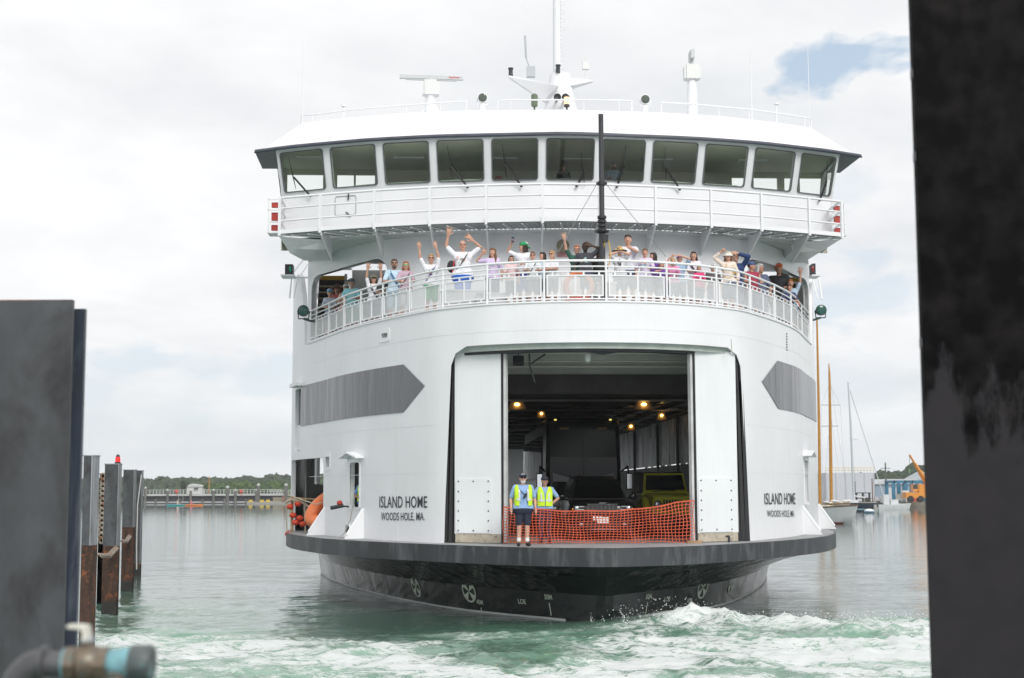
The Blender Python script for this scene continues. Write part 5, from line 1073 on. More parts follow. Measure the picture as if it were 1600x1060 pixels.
    # shirt
    g = .018*s; k = MB(); k.cap(P_(-.075*bw, 0, .92), P_(.075*bw, 0, .92), .125*s*bw+g, .125*s*bw+g, 12); k.cap(P_(0, .01, .95), P_(0, -.005*bw, 1.18), .125*s*bw+g, .12*s*bw+g, 12, sx=1.15); k.cap(P_(0, 0, 1.12), P_(0, 0, 1.3), .125*s*bw+g, .13*s*(.6+.4*bw)+g, 12, sx=1.1); k.cap(P_(-.08, 0, 1.32), P_(.08, 0, 1.32), .115*s*(.6+.4*bw)+g, .115*s*(.6+.4*bw)+g, 12); k.cap(P_(-shx+.01, 0, 1.40), P_(shx-.01, 0, 1.40), .06*s+g, .06*s+g, 10)
    for S, E, T, sg in sleeves:
        if sleeve <= 0: continue
        k.cap(S, S.lerp(E, min(1, sleeve*1.7)), .050*s*(.5+.5*bw)+g*.8, .046*s+g*.8, 10)
        if sleeve > .5: k.cap(E, E.lerp(T, (sleeve-.5)*2*.9), .042*s+g, .032*s+g, 10)
    rchild(k, 'shirt', cmat('cloth', shirt))
    # trousers or shorts
    k = MB(); zb = (.52 if short else .12) if bot_len is None else bot_len; g = .02*s; k.cap(P_(-.07*bw, 0, .885), P_(.07*bw, 0, .885), .125*s*bw+g, .125*s*bw+g, 12)
    for sg in (-1, 1): k.cap(P_(sg*.088, 0, .86), P_(sg*.10, -.005, max(zb, .5)), .092*s*(.5+.5*bw)+g*.8, .072*s+g, 10); 
    if zb < .45:
        for sg in (-1, 1): k.cap(P_(sg*.10, -.005, .5), P_(sg*.105, .02, zb), .070*s+g*.6, .062*s, 10)
    rchild(k, 'shorts' if short else 'trousers', cmat('cloth', bottom))
    for sg in (-1, 1): k = MB(); k.cap(P_(sg*.107, .035, .045), P_(sg*.13, -.15, .04), .05*s, .045*s, 8); child(k, 'shoe', cmat('shoe', shoes), 60)
    # face
    if glasses is None:
        k = MB()
        for sg in (-1, 1): k.ell(hp(sg*.03, -.083, .012), (.013*s, .008*s, .008*s), 8, 6)
        child(k, 'eyes', mat('eye_dark', (.02, .015, .01), .2))
        k = MB()
        for sg in (-1, 1): k.cap(hp(sg*.016, -.09, .034), hp(sg*.044, -.082, .036), .0045*s, .0035*s, 6)
        child(k, 'eyebrows', cmat('hair', hair or (.10, .06, .04)))
    else:
        k = MB()
        for sg in (-1, 1): k.ell(hp(sg*.032, -.092, .012), (.029*s, .010*s, .021*s), 12, 6)
        k.cap(hp(-.02, -.098, .017), hp(.02, -.098, .017), .004*s, .004*s, 6)
        for sg in (-1, 1): k.cap(hp(sg*.062, -.085, .015), hp(sg*.08, .0, .012), .004*s, .004*s, 6)
        child(k, 'sunglasses' if sum(glasses) < .5 or glasses[1] > .3 else 'glasses', mat('lens_%02d%02d%02d' % tuple(int(c*99) for c in glasses), glasses, .1), 60)
    k = MB(); k.ell(hp(0, -.088, -.052), (.024*s, .008*s, .010*s if extra and extra.get('smile') else .006*s), 10, 6); child(k, 'mouth', mat('lip' if skin != 'd' else 'lip_dark', (.40, .10, .09) if skin != 'd' else (.12, .04, .035), .5))
    if beard: k = MB(); k.ell(hp(0, -.045, -.078), (.058*s, .052*s, .048*s), 12, 8, M=RT); k.cap(hp(-.025, -.098, -.034), hp(.025, -.098, -.034), .009*s, .009*s, 6); rchild(k, 'beard', cmat('hair', beard), vox*.8)
    if hair:
        k = MB(); k.ell(hp(0, .024, .030), (.084*s, .092*s, .098*s), 16, 10, M=RT)
        if not (extra and extra.get('bald')): k.ell(hp(0, -.028, .078), (.070*s, .062*s, .040*s), 14, 8, M=RT)
        if extra and extra.get('bald'): k = MB(); k.ell(hp(0, .034, -.015), (.086*s, .075*s, .07*s), 14, 8, M=RT)
        for sg in (-1, 1):
            if hairlen: k.cap(hp(sg*.062, .0, .04), hp(sg*.085, .01, -.02-.09*min(hairlen, 1)), .028*s, .034*s, 8)
            if hairlen > 1: k.cap(hp(sg*.085, .01, -.1), hp(sg*.11, -.05, -.30), .036*s, .028*s, 8)
        if hairlen: k.cap(hp(0, .06, 0), hp(0, .07, -.04-.1*min(hairlen, 2)), .07*s, .06*s, 10)
        if extra and extra.get('tail'): k.cap(hp(0, .09, .02), hp(0, .14, -.12), .03*s, .022*s, 8)
        rchild(k, 'hair', cmat('hair', hair, .7), vox*.9)
    if hat:
        kind, hcol = hat[0], hat[1]; k = MB(); tl = Matrix.Rotation(turn, 3, 'Z')
        k.ell(hp(0, .008, .052), (.090*s, .105*s, .080*s), 16, 10, M=RT)
        if kind == 'cap': k.loft([[hp(math.sin(t)*.075, -.075-.0*math.cos(t), .058) for t in np.linspace(-1.4, 1.4, 9)]+[hp(math.sin(t)*.06, -.07, .066) for t in np.linspace(1.4, -1.4, 9)], [hp(math.sin(t)*.075, -.08-.10*math.cos(t), .045) for t in np.linspace(-1.4, 1.4, 9)]+[hp(math.sin(t)*.07, -.08-.098*math.cos(t), .053) for t in np.linspace(1.4, -1.4, 9)]])
        if kind == 'backcap': k.loft([[hp(math.sin(t)*.075, .09, .02) for t in np.linspace(-1.4, 1.4, 9)]+[hp(math.sin(t)*.075, .09, .03) for t in np.linspace(1.4, -1.4, 9)], [hp(math.sin(t)*.075, .09+.09*math.cos(t), -.03) for t in np.linspace(-1.4, 1.4, 9)]+[hp(math.sin(t)*.075, .09+.09*math.cos(t), -.02) for t in np.linspace(1.4, -1.4, 9)]])
        if kind in ('wide', 'bucket'):
            w_ = .21 if kind == 'wide' else .135; n_ = 18; k.loft([[hp(math.cos(t)*a, .005+math.sin(t)*a*1.05, z) for t in np.linspace(0, 2*math.pi, n_+1)[:-1]] for a, z in ((.07, .045), (w_, .0 if kind == 'wide' else -.005), (w_, .006), (.075, .07))])
        ho = child(k, 'hat', cmat('hat', hcol), 50)
        if len(hat) > 2:
            k = MB()
            if kind == 'wide': k.loft([[hp(math.cos(t)*a, .005+math.sin(t)*a*1.05, z) for t in np.linspace(0, 2*math.pi, 19)[:-1]] for a, z in ((.08, .03), (.212, -.006))], cap=False)
            else: k.ell(hp(0, -.04 if kind != 'backcap' else .05, .075), (.07*s, .068*s, .055*s), 12, 8)
            child(k, 'hat_trim', cmat('hat', hat[2]))
    if vest:
        k = MB(); g = .034*s
        for sg in (-1, 1): 
            xo = .5 if vest != 'open' else .95
            rings = []
            for z, xi, xw in ((.97, .012, .185), (1.15, .012, .185), (1.3, .03, .185), (1.41, .07, .185), (1.475, .085, .15)):
                if vest == 'open': xi = xi+.095-.04*(z > 1.4)
                rr_ = (.145*bw+.03) if z < 1.35 else (.13 if z < 1.45 else .085); x0, x1 = sg*xi, sg*xw*(.35+.65*bw)
                yf = lambda x: -rr_*math.sqrt(max(.08, 1-(x/(.22*(.35+.65*bw)))**2*.8))
                rings.append([P_(x0, yf(x0), z), P_((x0+x1)/2, yf((x0+x1)/2), z), P_(x1, yf(x1)+.02, z), P_(x1, -yf(x1)*.9, z), P_((x0+x1)/2, -yf((x0+x1)/2)*.95+.01, z), P_(sg*.002, -yf(0)+.012, z), P_(sg*.002, -yf(0)+.0, z), P_((x0+x1)/2, -yf((x0+x1)/2)*.95-.005, z), P_(x1-sg*.008, -yf(x1)*.85, z), P_(x1-sg*.008, yf(x1)+.03, z), P_((x0+x1)/2, yf((x0+x1)/2)+.01, z), P_(x0, yf(x0)+.01, z)])
            k.loft(rings)
        vo = child(k, 'safety_vest', mat('hi_vis', (.58, .85, .02), .6), 50)
        k = MB()
        for sg in (-1, 1):
            xs_ = sg*(.105 if vest == 'open' else .10)
            pts = [P_(xs_, -(math.sqrt(max(.002, ((.14*bw+.024) if z < 1.4 else .09)**2-(xs_*.62)**2))+.012), z) for z in (1.08, 1.2, 1.3, 1.41)]; k.loft([[p+V(-.02, 0, 0), p+V(.02, 0, 0), p+V(.02, .004, 0), p+V(-.02, .004, 0)] for p in pts])
            lo, hi_ = (.02, .16) if vest != 'open' else (.085, .16); 
            pts = [P_(sg*x*(.5+.5*bw), -(math.sqrt(max(.002, (.14*bw+.024)**2-(x*.62)**2))+.012), 1.12) for x in np.linspace(lo, hi_, 5)]; k.loft([[p+V(0, 0, -.022), p+V(0, 0, .022), p+V(0, .004, .022), p+V(0, .004, -.022)] for p in pts])
        k.build('reflective_strip', mat('reflective', (.62, .63, .68), .35), body)
    if extra:
        if '_ph' in extra: k = MB(); k.box(extra['_ph'], (.075*s, .012*s, .15*s)); child(k, 'phone', mat('phone_black', (.03, .05, .10), .2))
        if 'strap' in extra: k = MB(); sg = extra['strap'][1]; pts = [P_(sg*.12, -.04, 1.46), P_(sg*.07, -.15*bw-.012, 1.33), P_(-sg*.04, -.155*bw-.015, 1.15), P_(-sg*.15*bw, -.09, .98)]; k.loft([[p+V(-.02, 0, -.01), p+V(.02, 0, .01), p+V(.02, .006, .01), p+V(-.02, .006, -.01)] for p in pts]); child(k, 'strap', cmat('cloth', extra['strap'][0]))
        if 'bag' in extra: k = MB(); sg = extra['bag'][1]; k.ell(P_(sg*.27, -.02, 1.12), (.10*s, .12*s, .15*s), 12, 8); b_ = child(k, 'sling_bag', cmat('bag', extra['bag'][0]), 60); k = MB(); k.tube([P_(sg*.2, -.12, 1.25), P_(sg*.22, -.14, 1.1), P_(sg*.24, -.12, .98)], .012*s, 6); k.build('piping', mat('piping_red', (.6, .02, .03), .5), b_)
        if 'print' in extra: 
            k = MB(); rr = np.random.default_rng(extra['print'][1])
            for i in range(11):
                x, z = rr.normal()*.05, 1.25+rr.normal()*.035; r_ = .016+.02*rr.random(); y = -(.13*(.6+.4*bw)+.02+.012); cpt = P_(x, y, z); k.add([cpt+V(math.cos(t)*r_, 0, math.sin(t)*r_) for t in np.linspace(0, 2*math.pi, 8)[:-1]], [tuple(range(7))], i % 3)
            o = k.build('shirt_print', [cmat('pr', c) for c in extra['print'][0]], body)
        if 'radio' in extra: k = MB(); k.tube([P_(-.10, -.13, 1.36), P_(.02, -.19, 1.23)], .008*s, 5); k.box(P_(.03, -.195, 1.205), (.055*s, .04*s, .12*s), ry=.5); child(k, 'radio', BLACK)
        if 'floral' in extra:
            k = MB(); rr = np.random.default_rng(4)
            for i in range(46):
                a = rr.random()*math.pi*2; z = .98+.42*rr.random(); r_ = .15*bw; x, y = math.cos(a)*(r_+.035), math.sin(a)*(r_+.0); cpt = P_(x, y-.005, z); nrm = Vector((math.cos(a), math.sin(a), 0)); t1 = Vector((-nrm.y, nrm.x, 0)); q = .022*s
                k.add([cpt+nrm*.008+t1*math.cos(t)*q+Vector((0, 0, 1))*math.sin(t)*q for t in np.linspace(0, 2*math.pi, 6)[:-1]], [tuple(range(5))])
            child(k, 'yellow_flowers', cmat('pr', (.75, .45, .05)))
    return body
# --- people on the upper deck, placed by where their heads stand in the view
INS = {}
def deck_person(px, ytop, back, label, face=0.0, arms=None, hatup=0.0, **kw):
    cv = INS.setdefault(back, WALL.inset(.12+back)); s_, _ = cv.hit(px, 450); a = cv.at(s_)
    if px > 1222 and back < .8:
        v_ = 7.4+(px-1222)*.03; wu = float(np.interp(v_, WALL.p[WALL.p[:, 0] > 0, 1], WALL.p[WALL.p[:, 0] > 0, 0])); a = (min(SV(px, ytop, v_)[0], wu-.32), v_)
    r = ray(px, ytop); w0 = from_ship(a[0], a[1]); dx, dy = r[0], r[1]; l = math.hypot(dx, dy); w = Vector((w0.x, w0.y, 0)); t = w.y/r[1]; ztop = HC+r[2]*t; zf = ZP-.05
    H_ = (ztop-zf)*1.0; H_ = H_/(1+.012+hatup); s = H_/1.75; m_px = t/FPX*1.0
    rz = face+math.atan2(dx, dy)*-1.0
    ar = []
    for q in (arms or (('down',), ('down',))):
        if len(q) >= 3 and isinstance(q[1], (int, float)):
            # q = (kind, pixel x, pixel y): hand centre in the picture plane through the person
            hr = ray(q[1], q[2]); ht = w.y/hr[1]; hw_ = Vector((hr[0]*ht, w.y, HC+hr[2]*ht)); loc = Matrix.Rotation(-rz, 3, 'Z') @ (hw_-Vector((w.x, w.y, zf))); yy = q[3]*s if len(q) > 3 else -.10*s; f = (loc-Vector((0, 0, 1.4*s))); loc = Vector((loc.x, 0, loc.z)); d_ = (loc-Vector((0, 0, 1.4*s))); loc -= d_.normalized()*.085*s
            ar.append((q[0], loc.x, loc.z, yy))
        else: ar.append(q)
    return person((w.x, w.y, zf), rz, H_, label, armL=ar[0], armR=ar[1], **kw)
BR, DB, BL_, GY, AU, RD = (.16, .075, .035), (.035, .02, .014), (.42, .26, .10), (.33, .32, .31), (.28, .10, .035), (.42, .13, .03)
WT, SG = (.78, .79, .83), (.012, .012, .014)
DP = deck_person
DP(515.6, 449, .45, 'child in light blue cap and pale plaid shirt, leftmost at the rail', hat=('cap', (.25, .50, .80)), hair=BL_, glasses=(.02, .22, .16), shirt=(.55, .60, .72), arms=(('rail',), ('rail',)), hatup=.02, female=True, build=.85)
DP(526.5, 441, .85, 'woman in brown sun hat and coral top beside the child in blue cap', hat=('wide', (.16, .09, .06)), hair=AU, hairlen=1, glasses=SG, shirt=(.75, .22, .20), bottom=(.35, .05, .08), arms=(('fold',), ('rail',)), hatup=.03, female=True)
DP(541, 441, .8, 'woman in white visor cap and peach shirt in front of the stair opening', hat=('cap', (.75, .75, .70)), hair=GY, glasses=SG, shirt=(.78, .50, .40), arms=(('rail',), ('rail',)), hatup=.02, female=True)
DP(552, 434.6, .6, 'white bearded man in grey cap and aqua tee leaning on the rail', hat=('cap', (.12, .14, .18)), hair=GY, beard=(.6, .58, .55), skin='g', shirt=(.28, .62, .68), bottom=(.02, .22, .14), turn=-.7, face=-.3, arms=(('rail',), ('rail',)), lean=.3, build=1.25, hatup=.02)
DP(583.7, 429, .6, 'woman in white tee holding both arms straight up', hair=DB, hairlen=1, glasses=SG, shirt=WT, arms=(('wave', 573, 413), ('wave', 597, 413)), female=True, extra={'print': [[(.3, .1, .1), (.1, .15, .3), (.5, .5, .5)], 3], 'strap': [(.03, .03, .03), -1]}, hat=('cap', (.3, .3, .22)))
DP(601, 428.7, .75, 'dark haired man in black tee folding his arms on the rail', hair=DB, skin='t', glasses=(.10, .07, .02), shirt=(.03, .03, .035), arms=(('rail',), ('rail', -.1)), extra={'print': [[(.6, .2, .05), (.6, .3, .1), (.5, .1, .05)], 5]})
DP(616, 404, .8, 'tall man with moustache and dark sunglasses in light blue tee', hair=(.09, .06, .05), skin='g', glasses=SG, beard=(.10, .07, .06), shirt=(.50, .66, .78), bottom=(.35, .5, .62), arms=(('rail',), ('rail',)), extra={'strap': [(.05, .15, .3), -1]})
DP(634, 407.6, .45, 'auburn haired woman with green mirrored sunglasses in mauve blouse', hair=AU, hairlen=1, glasses=(.02, .45, .18), shirt=(.50, .36, .44), bottom=(.6, .6, .65), arms=(('rail',), ('rail',)), female=True, extra={'strap': [(.015, .015, .015), 1]})
DP(673.6, 396.6, .6, 'shouting man in white tee with both hands high making horn signs', hair=BL_, glasses=SG, shirt=WT, bottom=(.02, .30, .08), arms=(('horns', 652, 384), ('horns', 682, 379)), extra={'print': [[(.6, .1, .1), (.05, .2, .5), (.1, .1, .1)], 8], 'strap': [(.08, .04, .16), 1], 'smile': 1})
DP(723, 374.5, .75, 'big balding man in white tee with both palms raised and a black sling bag', hair=(.10, .07, .05), glasses=(.25, .12, .10), shirt=WT, bottom=(.01, .12, .55), build=1.3, arms=(('wave', 697, 365), ('wave', 741, 372)), extra={'bald': 1, 'bag': [(.02, .02, .025), -1], 'strap': [(.02, .02, .025), 1], 'print': [[(.3, .6, .5), (.7, .4, .35), (.5, .45, .4)], 2], 'smile': 1})
DP(770, 387, .65, 'laughing woman with very long brown hair in lilac tee waving one hand', hair=BR, hairlen=2, shirt=(.62, .52, .74), turn=-.5, arms=(('wave', 749, 396), ('down',)), female=True, extra={'print': [[(.7, .4, .4), (.2, .5, .6), (.6, .5, .2)], 6], 'smile': 1})
DP(799, 399, .5, 'short woman in pale pink patterned top below the one holding up a phone', hair=DB, hairlen=1, shirt=(.70, .52, .54), glasses=(.30, .16, .14), arms=(('rail',), ('down',)), female=True)
DP(818, 376, .8, 'woman in backward green and white cap holding a phone up high', hat=('backcap', (.02, .28, .10), (.75, .76, .74)), hair=DB, hairlen=1, shirt=WT, bottom=(.01, .08, .50), turn=-1.1, face=-.35, arms=(('phone', 796, 376), ('rail',)), female=True, build=1.15, hatup=.015)
DP(832.5, 393, .55, 'man in dark sunglasses and white overshirt just right of the phone holder', hair=BR, glasses=SG, shirt=(.70, .74, .78), arms=(('rail',), ('rail',)), extra={'strap': [(.03, .03, .04), 1]})
DP(848, 393.5, .8, 'dark haired woman in pale blue blouse looking left with her hair clipped back', hair=DB, hairlen=1, shirt=(.56, .68, .78), turn=-1.0, arms=(('down',), ('rail',)), female=True)
DP(862.6, 391, .6, 'blonde woman in sunglasses with a low bun and white top', hair=(.45, .25, .11), glasses=SG, shirt=(.74, .74, .80), turn=-.5, arms=(('fold',), ('fold',)), female=True, extra={'tail': 1})
DP(902, 382.5, .75, 'woman with short ginger hair in dark green tee waving one arm straight up', hair=RD, glasses=(.30, .15, .12), shirt=(.02, .10, .07), bottom=(.03, .04, .06), arms=(('wave', 879, 371), ('down',)), female=True, build=1.15, extra={'smile': 1})
DP(915, 378.4, .5, 'dark skinned man in black tee with a daisy print and dark glasses', skin='d', hair=(.012, .01, .01), beard=(.012, .01, .01), glasses=SG, shirt=(.045, .048, .062), arms=(('down',), ('wave', 927, 381)), build=1.15, extra={'print': [[(.8, .75, .25), (.75, .78, .8), (.3, .6, .6)], 7]})
DP(934.8, 388, .9, 'dark skinned person in grey cap half hidden by the black jackstaff', skin='d', hair=(.012, .01, .01), hat=('cap', (.14, .12, .13)), shirt=(.03, .03, .04), arms=(('down',), ('rail',)))
DP(968.7, 381, .45, 'person in wide straw hat with teal brim lining holding a phone before the face', hat=('wide', (.62, .42, .16), (.01, .13, .14)), hair=BL_, shirt=WT, arms=(('face',), ('face',)), hatup=.04, female=True, extra={'print': [[(.05, .05, .06), (.05, .05, .06), (.3, .3, .3)], 9], 'phone': 1})
DP(982, 366, .95, 'tall dark haired young man in white tee raising one palm behind the straw hat', hair=DB, shirt=(.72, .73, .80), arms=(('down',), ('wave', 990, 386)), extra={'print': [[(.7, .2, .1), (.1, .3, .4), (.3, .3, .3)], 10]})
DP(1008.5, 388, .6, 'smiling boy with brown fringe in lilac tee', hair=BR, shirt=(.66, .58, .76), arms=(('down',), ('rail',)), build=.9, extra={'print': [[(.8, .4, .3), (.3, .5, .8), (.5, .7, .5)], 11], 'smile': 1})
DP(1021, 394, .85, 'dark haired woman in purple turned away behind the boy in lilac', hair=DB, hairlen=1, shirt=(.14, .05, .30), turn=-1.2, arms=(('down',), ('rail',)), female=True)
DP(1034, 409, .6, 'child with long light brown hair and face down beside the pink shirt', hair=(.25, .14, .07), hairlen=1, shirt=(.14, .05, .30), arms=(('rail',), ('rail',)), female=True, build=.9)
DP(1052, 404, .5, 'blonde woman in bright pink tee bending forward with one fist raised', hair=(.50, .32, .14), hairlen=1, shirt=(.80, .30, .52), lean=.35, arms=(('fist', 1049, 398), ('rail',)), female=True)
DP(1062.5, 396, .85, 'child in purple and yellow cap shading the eyes with one hand', hat=('cap', (.16, .05, .42), (.5, .35, .05)), hair=DB, shirt=(.30, .45, .60), arms=(('down',), ('brow',)), hatup=.02, build=.9)
DP(1084.6, 392.5, .75, 'dark haired woman in white tee with a black strap, smiling behind a small child', hair=DB, hairlen=1, shirt=(.74, .70, .80), arms=(('fold',), ('down',)), female=True, extra={'strap': [(.015, .015, .015), -1], 'smile': 1})
DP(1092.6, 414.6, .42, 'small child in hot pink reaching for the top rail', hair=(.14, .07, .04), skin='g', shirt=(.75, .04, .22), arms=(('rail',), ('rail',)), female=True, build=.95)
DP(1114, 410, .9, 'person in plain white cap mostly hidden behind a rail post', hat=('cap', (.72, .72, .70)), skin='g', hair=DB, shirt=(.10, .08, .09), hatup=.02)
DP(1138.6, 390.6, .5, 'woman in white bucket hat and yellow floral shirt pumping her fist', hat=('bucket', (.72, .70, .62)), hair=BR, hairlen=1, shirt=(.76, .66, .58), bottom=(.05, .09, .2), sleeve=.85, arms=(('fist', 1125, 390), ('down',)), hatup=.02, female=True, extra={'floral': 1, 'smile': 1})
DP(1150, 393, .95, 'person in navy jacket with one elbow raised behind the floral shirt', hair=DB, shirt=(.015, .04, .14), sleeve=.95, hat=('cap', (.02, .04, .12)), arms=(('down',), ('brow',)), turn=.5)
DP(1174.7, 408.3, .6, 'woman in maroon tank top with a blue paisley bandana looking right', hat=('bandana', (.06, .10, .24)), hair=DB, shirt=(.33, .025, .06), skin='g', sleeve=0, turn=1.0, face=.4, arms=(('rail',), ('rail',)), female=True, build=1.2)
DP(1188, 411.6, .85, 'elderly woman with curly grey hair beside the maroon tank top', hair=(.48, .48, .48), hairlen=1, shirt=(.10, .12, .2), turn=1.0, skin='t', arms=(('rail',), ('down',)), female=True)
DP(1217.3, 409.4, .6, 'man in bright orange cap and charcoal polo leaning on the rail', hat=('cap', (.85, .15, .02)), hair=GY, skin='g', shirt=(.05, .052, .065), arms=(('rail',), ('rail',)), hatup=.02, build=1.25, lean=.15)
DP(1226, 421, .85, 'brown haired boy peering out behind the orange cap', hair=(.14, .06, .03), skin='g', shirt=(.20, .08, .05), turn=.6, arms=(('down',), ('rail',)))
DP(1238, 444, .5, 'small curly haired child low at the rail near its right end', hair=(.12, .06, .03), skin='g', shirt=(.05, .06, .16), arms=(('rail',), ('rail',)), build=.9)
DP(1251.3, 436, .6, 'red haired bearded man in pale patterned shirt raising one arm at the far right', hair=RD, beard=RD, shirt=(.45, .58, .70), arms=(('rail',), ('wave', 1253, 425)), build=1.1)
DP(1262, 455, .45, 'child in red and orange top held at the rightmost bend of the rail', hair=DB, shirt=(.75, .12, .04), arms=(('rail',), ('rail',)), build=.95)
for o in list(COL.objects):
    pass
# --- two deckhands at the doorway
def crew(px, ytop, v, label, **kw):
    u, z = SV(px, ytop, v); w = from_ship(u, v, ZD+.01); H_ = (z-ZD)/1.03; return person(w, SYAW+kw.pop('face', 0), H_, label, group='crew in yellow vests', vox=.011, **kw)
NVY = (.018, .022, .045); LB = (.26, .40, .66)
crew(817, 737, -.55, 'grey bearded deckhand in open yellow vest, blue shirt and navy shorts before the net', skin='f', shirt=LB, bottom=NVY, hat=('cap', NVY), hair=GY, beard=(.6, .58, .55), glasses=SG, vest='open', build=1.24, sleeve=.48, armL=('down',), armR=('down',), extra={'radio': 1}, shoes=(.015, .015, .017), bot_len=.56, face=.05)
crew(851, 742, 1.15, 'smiling deckhand in zipped yellow vest standing behind the orange net', skin='g', shirt=LB, bottom=(.02, .03, .07), short=False, hat=('cap', NVY), hair=DB, vest='zip', build=1.08, sleeve=.45, turn=.25, armL=('hip',), armR=('hip',), shoes=(.015, .015, .017), extra={'smile': 1})
for o in list(COL.objects):
    if o.name.startswith('person') and o.get('group') == 'crew in yellow vests' and 'shorts' in str(o.get('label')):
        k = MB(); s = 1.0
        for sg in (-1, 1): k.lathe([(.056, .12), (.054, .2), (.056, .215)], 12, (sg*.108, .02, 0))
        k.build('socks', mat('sock_white', (.75, .75, .75), .8), o)
# --- the man in the side window
s, z = WALL.hit(556.5, 748); p = smap(WALL, s, 0, -.26); w = from_ship(p[0], p[1], z-1.66)
person(w, -.15, 1.74, 'dark skinned deckhand in sunglasses and yellow vest leaning out of the side window', skin='b', shirt=(.08, .18, .42), bottom=NVY, hair=(.012, .01, .01), glasses=SG, vest='zip', armL=('rail',), armR=('rail',), group='crew in yellow vests', vox=.012)
s, z = WALL.hit(545, 791); p = smap(WALL, s, z, .3); w = from_ship(*p); k = MB(); k.ell((0, 0, .1), (.09, .09, .08), 12, 8, m=0); k.tube([(-.28, -.03, -.06), (.12, 0, .02)], .06, 8, m=1); k.tube([(.1, 0, .0), (.3, .1, -.02)], .025, 6, m=1); tag(k.build('line_thrower', [mat('float_red', (.55, .02, .02), .5), BLACK], None, 50, loc=w), 'black and red hand tool held out of the side window', 'tool')
# --- officers on the bridge
for px, yt, v, sk_, sh, lab in ((880, 257, 8.3, 't', (.05, .05, .06), 'officer in dark glasses steering behind the middle bridge window'), (958.5, 254, 8.6, 'g', (.35, .45, .60), 'bearded officer in light blue shirt behind the window right of the jackstaff')):
    u, z = SV(px, yt, v); person(from_ship(u, v, 12.56), SYAW, z-12.56 if z-12.56 > 1.2 else 1.35, lab, skin=sk_, shirt=sh, hair=DB, beard=DB if px > 900 else None, glasses=SG if px < 900 else None, group='officers on the bridge', armL=('rail',), armR=('rail',))
# --- driver and passenger of the black SUV
for du, lab, sh, gl in ((-.42, 'passenger in sunglasses behind the windscreen of the black SUV', (.30, .20, .2), SG), (.40, 'driver in white shirt at the wheel of the black SUV', (.65, .66, .66), SG)):
    w = from_ship(.41+du, 4.95, ZD-.14); o = person(w, SYAW, 1.72, lab, skin='g', shirt=sh, hair=BL_ if du < 0 else None, hat=None if du < 0 else ('cap', (.4, .38, .34)), glasses=gl, group='people in the black SUV', armL=('rail',), armR=('rail',), bot_len=.5)
    o.location.z = ZD-.22
USE_HAZE = True
# ================================================================ WATER
def vnoise(x, y, seed=0):
    r = np.random.default_rng(seed).random((256, 256)); xi = np.floor(x).astype(int); yi = np.floor(y).astype(int); fx = x-xi; fy = y-yi
    fx = fx*fx*fx*(fx*(fx*6-15)+10); fy = fy*fy*fy*(fy*(fy*6-15)+10); g = lambda a, b: r[a % 256, b % 256]
    return (g(xi, yi)*(1-fx)+g(xi+1, yi)*fx)*(1-fy)+(g(xi, yi+1)*(1-fx)+g(xi+1, yi+1)*fx)*fy
def fbm(x, y, sc, o=4, seed=0, ridge=False):
    t = 0; a = 1; n = 0
    for i in range(o):
        v = vnoise(x*sc+13.1*i, y*sc+7.7*i, seed+i); v = 1-abs(2*v-1) if ridge else v; t = t+a*v; n += a; a *= .5; sc *= 2.03
    return t/n
def sstep(a, b, x): t = np.clip((x-a)/(b-a), 0, 1); return t*t*(3-2*t)
gx = np.arange(-26, 27.01, .115); gy = np.concatenate([np.arange(9, 50, .115), np.arange(50, 84, .2)])
X, Y = np.meshgrid(gx, gy); nx, ny = len(gx), len(gy)
wx = X+1.5*(fbm(X, Y, .25, 3, 50)-.5)*2; wy = Y+1.5*(fbm(X, Y, .25, 3, 60)-.5)*2
# how churned the water is: fully in front of the bow, dying out along both sides
edge = 36.6-0.06*np.abs(X-5)**1.15+sstep(2, 8, X)*1.5+sstep(-3, -10, X)*3
churn = sstep(0, 6, edge-Y+4*(fbm(wx, wy, .18, 3, 21)-.5)*2)
left = sstep(0, 5, -X-3)*sstep(0, 12, 54-Y)*.62
churn = np.maximum(churn, left*fbm(wx, wy, .22, 3, 33)*1.3)
# wake wash right of the stem
jet = np.exp(-(((X-7.0)/6.5)**2+((Y-35.2)/2.3)**2)); jet2 = np.exp(-(((X-4.6)/1.6)**2+((Y-36.6)/1.0)**2))*.8
rid = fbm(wx, wy, .55, 4, 5, True); sm = fbm(wx, wy, 1.6, 4, 9, True); tiny = fbm(wx, wy, 4.0, 2, 12)
Zw = churn*(.26*(rid-.5)+.17*(sm-.5)+.05*(tiny-.5))+(1-churn)*(.05*(fbm(X*.5, Y, .6, 3, 71)-.5)+.012*(fbm(X*.6, Y, 2.2, 3, 72)-.5))
Zw += jet*(.28*rid**2+.16*sm*tiny+.03)+jet2*(.55*rid*(.4+sm)+.12)*.8
# a lighter thread of foam around the stem and hull
B_ = np.minimum(np.minimum((X-gx[0])/3, (gx[-1]-X)/3), (gy[-1]-Y)/34); Zw *= np.clip(B_, 0, 1)
foam = churn*(.30+1.15*(fbm(wx*.6, wy, .45, 4, 40, True)-.5)+.55*(sm-.45))+jet*.34+jet2*.6+.10*sstep(30, 18, Y)
foam += .35*sstep(.14, .04, abs(Y-(27+2.5*np.sin(X*.22))+.0)/10)*churn*sstep(-2, 8, X)
foam = np.clip(foam, 0, 1)
milk = np.clip(churn*(.55+.9*(fbm(wx, wy, .3, 3, 81)-.35))+.3*jet, 0, 1)
k = MB(); vs = np.c_[X.ravel(), Y.ravel(), Zw.ravel()]
i, j = np.meshgrid(np.arange(nx-1), np.arange(ny-1)); a = (j*nx+i).ravel(); F4 = np.c_[a, a+1, a+1+nx, a+nx]
x0, x1, y0, y1 = gx[0], gx[-1], gy[0], gy[-1]; far = 4000
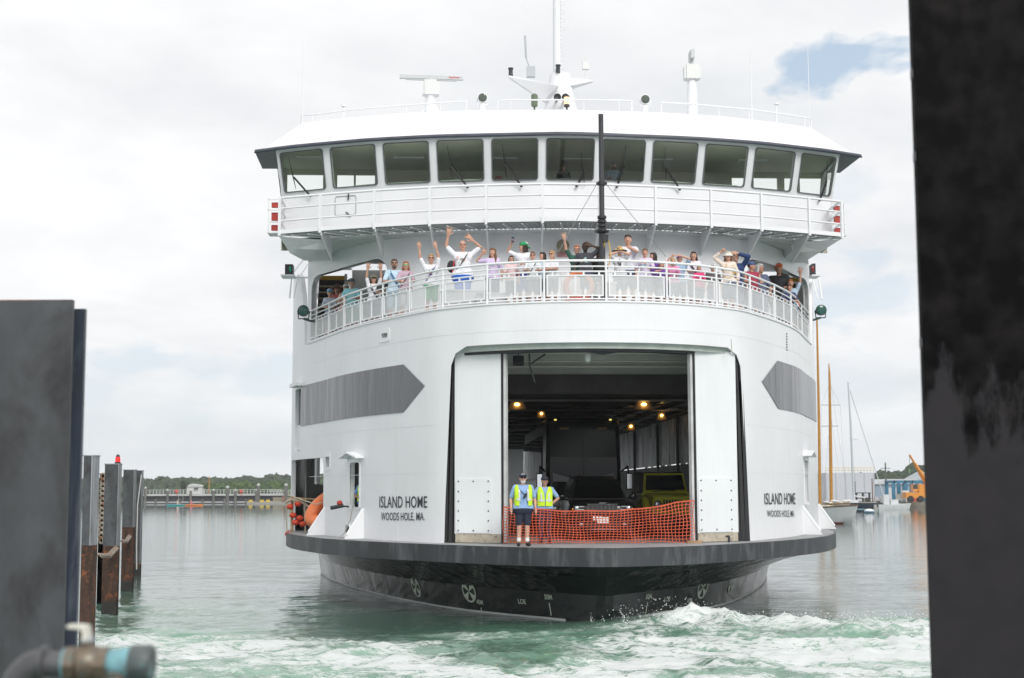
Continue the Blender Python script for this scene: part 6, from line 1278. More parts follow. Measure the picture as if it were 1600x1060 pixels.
extra = np.array([(-far, -200, 0), (far, -200, 0), (far, far, 0), (-far, far, 0), (x0, y0, 0), (x1, y0, 0), (x1, y1, 0), (x0, y1, 0)], float); nb = len(vs)
vs = np.vstack([vs, extra]); F2 = np.array([(nb, nb+1, nb+5, nb+4), (nb+1, nb+2, nb+6, nb+5), (nb+2, nb+3, nb+7, nb+6), (nb+3, nb, nb+4, nb+7)]); F = np.vstack([F4, F2])
me = bpy.data.meshes.new('water'); me.vertices.add(len(vs)); me.vertices.foreach_set('co', vs.ravel()); me.loops.add(F.size); me.loops.foreach_set('vertex_index', F.ravel()); me.polygons.add(len(F)); me.polygons.foreach_set('loop_start', np.arange(0, F.size, 4)); me.update(calc_edges=True); me.validate()
me.polygons.foreach_set('use_smooth', [True]*len(me.polygons))
for nm, arr in (('foam', foam), ('milk', milk)):
    at = me.attributes.new(nm, 'FLOAT', 'POINT'); at.data.foreach_set('value', np.r_[arr.ravel(), np.zeros(8)].astype(np.float32))
m = bpy.data.materials.new('sea_water'); m.use_nodes = True; nt = m.node_tree; P = nt.nodes['Principled BSDF']; N = nt.nodes.new; L = nt.links.new
tc = N('ShaderNodeTexCoord')
def nz(sc, det, ro, dist, st=(1, 1, 1)):
    mp = N('ShaderNodeMapping'); mp.inputs['Scale'].default_value = st; L(tc.outputs['Object'], mp.inputs[0]); n = N('ShaderNodeTexNoise'); n.inputs['Scale'].default_value = sc; n.inputs['Detail'].default_value = det; n.inputs['Roughness'].default_value = ro; n.inputs['Distortion'].default_value = dist; L(mp.outputs[0], n.inputs['Vector']); return n.outputs[0]
def mt(op, a, b=None, cl=False):
    n = N('ShaderNodeMath'); n.operation = op; n.use_clamp = cl
    for i_, q in enumerate((a, b)):
        if q is None: continue
        if isinstance(q, (int, float)): n.inputs[i_].default_value = q
        else: L(q, n.inputs[i_])
    return n.outputs[0]
af = N('ShaderNodeAttribute'); af.attribute_name = 'foam'; am = N('ShaderNodeAttribute'); am.attribute_name = 'milk'
na = nz(1.3, 12, .72, 1.5, (.6, 1.1, 1)); nb_ = nz(5.0, 9, .72, 1.3, (.7, 1.3, 1))
ridge = mt('SUBTRACT', 1.0, mt('ABSOLUTE', mt('MULTIPLY', mt('SUBTRACT', na, .5), 5.0)))       # foam threads
lace = mt('MULTIPLY', mt('ADD', mt('MULTIPLY', ridge, .5), mt('MULTIPLY', nb_, .9)), 1.0)
fo = mt('ADD', mt('MULTIPLY', af.outputs['Fac'], .95), mt('MULTIPLY', mt('SUBTRACT', lace, .66), mt('ADD', mt('MULTIPLY', af.outputs['Fac'], 2.6), .22)))
mr = N('ShaderNodeMapRange'); mr.interpolation_type = 'SMOOTHSTEP'; mr.inputs[1].default_value = .40; mr.inputs[2].default_value = 1.12; L(fo, mr.inputs[0]); fmask = mr.outputs[0]
deep = N('ShaderNodeMixRGB'); deep.inputs[1].default_value = (.045, .10, .075, 1); deep.inputs[2].default_value = (.22, .40, .29, 1); L(mt('MULTIPLY', mt('ADD', am.outputs['Fac'], mt('MULTIPLY', mt('SUBTRACT', nb_, .5), .5)), 1.0, True), deep.inputs[0])
col = N('ShaderNodeMixRGB'); col.inputs[2].default_value = (.64, .67, .66, 1); L(fmask, col.inputs[0]); L(deep.outputs[0], col.inputs[1]); L(col.outputs[0], P.inputs['Base Color'])
rg = N('ShaderNodeMapRange'); rg.inputs[3].default_value = .03; rg.inputs[4].default_value = .55; L(fmask, rg.inputs[0]); L(rg.outputs[0], P.inputs['Roughness']); P.inputs['IOR'].default_value = 1.5
w1 = nz(.9, 6, .55, .3, (.45, 1, 1)); w2 = nz(5.0, 5, .6, .2, (.6, 1, 1)); w3 = nz(.12, 3, .5, .2, (.35, 1, 1))
hh = mt('ADD', mt('MULTIPLY', w1, .34), mt('ADD', mt('MULTIPLY', w2, .17), mt('MULTIPLY', w3, .5)))
hf = mt('ADD', hh, mt('MULTIPLY', fmask, mt('MULTIPLY', nb_, .12)))
b = N('ShaderNodeBump'); so_ = N('ShaderNodeSeparateXYZ'); L(tc.outputs['Object'], so_.inputs[0]); L(mt('MINIMUM', mt('MULTIPLY', mt('POWER', mt('DIVIDE', 30.0, mt('ADD', mt('MAXIMUM', so_.outputs[1], 0.0), 5.0)), 1.25), .32), .5), b.inputs['Strength']); b.inputs['Distance'].default_value = .6; L(hf, b.inputs['Height']); L(b.outputs[0], P.inputs['Normal'])
me.materials.append(m); water = bpy.data.objects.new('water', me); COL.objects.link(water); tag(water, kind='structure')
# thrown spray: droplets nobody could count
k = MB(); tet = [(1, 1, 1), (-1, -1, 1), (-1, 1, -1), (1, -1, -1)]
for i in range(1700):
    if i < 500: x = 4.2+np.clip(rng.normal(), -1.7, 1.7)*1.3; y = 36.9+rng.normal()*.35; top = .6*math.exp(-((x-4.0)/1.9)**2)
    else: x = 7.5+np.clip(rng.normal(), -1.6, 1.6)*3.0; y = 35.5+rng.normal()*.6; top = .30
    z = .12+top*rng.random()**1.6; r_ = .004+.009*rng.random()**2
    k.add([(x+a*r_, y+b_*r_, z+c*r_) for a, b_, c in tet], [(0, 1, 2), (0, 3, 1), (0, 2, 3), (1, 3, 2)])
tag(k.build('sea_spray', mat('spray_white', (.85, .88, .87), .3)), 'white droplets of spray thrown up where the bow meets the churned water', 'spray', kind='stuff')

# ================================================================ STEEL PILES, COLUMN, PIPE
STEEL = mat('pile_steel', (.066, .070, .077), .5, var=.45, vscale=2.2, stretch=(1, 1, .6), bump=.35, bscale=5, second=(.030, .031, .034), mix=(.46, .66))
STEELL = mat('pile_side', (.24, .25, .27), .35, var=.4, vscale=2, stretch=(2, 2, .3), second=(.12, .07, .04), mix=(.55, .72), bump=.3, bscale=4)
RUST = mat('pile_rust', (.045, .022, .014), .8, var=.6, vscale=3, second=(.20, .065, .02), mix=(.52, .66), bump=.8, bscale=7)
WET = mat('pile_wet', (.018, .016, .014), .5, var=.5, vscale=4, bump=.6, bscale=9)
def pile(px0, px1, pxe, ytop, Y, depth, label, rust=1.6, top_z=None, name='steel_pile'):
    depth = Y*((px1+1-800)/(pxe-800)-1)
    a = atY(px0, ytop, Y); b = atY(px1-1, ytop, Y); e = atY(pxe, ytop, Y); zt = a.z if top_z is None else top_z; w = b.x-a.x
    root = empty(name, (a.x, Y, 0), 0, label, 'pile', 'steel piles along the ferry slip')
    for z0, z1, mf, ms in ((-1, .35, WET, WET), (.35, rust, RUST, RUST), (rust, zt, STEEL, STEELL)):
        nm = {WET: 'wet_foot', RUST: 'rusty_band', STEEL: 'box_shaft'}[mf]
        if z1 <= z0: continue
        k = MB(); k.loft([[(0, 0, z), (w, 0, z), (w+.012, .03, z), (w+.012, depth, z), (0, depth, z)] for z in (z0, z1)]); o = k.build(nm, [mf, ms], root)
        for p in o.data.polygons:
            if p.normal.x > .7: p.material_index = 1  # right-facing faces take the paler steel
    k = MB(); k.box((w/2, depth/2, zt+.012), (w+.05, depth+.04, .024)); k.build('cap_plate', STEELL, root)
    k = MB(); k.tube([(w-.02, -.015, rust), (w-.02, -.015, zt)], .018, 6); k.build('weld_seam', STEELL, root)
    return root, zt, w
pile(131, 147, 157, 713, 30.5, 5.0, 'steel pile beside the big plate with the paler right flank', 2.3)
p2, zt2, w2_ = pile(164, 188, 192, 726, 40.6, .7, 'steel pile carrying the small red lamp', 1.9)
pile(193, 212, 215, 735, 49.5, .9, 'steel pile with a rusty patch behind the lamp pile', 2.2)
pile(213, 224, 226, 736, 58.5, .8, 'slim dark steel pile farthest out, with a white line hanging down it', .5)
pile(156, 167, 168, 741, 44.0, .5, 'rust brown pile hung with a chain in the gap before the lamp pile', 3.2)
k = MB(); k.lathe([(.09, 0), (.09, .03), (.06, .05)], 12); k.lathe([(.055, .19), (.06, .21), (.03, .26)], 10); lp = k.build('red_lamp', DARKM, None, loc=(p2.location.x+.28, 40.9, zt2+.03)); tag(lp, 'small red lantern standing on top of a steel pile', 'lamp')
k = MB(); k.lathe([(.07, .05), (.075, .12), (.06, .19)], 12); k.build('lens', emis('lamp_red', (.8, .02, .02), .5), lp, 40)
def chain(pts, label, r_=.022, name='chain', link=.13):
    d = 0; k = MB(); P = [Vector(p) for p in pts]; tot = sum((P[i+1]-P[i]).length for i in range(len(P)-1)); n = int(tot/(link*.72)); i = 0; seg = 0
    acc = [0]
    for q in range(len(P)-1): acc.append(acc[-1]+(P[q+1]-P[q]).length)
    for j in range(n):
        t = j/n*tot; q = max(0, min(len(P)-2, int(np.searchsorted(acc, t, side='right')-1))); f = (t-acc[q])/(acc[q+1]-acc[q]); c = P[q].lerp(P[q+1], f); dr = (P[q+1]-P[q]).normalized()
        sidev = dr.cross(Vector((0, .3, 1)) if j % 2 else Vector((0, 1, .2))).normalized(); ring = [c+dr*math.cos(a)*link/2+sidev*math.sin(a)*link*.32 for a in np.linspace(0, 2*math.pi, 11)]
        k.tube(ring, r_, 5)
    o = k.build(name, mat('chain_pale', (.33, .30, .26), .5, metal=.3, second=(.2, .09, .04), vscale=6), None, 50); return tag(o, label, 'chain')
A_ = atY(183, 856, 40.5); B_ = atY(155, 868, 33.0); chain([A_, A_.lerp(B_, .5)+Vector((0, 0, -.12)), B_], 'pale chain slung from the front of the lamp pile to the next pile', link=.17, r_=.026)
A_ = atY(203, 838, 49.4); B_ = atY(191, 846, 43.0); chain([A_, A_.lerp(B_, .5)+Vector((0, 0, -.1)), B_], 'short chain slung between the two outer rusty piles', link=.17, r_=.026)
A_ = atY(161, 745, 43.9); B_ = atY(158, 852, 43.9); chain([A_, B_], 'brown chain hanging down the narrow rusty pile', link=.2, r_=.03)
A_ = atY(221, 742, 58.3); k = MB(); k.tube([A_, atY(215, 790, 58.3), atY(213.5, 850, 58.3), atY(213.5, 890, 58.3)], .022, 6); tag(k.build('rope', mat('rope_white', (.6, .6, .58), .7)), 'thin white line hanging down the outermost pile', 'rope')
# the big plate at the left edge
Yb = 5.6; a = atY(-160, 464, Yb); b = atY(113, 470, Yb); root = empty('fender_wall', (a.x, Yb, 0), 0, 'big dark grey steel fender wall filling the left edge of the view', 'fender wall')
zt = b.z; w = b.x-a.x; c = atY(133, 475, Yb+.25)
k = MB(); k.box((w/2, .015, (zt-1)/2), (w, .03, zt+1)); k.build('face_plate', STEEL, root)
k = MB(); k.box((w, .10-.06+.07, (zt-1)/2-.01), (.045, .025, zt+.98)); k.build('edge_flange', mat('flange_blue', (.035, .045, .065), .35, var=.5, vscale=3, stretch=(2, 2, .3), second=(.10, .12, .15), mix=(.5, .62)), root)
k = MB(); k.box((w-.5, .35, (zt-1)/2), (.02, .4, zt+.9)); k.box((w-.6, .55, (zt-1)/2), (.3, .03, zt+.9)); k.build('web', STEEL, root)
k = MB(); k.box((w/2, .015, zt+.002), (w, .03, .004)); k.build('cap_plate', RUST, root)
# the column at the right edge, its upper part painted near black for shade
Yc = 4.6; c = atY(1455.5, 1060, Yc); t_ = atY(1426.5, 0, Yc); xc = (c.x+t_.x)/2; root = empty('steel_column', (xc, Yc, 0), 0, 'tall steel column, shade painted dark on its upper part, filling the right edge of the view', 'column')
COLM = bpy.data.materials.new('column_steel_shade'); COLM.use_nodes = True; nt = COLM.node_tree; P = nt.nodes['Principled BSDF']; N = nt.nodes.new; L = nt.links.new
tc = N('ShaderNodeTexCoord'); n = N('ShaderNodeTexNoise'); n.inputs['Scale'].default_value = 3.2; n.inputs['Detail'].default_value = 10; n.inputs['Roughness'].default_value = .72; mp = N('ShaderNodeMapping'); mp.inputs['Scale'].default_value = (1.6, 1, .55); L(tc.outputs['Object'], mp.inputs[0]); L(mp.outputs[0], n.inputs['Vector'])
sp = N('ShaderNodeSeparateXYZ'); L(tc.outputs['Object'], sp.inputs[0])
h = mt('ADD', mt('MULTIPLY', mt('SUBTRACT', sp.outputs[2], 3.68), 2.2), mt('MULTIPLY', mt('SUBTRACT', n.outputs[0], .5), 4.0)); hm_ = N('ShaderNodeMapRange'); hm_.inputs[1].default_value = -.15; hm_.inputs[2].default_value = .2; L(h, hm_.inputs[0])
n2 = N('ShaderNodeTexNoise'); n2.inputs['Scale'].default_value = 9; n2.inputs['Detail'].default_value = 8; L(tc.outputs['Object'], n2.inputs['Vector'])
ca = N('ShaderNodeMixRGB'); ca.inputs[1].default_value = (.022, .023, .030, 1); ca.inputs[2].default_value = (.042, .037, .038, 1); L(n2.outputs[0], ca.inputs[0])
cb = N('ShaderNodeValToRGB'); cb.color_ramp.elements[0].position = .42; cb.color_ramp.elements[0].color = (.0008, .0008, .0015, 1); cb.color_ramp.elements[1].position = .74; cb.color_ramp.elements[1].color = (.016, .014, .014, 1); L(n2.outputs[0], cb.inputs[0])
cc_ = N('ShaderNodeMixRGB'); L(hm_.outputs[0], cc_.inputs[0]); L(ca.outputs[0], cc_.inputs[1]); L(cb.outputs[0], cc_.inputs[2]); L(cc_.outputs[0], P.inputs['Base Color']); P.inputs['Roughness'].default_value = .6; P.inputs['Specular IOR Level'].default_value = .08
k = MB(); k.box((.6, .015, 3.5), (1.2, .03, 13)); k.box((.75, .2, 3.5), (.03, .34, 13)); k.box((.75, .385, 3.5), (.9, .03, 13)); k.build('beam_shaft', COLM, root)
k = MB()
for px, py in ((1429, 114), (1431, 244), (1440, 535)): q = atY(px, py, Yc); k.box((.002, .015, q.z), (.008, .03, .03))
q = atY(1440, 882, Yc); k.build('weld_bead', DARKM, root)
# pipe with ball valve
BRZ = mat('valve_bronze', (.17, .135, .10), .38, metal=.35, var=.3, vscale=30, second=(.10, .16, .16), mix=(.56, .7), bump=.2, bscale=60); PIPEG = mat('pipe_grey', (.10, .10, .105), .35, metal=.3, var=.3, vscale=20); VERD = mat('verdigris', (.16, .33, .37), .55, var=.35, vscale=30, second=(.12, .10, .08), mix=(.55, .68)); CAPG = mat('cap_greyteal', (.075, .09, .09), .5, var=.4, vscale=25, second=(.14, .26, .26), mix=(.55, .66))
Yp = 2.1; mm = Yp*1.02/FPX
def pp(px, py): return atY(px, py, Yp)
C0 = pp(85, 1035); root = empty('standpipe', (C0.x, Yp, C0.z), 0, 'blurred bronze standpipe with a ball valve and lever in the bottom left corner', 'pipe')
def lp_(px, py, dy=0): q = pp(px, py); return (q.x-C0.x, dy, q.z-C0.z)
k = MB(); r_ = 22*mm; arc = [lp_(70-46*math.sin(t), 1085-48*math.cos(t)) for t in np.linspace(0, math.pi/2, 10)]; k.tube([lp_(24, 1400)]+arc[::-1], r_, 20); k.build('elbow', PIPEG, root, 40)
k = MB(); k.tube([lp_(66, 1037), lp_(71, 1037), lp_(72, 1037), lp_(73, 1037)], [27*mm, 27*mm, 25*mm, 22*mm], 20); k.tube([lp_(72, 1038), lp_(104, 1038)], 19*mm, 20); k.build('pipe_nipple', PIPEG, root, 40)
k = MB(); k.tube([lp_(100, 1038), lp_(104, 1038)], 24*mm, 20); k.build('teal_ring', VERD, root, 40)
k = MB(); k.tube([lp_(104, 1038), lp_(121, 1038)], 26*mm, 8); k.tube([lp_(120, 1038), lp_(125, 1038), lp_(136, 1037), lp_(148, 1037), lp_(156, 1038)], [20*mm, 27*mm, 29*mm, 27*mm, 22*mm], 22); k.tube([lp_(152, 1038), lp_(170, 1038)], 26*mm, 8); k.tube([lp_(136, 1016), lp_(136, 1003)], 9*mm, 14); k.build('valve_body', BRZ, root, 25)
k = MB(); k.tube([lp_(136, 1006), lp_(136, 995)], 7*mm, 12); k.tube([lp_(137, 1003), lp_(137, 996)], 10*mm, 6); k.build('stem_nut', CHROME, root, 30)
k = MB(); k.loft([[lp_(x, y, d) for d in (-.012, .012)]+[lp_(x+dx, y+dy, d) for d in (.012, -.012)] for x, y, dx, dy in ((108, 976, 0, 5), (126, 976, -1, 6), (138, 978, -7, 6), (141, 998, -8, 0), (139, 999, -8, 0))]); k.build('lever', mat('lever_cream', (.72, .70, .62), .3), root)
k = MB(); k.tube([lp_(168, 1038), lp_(174, 1038), lp_(205, 1037)], [20*mm, 22*mm, 24*mm], 20); k.build('hose_coupling', VERD, root, 40)
k = MB(); k.tube([lp_(204, 1037), lp_(208, 1037), lp_(235, 1037), lp_(239, 1037)], [25*mm, 28*mm, 28*mm, 25*mm], 20); k.box(lp_(222, 1039, -.027), (14*mm, .01, 8*mm)); k.build('end_cap', CAPG, root, 40)
k = MB(); k.tube([lp_(170, 1062, -.02), lp_(180, 1050, -.028), lp_(192, 1052, -.028), lp_(202, 1062, -.02)], 4*mm, 8); k.build('cam_arm', BRZ, root, 40)

# ================================================================ FAR SHORE, LEFT
LEAF = mat('far_leaf', (.050, .085, .035), .8, var=.45, vscale=.12, second=(.025, .05, .028), mix=(.45, .6), bump=1, bscale=.8, bdist=1.5)
LEAF2 = mat('near_leaf', (.075, .135, .03), .8, var=.4, vscale=.25, second=(.03, .07, .02), mix=(.45, .6), bump=1, bscale=1.2, bdist=1)
def lump(k, c, r_, seed, n=9, kk=6, sq=.8):
    rr = np.random.default_rng(seed); ph = rr.random(6)*6.28; rings = []
    for i in range(kk+1):
        g = -math.pi/2+math.pi*(i+.03)/(kk+.06); ring = []
        for j in range(n):
            a = 2*math.pi*j/n; f = 1+.22*math.sin(3*a+ph[0]+g*2)+.15*math.sin(5*a+ph[1]-g*3)+.12*rr.normal(); ring.append((c[0]+math.cos(a)*math.cos(g)*r_*f, c[1]+math.sin(a)*math.cos(g)*r_*f, c[2]+math.sin(g)*r_*sq*f))
        rings.append(ring)
    k.loft(rings)
def leafy(k, c, rx, rz, n, sz, seed):
    """crown of many small leaf faces over lumps"""
    rr = np.random.default_rng(seed)
    for i in range(n):
        d = rr.normal(size=3); d /= np.linalg.norm(d); f = rr.random()**.35; p = np.array(c)+d*f*np.array((rx, rx, rz)); s_ = sz*(.5+rr.random()); a = rr.normal(size=3); a /= np.linalg.norm(a); b = np.cross(a, rr.normal(size=3)); b /= np.linalg.norm(b)
        k.add([p-a*s_, p+b*s_*.7, p+a*s_, p-b*s_*.7], [(0, 1, 2, 3)])
# hills: solid ground under the woods
def hill(name, prof, Y, depth, mt_):
    k = MB(); rings = []
    for x, zt_ in prof: rings.append([(x, Y, -.5), (x, Y+depth*.25, zt_*.6), (x, Y+depth*.6, zt_*.93), (x, Y+depth, zt_), (x, Y+depth*1.5, zt_*.7), (x, Y+depth*2.2, -.5)])
    k.loft(rings, cap=True, closed=True); return tag(k.build(name, mt_, None, 60), kind='structure')
hl = [(-500, 750), (-200, 748), (0, 753), (150, 752), (228, 752), (260, 750), (300, 750), (340, 752), (380, 751), (420, 747), (455, 744), (520, 742), (640, 748), (760, 752), (900, 754), (1050, 753), (1180, 757)]
pr = [(atY(x, y, 640).x, atY(x, y, 640).z*.70) for x, y in hl]; hill('hill_left', pr, 540, 100, LEAF)
k = MB(); rr = np.random.default_rng(3)
for i in range(1900):
    px = -500+rr.random()*1640; Yt = 545+rr.random()*105; x = (px-800)/FPX*Yt; zt_ = float(np.interp(x*640/Yt, [a for a, b in pr], [b for a, b in pr])); f = (Yt-540)/100; zg = zt_*(.25+.75*min(1, f)**.6); r_ = 2.0+1.9*rr.random(); lump(k, (x, Yt, zg+r_*.15), r_, i, 8, 5)
tag(k.build('wooded_hillside', LEAF, None, 70), 'far wooded hillside of many grey green tree crowns across the water', 'woods', kind='stuff')
k = MB(); 
for i in range(260):
    px = (325 if i % 3 else 345)+rr.random()*(180 if i % 3 else 120); Yt = 418+rr.random()*25; yt = 765-3-rr.random()*11*math.sin(max(0, min(1, (px-318)/150))*math.pi)**.4; q = atY(px, yt, Yt); r_ = 1.5+1.5*rr.random(); lump(k, (q.x, Yt, max(1.2, q.z-r_)), r_, i+2000, 8, 5)
    leafy(k, (q.x, Yt, max(1.2, q.z-r_)), r_*1.2, r_, 12, .35, i)
tag(k.build('shore_thicket', LEAF2), 'brighter green thicket behind the long pier', 'bushes', kind='stuff')
def far_tree(px, ybase, ytop, Y, wpx, label, lf=LEAF, seed=1, grp='single trees on the far shore', cat='tree'):
    b = atY(px, ybase, Y); t = atY(px, ytop, Y); H_ = t.z-max(b.z, .5); rx = wpx/2/FPX*Y; root = empty('tree', (b.x, Y, max(b.z, .5)), 0, label, cat, grp); k = MB(); k.tube([(0, 0, -1), (rx*.05, 0, H_*.4), (-rx*.05, 0, H_*.8)], [rx*.1, rx*.07, rx*.03], 7)
    for a in range(4): k.tube([(0, 0, H_*(.25+.1*a)), (math.cos(a*1.7)*rx*.6, math.sin(a*1.7)*rx*.6, H_*(.45+.12*a))], [rx*.05, rx*.02], 5)
    k.build('trunk', mat('bark', (.06, .045, .035), .9), root); k = MB(); rr = np.random.default_rng(seed)
    for i in range(16): a = rr.random()*6.28; q = rr.random(); z = H_*(.3+.6*q); rad = rx*(1-.55*q)*rr.random()**.5; c = (math.cos(a)*rad, math.sin(a)*rad, z); lump(k, c, rx*.28, seed+i, 7, 4); leafy(k, c, rx*.38, rx*.36, 40, rx*.07, seed*31+i)
    k.build('crown', lf, root); return root
far_tree(288, 767, 751, 405, 17, 'dark spreading tree standing left of the low white house', mat('dark_leaf', (.022, .05, .022), .8, var=.4, vscale=.5), 5)
far_tree(322, 767, 757, 405, 10, 'small round tree just right of the low white house', LEAF2, 8)
# house
q = atY(292, 767, 410); q2 = atY(316, 760, 410); root = empty('house', (q.x, 410, 0), 0, 'low white house among the trees behind the pier', 'house'); w = q2.x-q.x; k = MB(); k.box((w/2, 2, q.z/2+.6), (w, 4, q.z+1.2)); k.build('wall', mat('house_white', (.62, .62, .6), .6), root)
k = MB(); k.prism([(-.3, q.z+1.2), (w*.3, q.z+2.0), (w+.3, q.z+1.4), (w+.3, q.z+1.1), (-.3, q.z+1.1)], -.3, 4.3, 'XZ'); k.build('roof', mat('house_roof', (.55, .55, .55), .6), root)
k = MB(); k.box((w*.6, -.03, q.z+.4), (1.2, .05, .8)); k.build('window', INTD, root)
# long pier
Yq = 383.0; PW = mat('pier_wood', (.13, .125, .12), .8, var=.3, vscale=.6); DKW = mat('pier_dark', (.035, .036, .045), .7, var=.3, vscale=.5); PAL = mat('pier_pale', (.48, .49, .49), .6)
def xq(px, Y=Yq): return (px-800)/FPX*Y
a = xq(226); root = empty('pier', (a, Yq, 0), 0, 'long timber pier with a pale railing along the far shore', 'pier'); Lp = xq(440)-a; z0 = atY(300, 773, Yq).z; 
k = MB(); k.box((Lp/2, 4, z0-.1), (Lp, 8, .5)); k.build('deck', PAL, root)
k = MB(); k.box((Lp/2, 4.5, z0/2-.3), (Lp, 7, z0-.2)); k.build('bulkhead', DKW, root)
k = MB(); k.box((Lp/2, .9, .35), (Lp, .3, .35)); k.build('waler', PAL, root)
zr = z0+1.25; k = MB(); k.box((Lp/2, .1, zr), (Lp, .12, .12)); k.box((Lp/2, .1, z0+.7), (Lp, .08, .08)); k.build('railing', PAL, root)
for i in range(42): k = MB(); k.box((Lp*i/41, .1, z0+.7), (.14, .14, 1.2)); k.build('railing_post', PAL, root)
for px, yt in ((229.5, 762), (264, 765.5), (300, 765.5), (335.5, 765.5), (369.5, 765.5), (402, 765.5)):
    k = MB(); x = xq(px, Yq-.6)-a; zt_ = atY(px, yt+1.5, Yq-.6).z; k.lathe([(.33, -1), (.33, zt_-.1), (.2, zt_)], 10, (x, -.6, 0)); pl = k.build('pier_pile', PW, root, 40); k = MB(); k.lathe([(.35, zt_), (.3, zt_+.25), (.05, zt_+.5)], 10, (x, -.6, 0)); k.build('pile_cap', PAL, pl)
for px in (245, 283, 318, 352, 386, 420): k = MB(); k.lathe([(.25, -1), (.25, 1.3)], 8, (xq(px)-a, .4, 0)); k.build('fender_pile', PW, root)
for px in (276, 287): k = MB(); k.box((xq(285)-a-.6, -.2, z0-.6), (.08, .08, 3)); k.box((xq(285)-a+.6, -.2, z0-.6), (.08, .08, 3)); 
k.build('ladder', PAL, root)
for px, c in ((276, 'life ring box near its left part'), (377, 'life ring box near its right part')):
    q = atY(px, 768, Yq-.3); k = MB(); k.ell((0, 0, 0), (.5, .15, .5), 12, 6); k.box((0, .2, -.6), (.15, .15, 1.2)); o = k.build('life_ring', mat('ring_red', (.6, .10, .06), .5), None, loc=q); tag(o, 'tiny red life ring on the pier railing, %s' % c.split('near ')[1].replace('its', 'toward the') , 'life ring')
for px, yt, yb, lab in ((357, 759, 786, 'thick mooring pile with a pointed pale cap before the pier'), (405, 755.5, 784, 'tall mooring pile with a white round cap at the floating dock'), (448, 755.5, 784, 'mooring pile with a white cap beside the stern of the gangway')):
    Y = 368.0; z1 = atY(px, yt, Y).z; root2 = empty('mooring_pile', (xq(px, Y), Y, 0), 0, lab, 'pile', 'mooring piles off the pier'); k = MB(); k.lathe([(.42, -1), (.42, z1-.6)], 12); k.build('shaft', PW, root2, 40); k = MB(); k.lathe([(.45, z1-.6), (.4, z1-.2), (.05, z1)], 12); k.build('cap', PAL, root2, 40)
Y = 366.0; x0, x1 = xq(387, Y), xq(455, Y); fd = empty('floating_dock', (x0, Y, 0), 0, 'low floating dock with yellow cleats at the right end of the pier', 'dock'); k = MB(); k.box(((x1-x0)/2, 1.5, .2), (x1-x0, 3, .5)); k.build('pontoon', mat('dock_wood', (.30, .29, .27), .8), fd)
for px in (393, 410.5, 420): k = MB(); k.box((xq(px, Y)-x0, .3, .75), (.9, .5, .6)); k.build('yellow_box', mat('yellow_fender', (.65, .45, .03), .5), fd)
q = atY(432, 772, 372); root2 = empty('gangway', (xq(422, 372), 372, 0), 0, 'white trussed gangway leading down to the floating dock', 'gangway'); wg = xq(458, 372)-xq(422, 372); zg = atY(440, 774, 372).z; k = MB()
k.box((wg/2, 0, zg), (wg, .15, .2)); k.box((wg/2, 0, zg+1.3), (wg, .15, .12))
for i in range(9): k.tube([(wg*i/8, 0, zg), (wg*min(8, i+1)/8, 0, zg+1.3)], .07, 5); k.tube([(wg*i/8, 0, zg+1.3), (wg*min(8, i+1)/8, 0, zg)], .07, 5)
k.build('truss', PAL, root2)
k = MB(); k.box((wg*.6, 1.5, zg/2), (wg*.9, 2, zg*.55)); k.build('abutment', mat('earth', (.30, .25, .18), .9), root2)
def tiny_person(loc, rz, mt_top, label, seat=False, name='person'):
    k = MB(); k.cap((0, 0, .25 if seat else .9), (0, 0, .7 if seat else 1.4), .17, .2); k.ell((0, 0, 1.0 if seat else 1.65), (.11, .11, .14)); 
    for s_ in (-1, 1): k.cap((s_*.2, 0, .65 if seat else 1.38), (s_*.3, -.3, .45 if seat else 1.0), .06, .05)
    if not seat:
        for s_ in (-1, 1): k.cap((s_*.1, 0, .9), (s_*.12, 0, .05), .1, .07)
    else: 
        for s_ in (-1, 1): k.cap((s_*.1, 0, .25), (s_*.15, -.7, .3), .09, .06)
    me = remesh(k, name, mt_top, .04, 1); o = bpy.data.objects.new(name, me); COL.objects.link(o); o.location = loc; o.rotation_euler = (0, 0, rz); return tag(o, label, 'person')
for px, c, lab, plab in ((281, (.03, .35, .38), 'teal kayak on the water below the pier', 'paddler in pale top sitting in the teal kayak'), (302, (.75, .22, .03), 'orange kayak on the water below the pier', 'paddler in pink top sitting in the orange kayak')):
    Y = 330.; x = xq(px, Y); k = MB(); rings = []
    for t in np.linspace(-1, 1, 13):
        w_ = .38*math.sqrt(max(0, 1-t*t))+.01; h_ = .22+.1*t*t; rings.append([(t*2.6, -w_, h_), (t*2.6, -w_*.6, -.05), (t*2.6, w_*.6, -.05), (t*2.6, w_, h_), (t*2.6, w_*.4, h_+.08*(1-t*t)), (t*2.6, -w_*.4, h_+.08*(1-t*t))])
    k.loft(rings); ky = k.build('kayak', mat('kayak_%d' % px, c, .4), None, 40, loc=(x, Y, 0)); tag(ky, lab, 'kayak', 'kayaks below the pier')
    p = tiny_person((x-.2, Y, .1), R(80), mat('tiny_%d' % px, (.6, .5, .45) if px == 281 else (.65, .2, .25), .7), plab, True)
    k = MB(); k.tube([(-.25, -1.1, .5), (-.25, 1.1, .9)], .03); k.build('paddle', BLACK, ky)
q = atY(444, 778, 371); tiny_person((q.x, 371, .45), 0, mat('tiny_red', (.6, .15, .1), .7), 'distant person in red and white standing on the floating dock')
for px, yt, h_, lab in ((327, 744, 0, 'bare wooden mast rising behind the pier among the trees'),):
    q = atY(px, yt, 400); k = MB(); k.tube([(0, 0, 0), (0, 0, q.z)], [.22, .12], 8); k.tube([(-.8, 0, q.z-1.5), (.8, 0, q.z-1.5)], .05); tag(k.build('wooden_mast', mat('mast_wood', (.40, .20, .05), .5), None, loc=(q.x, 400, 0)), lab, 'mast')

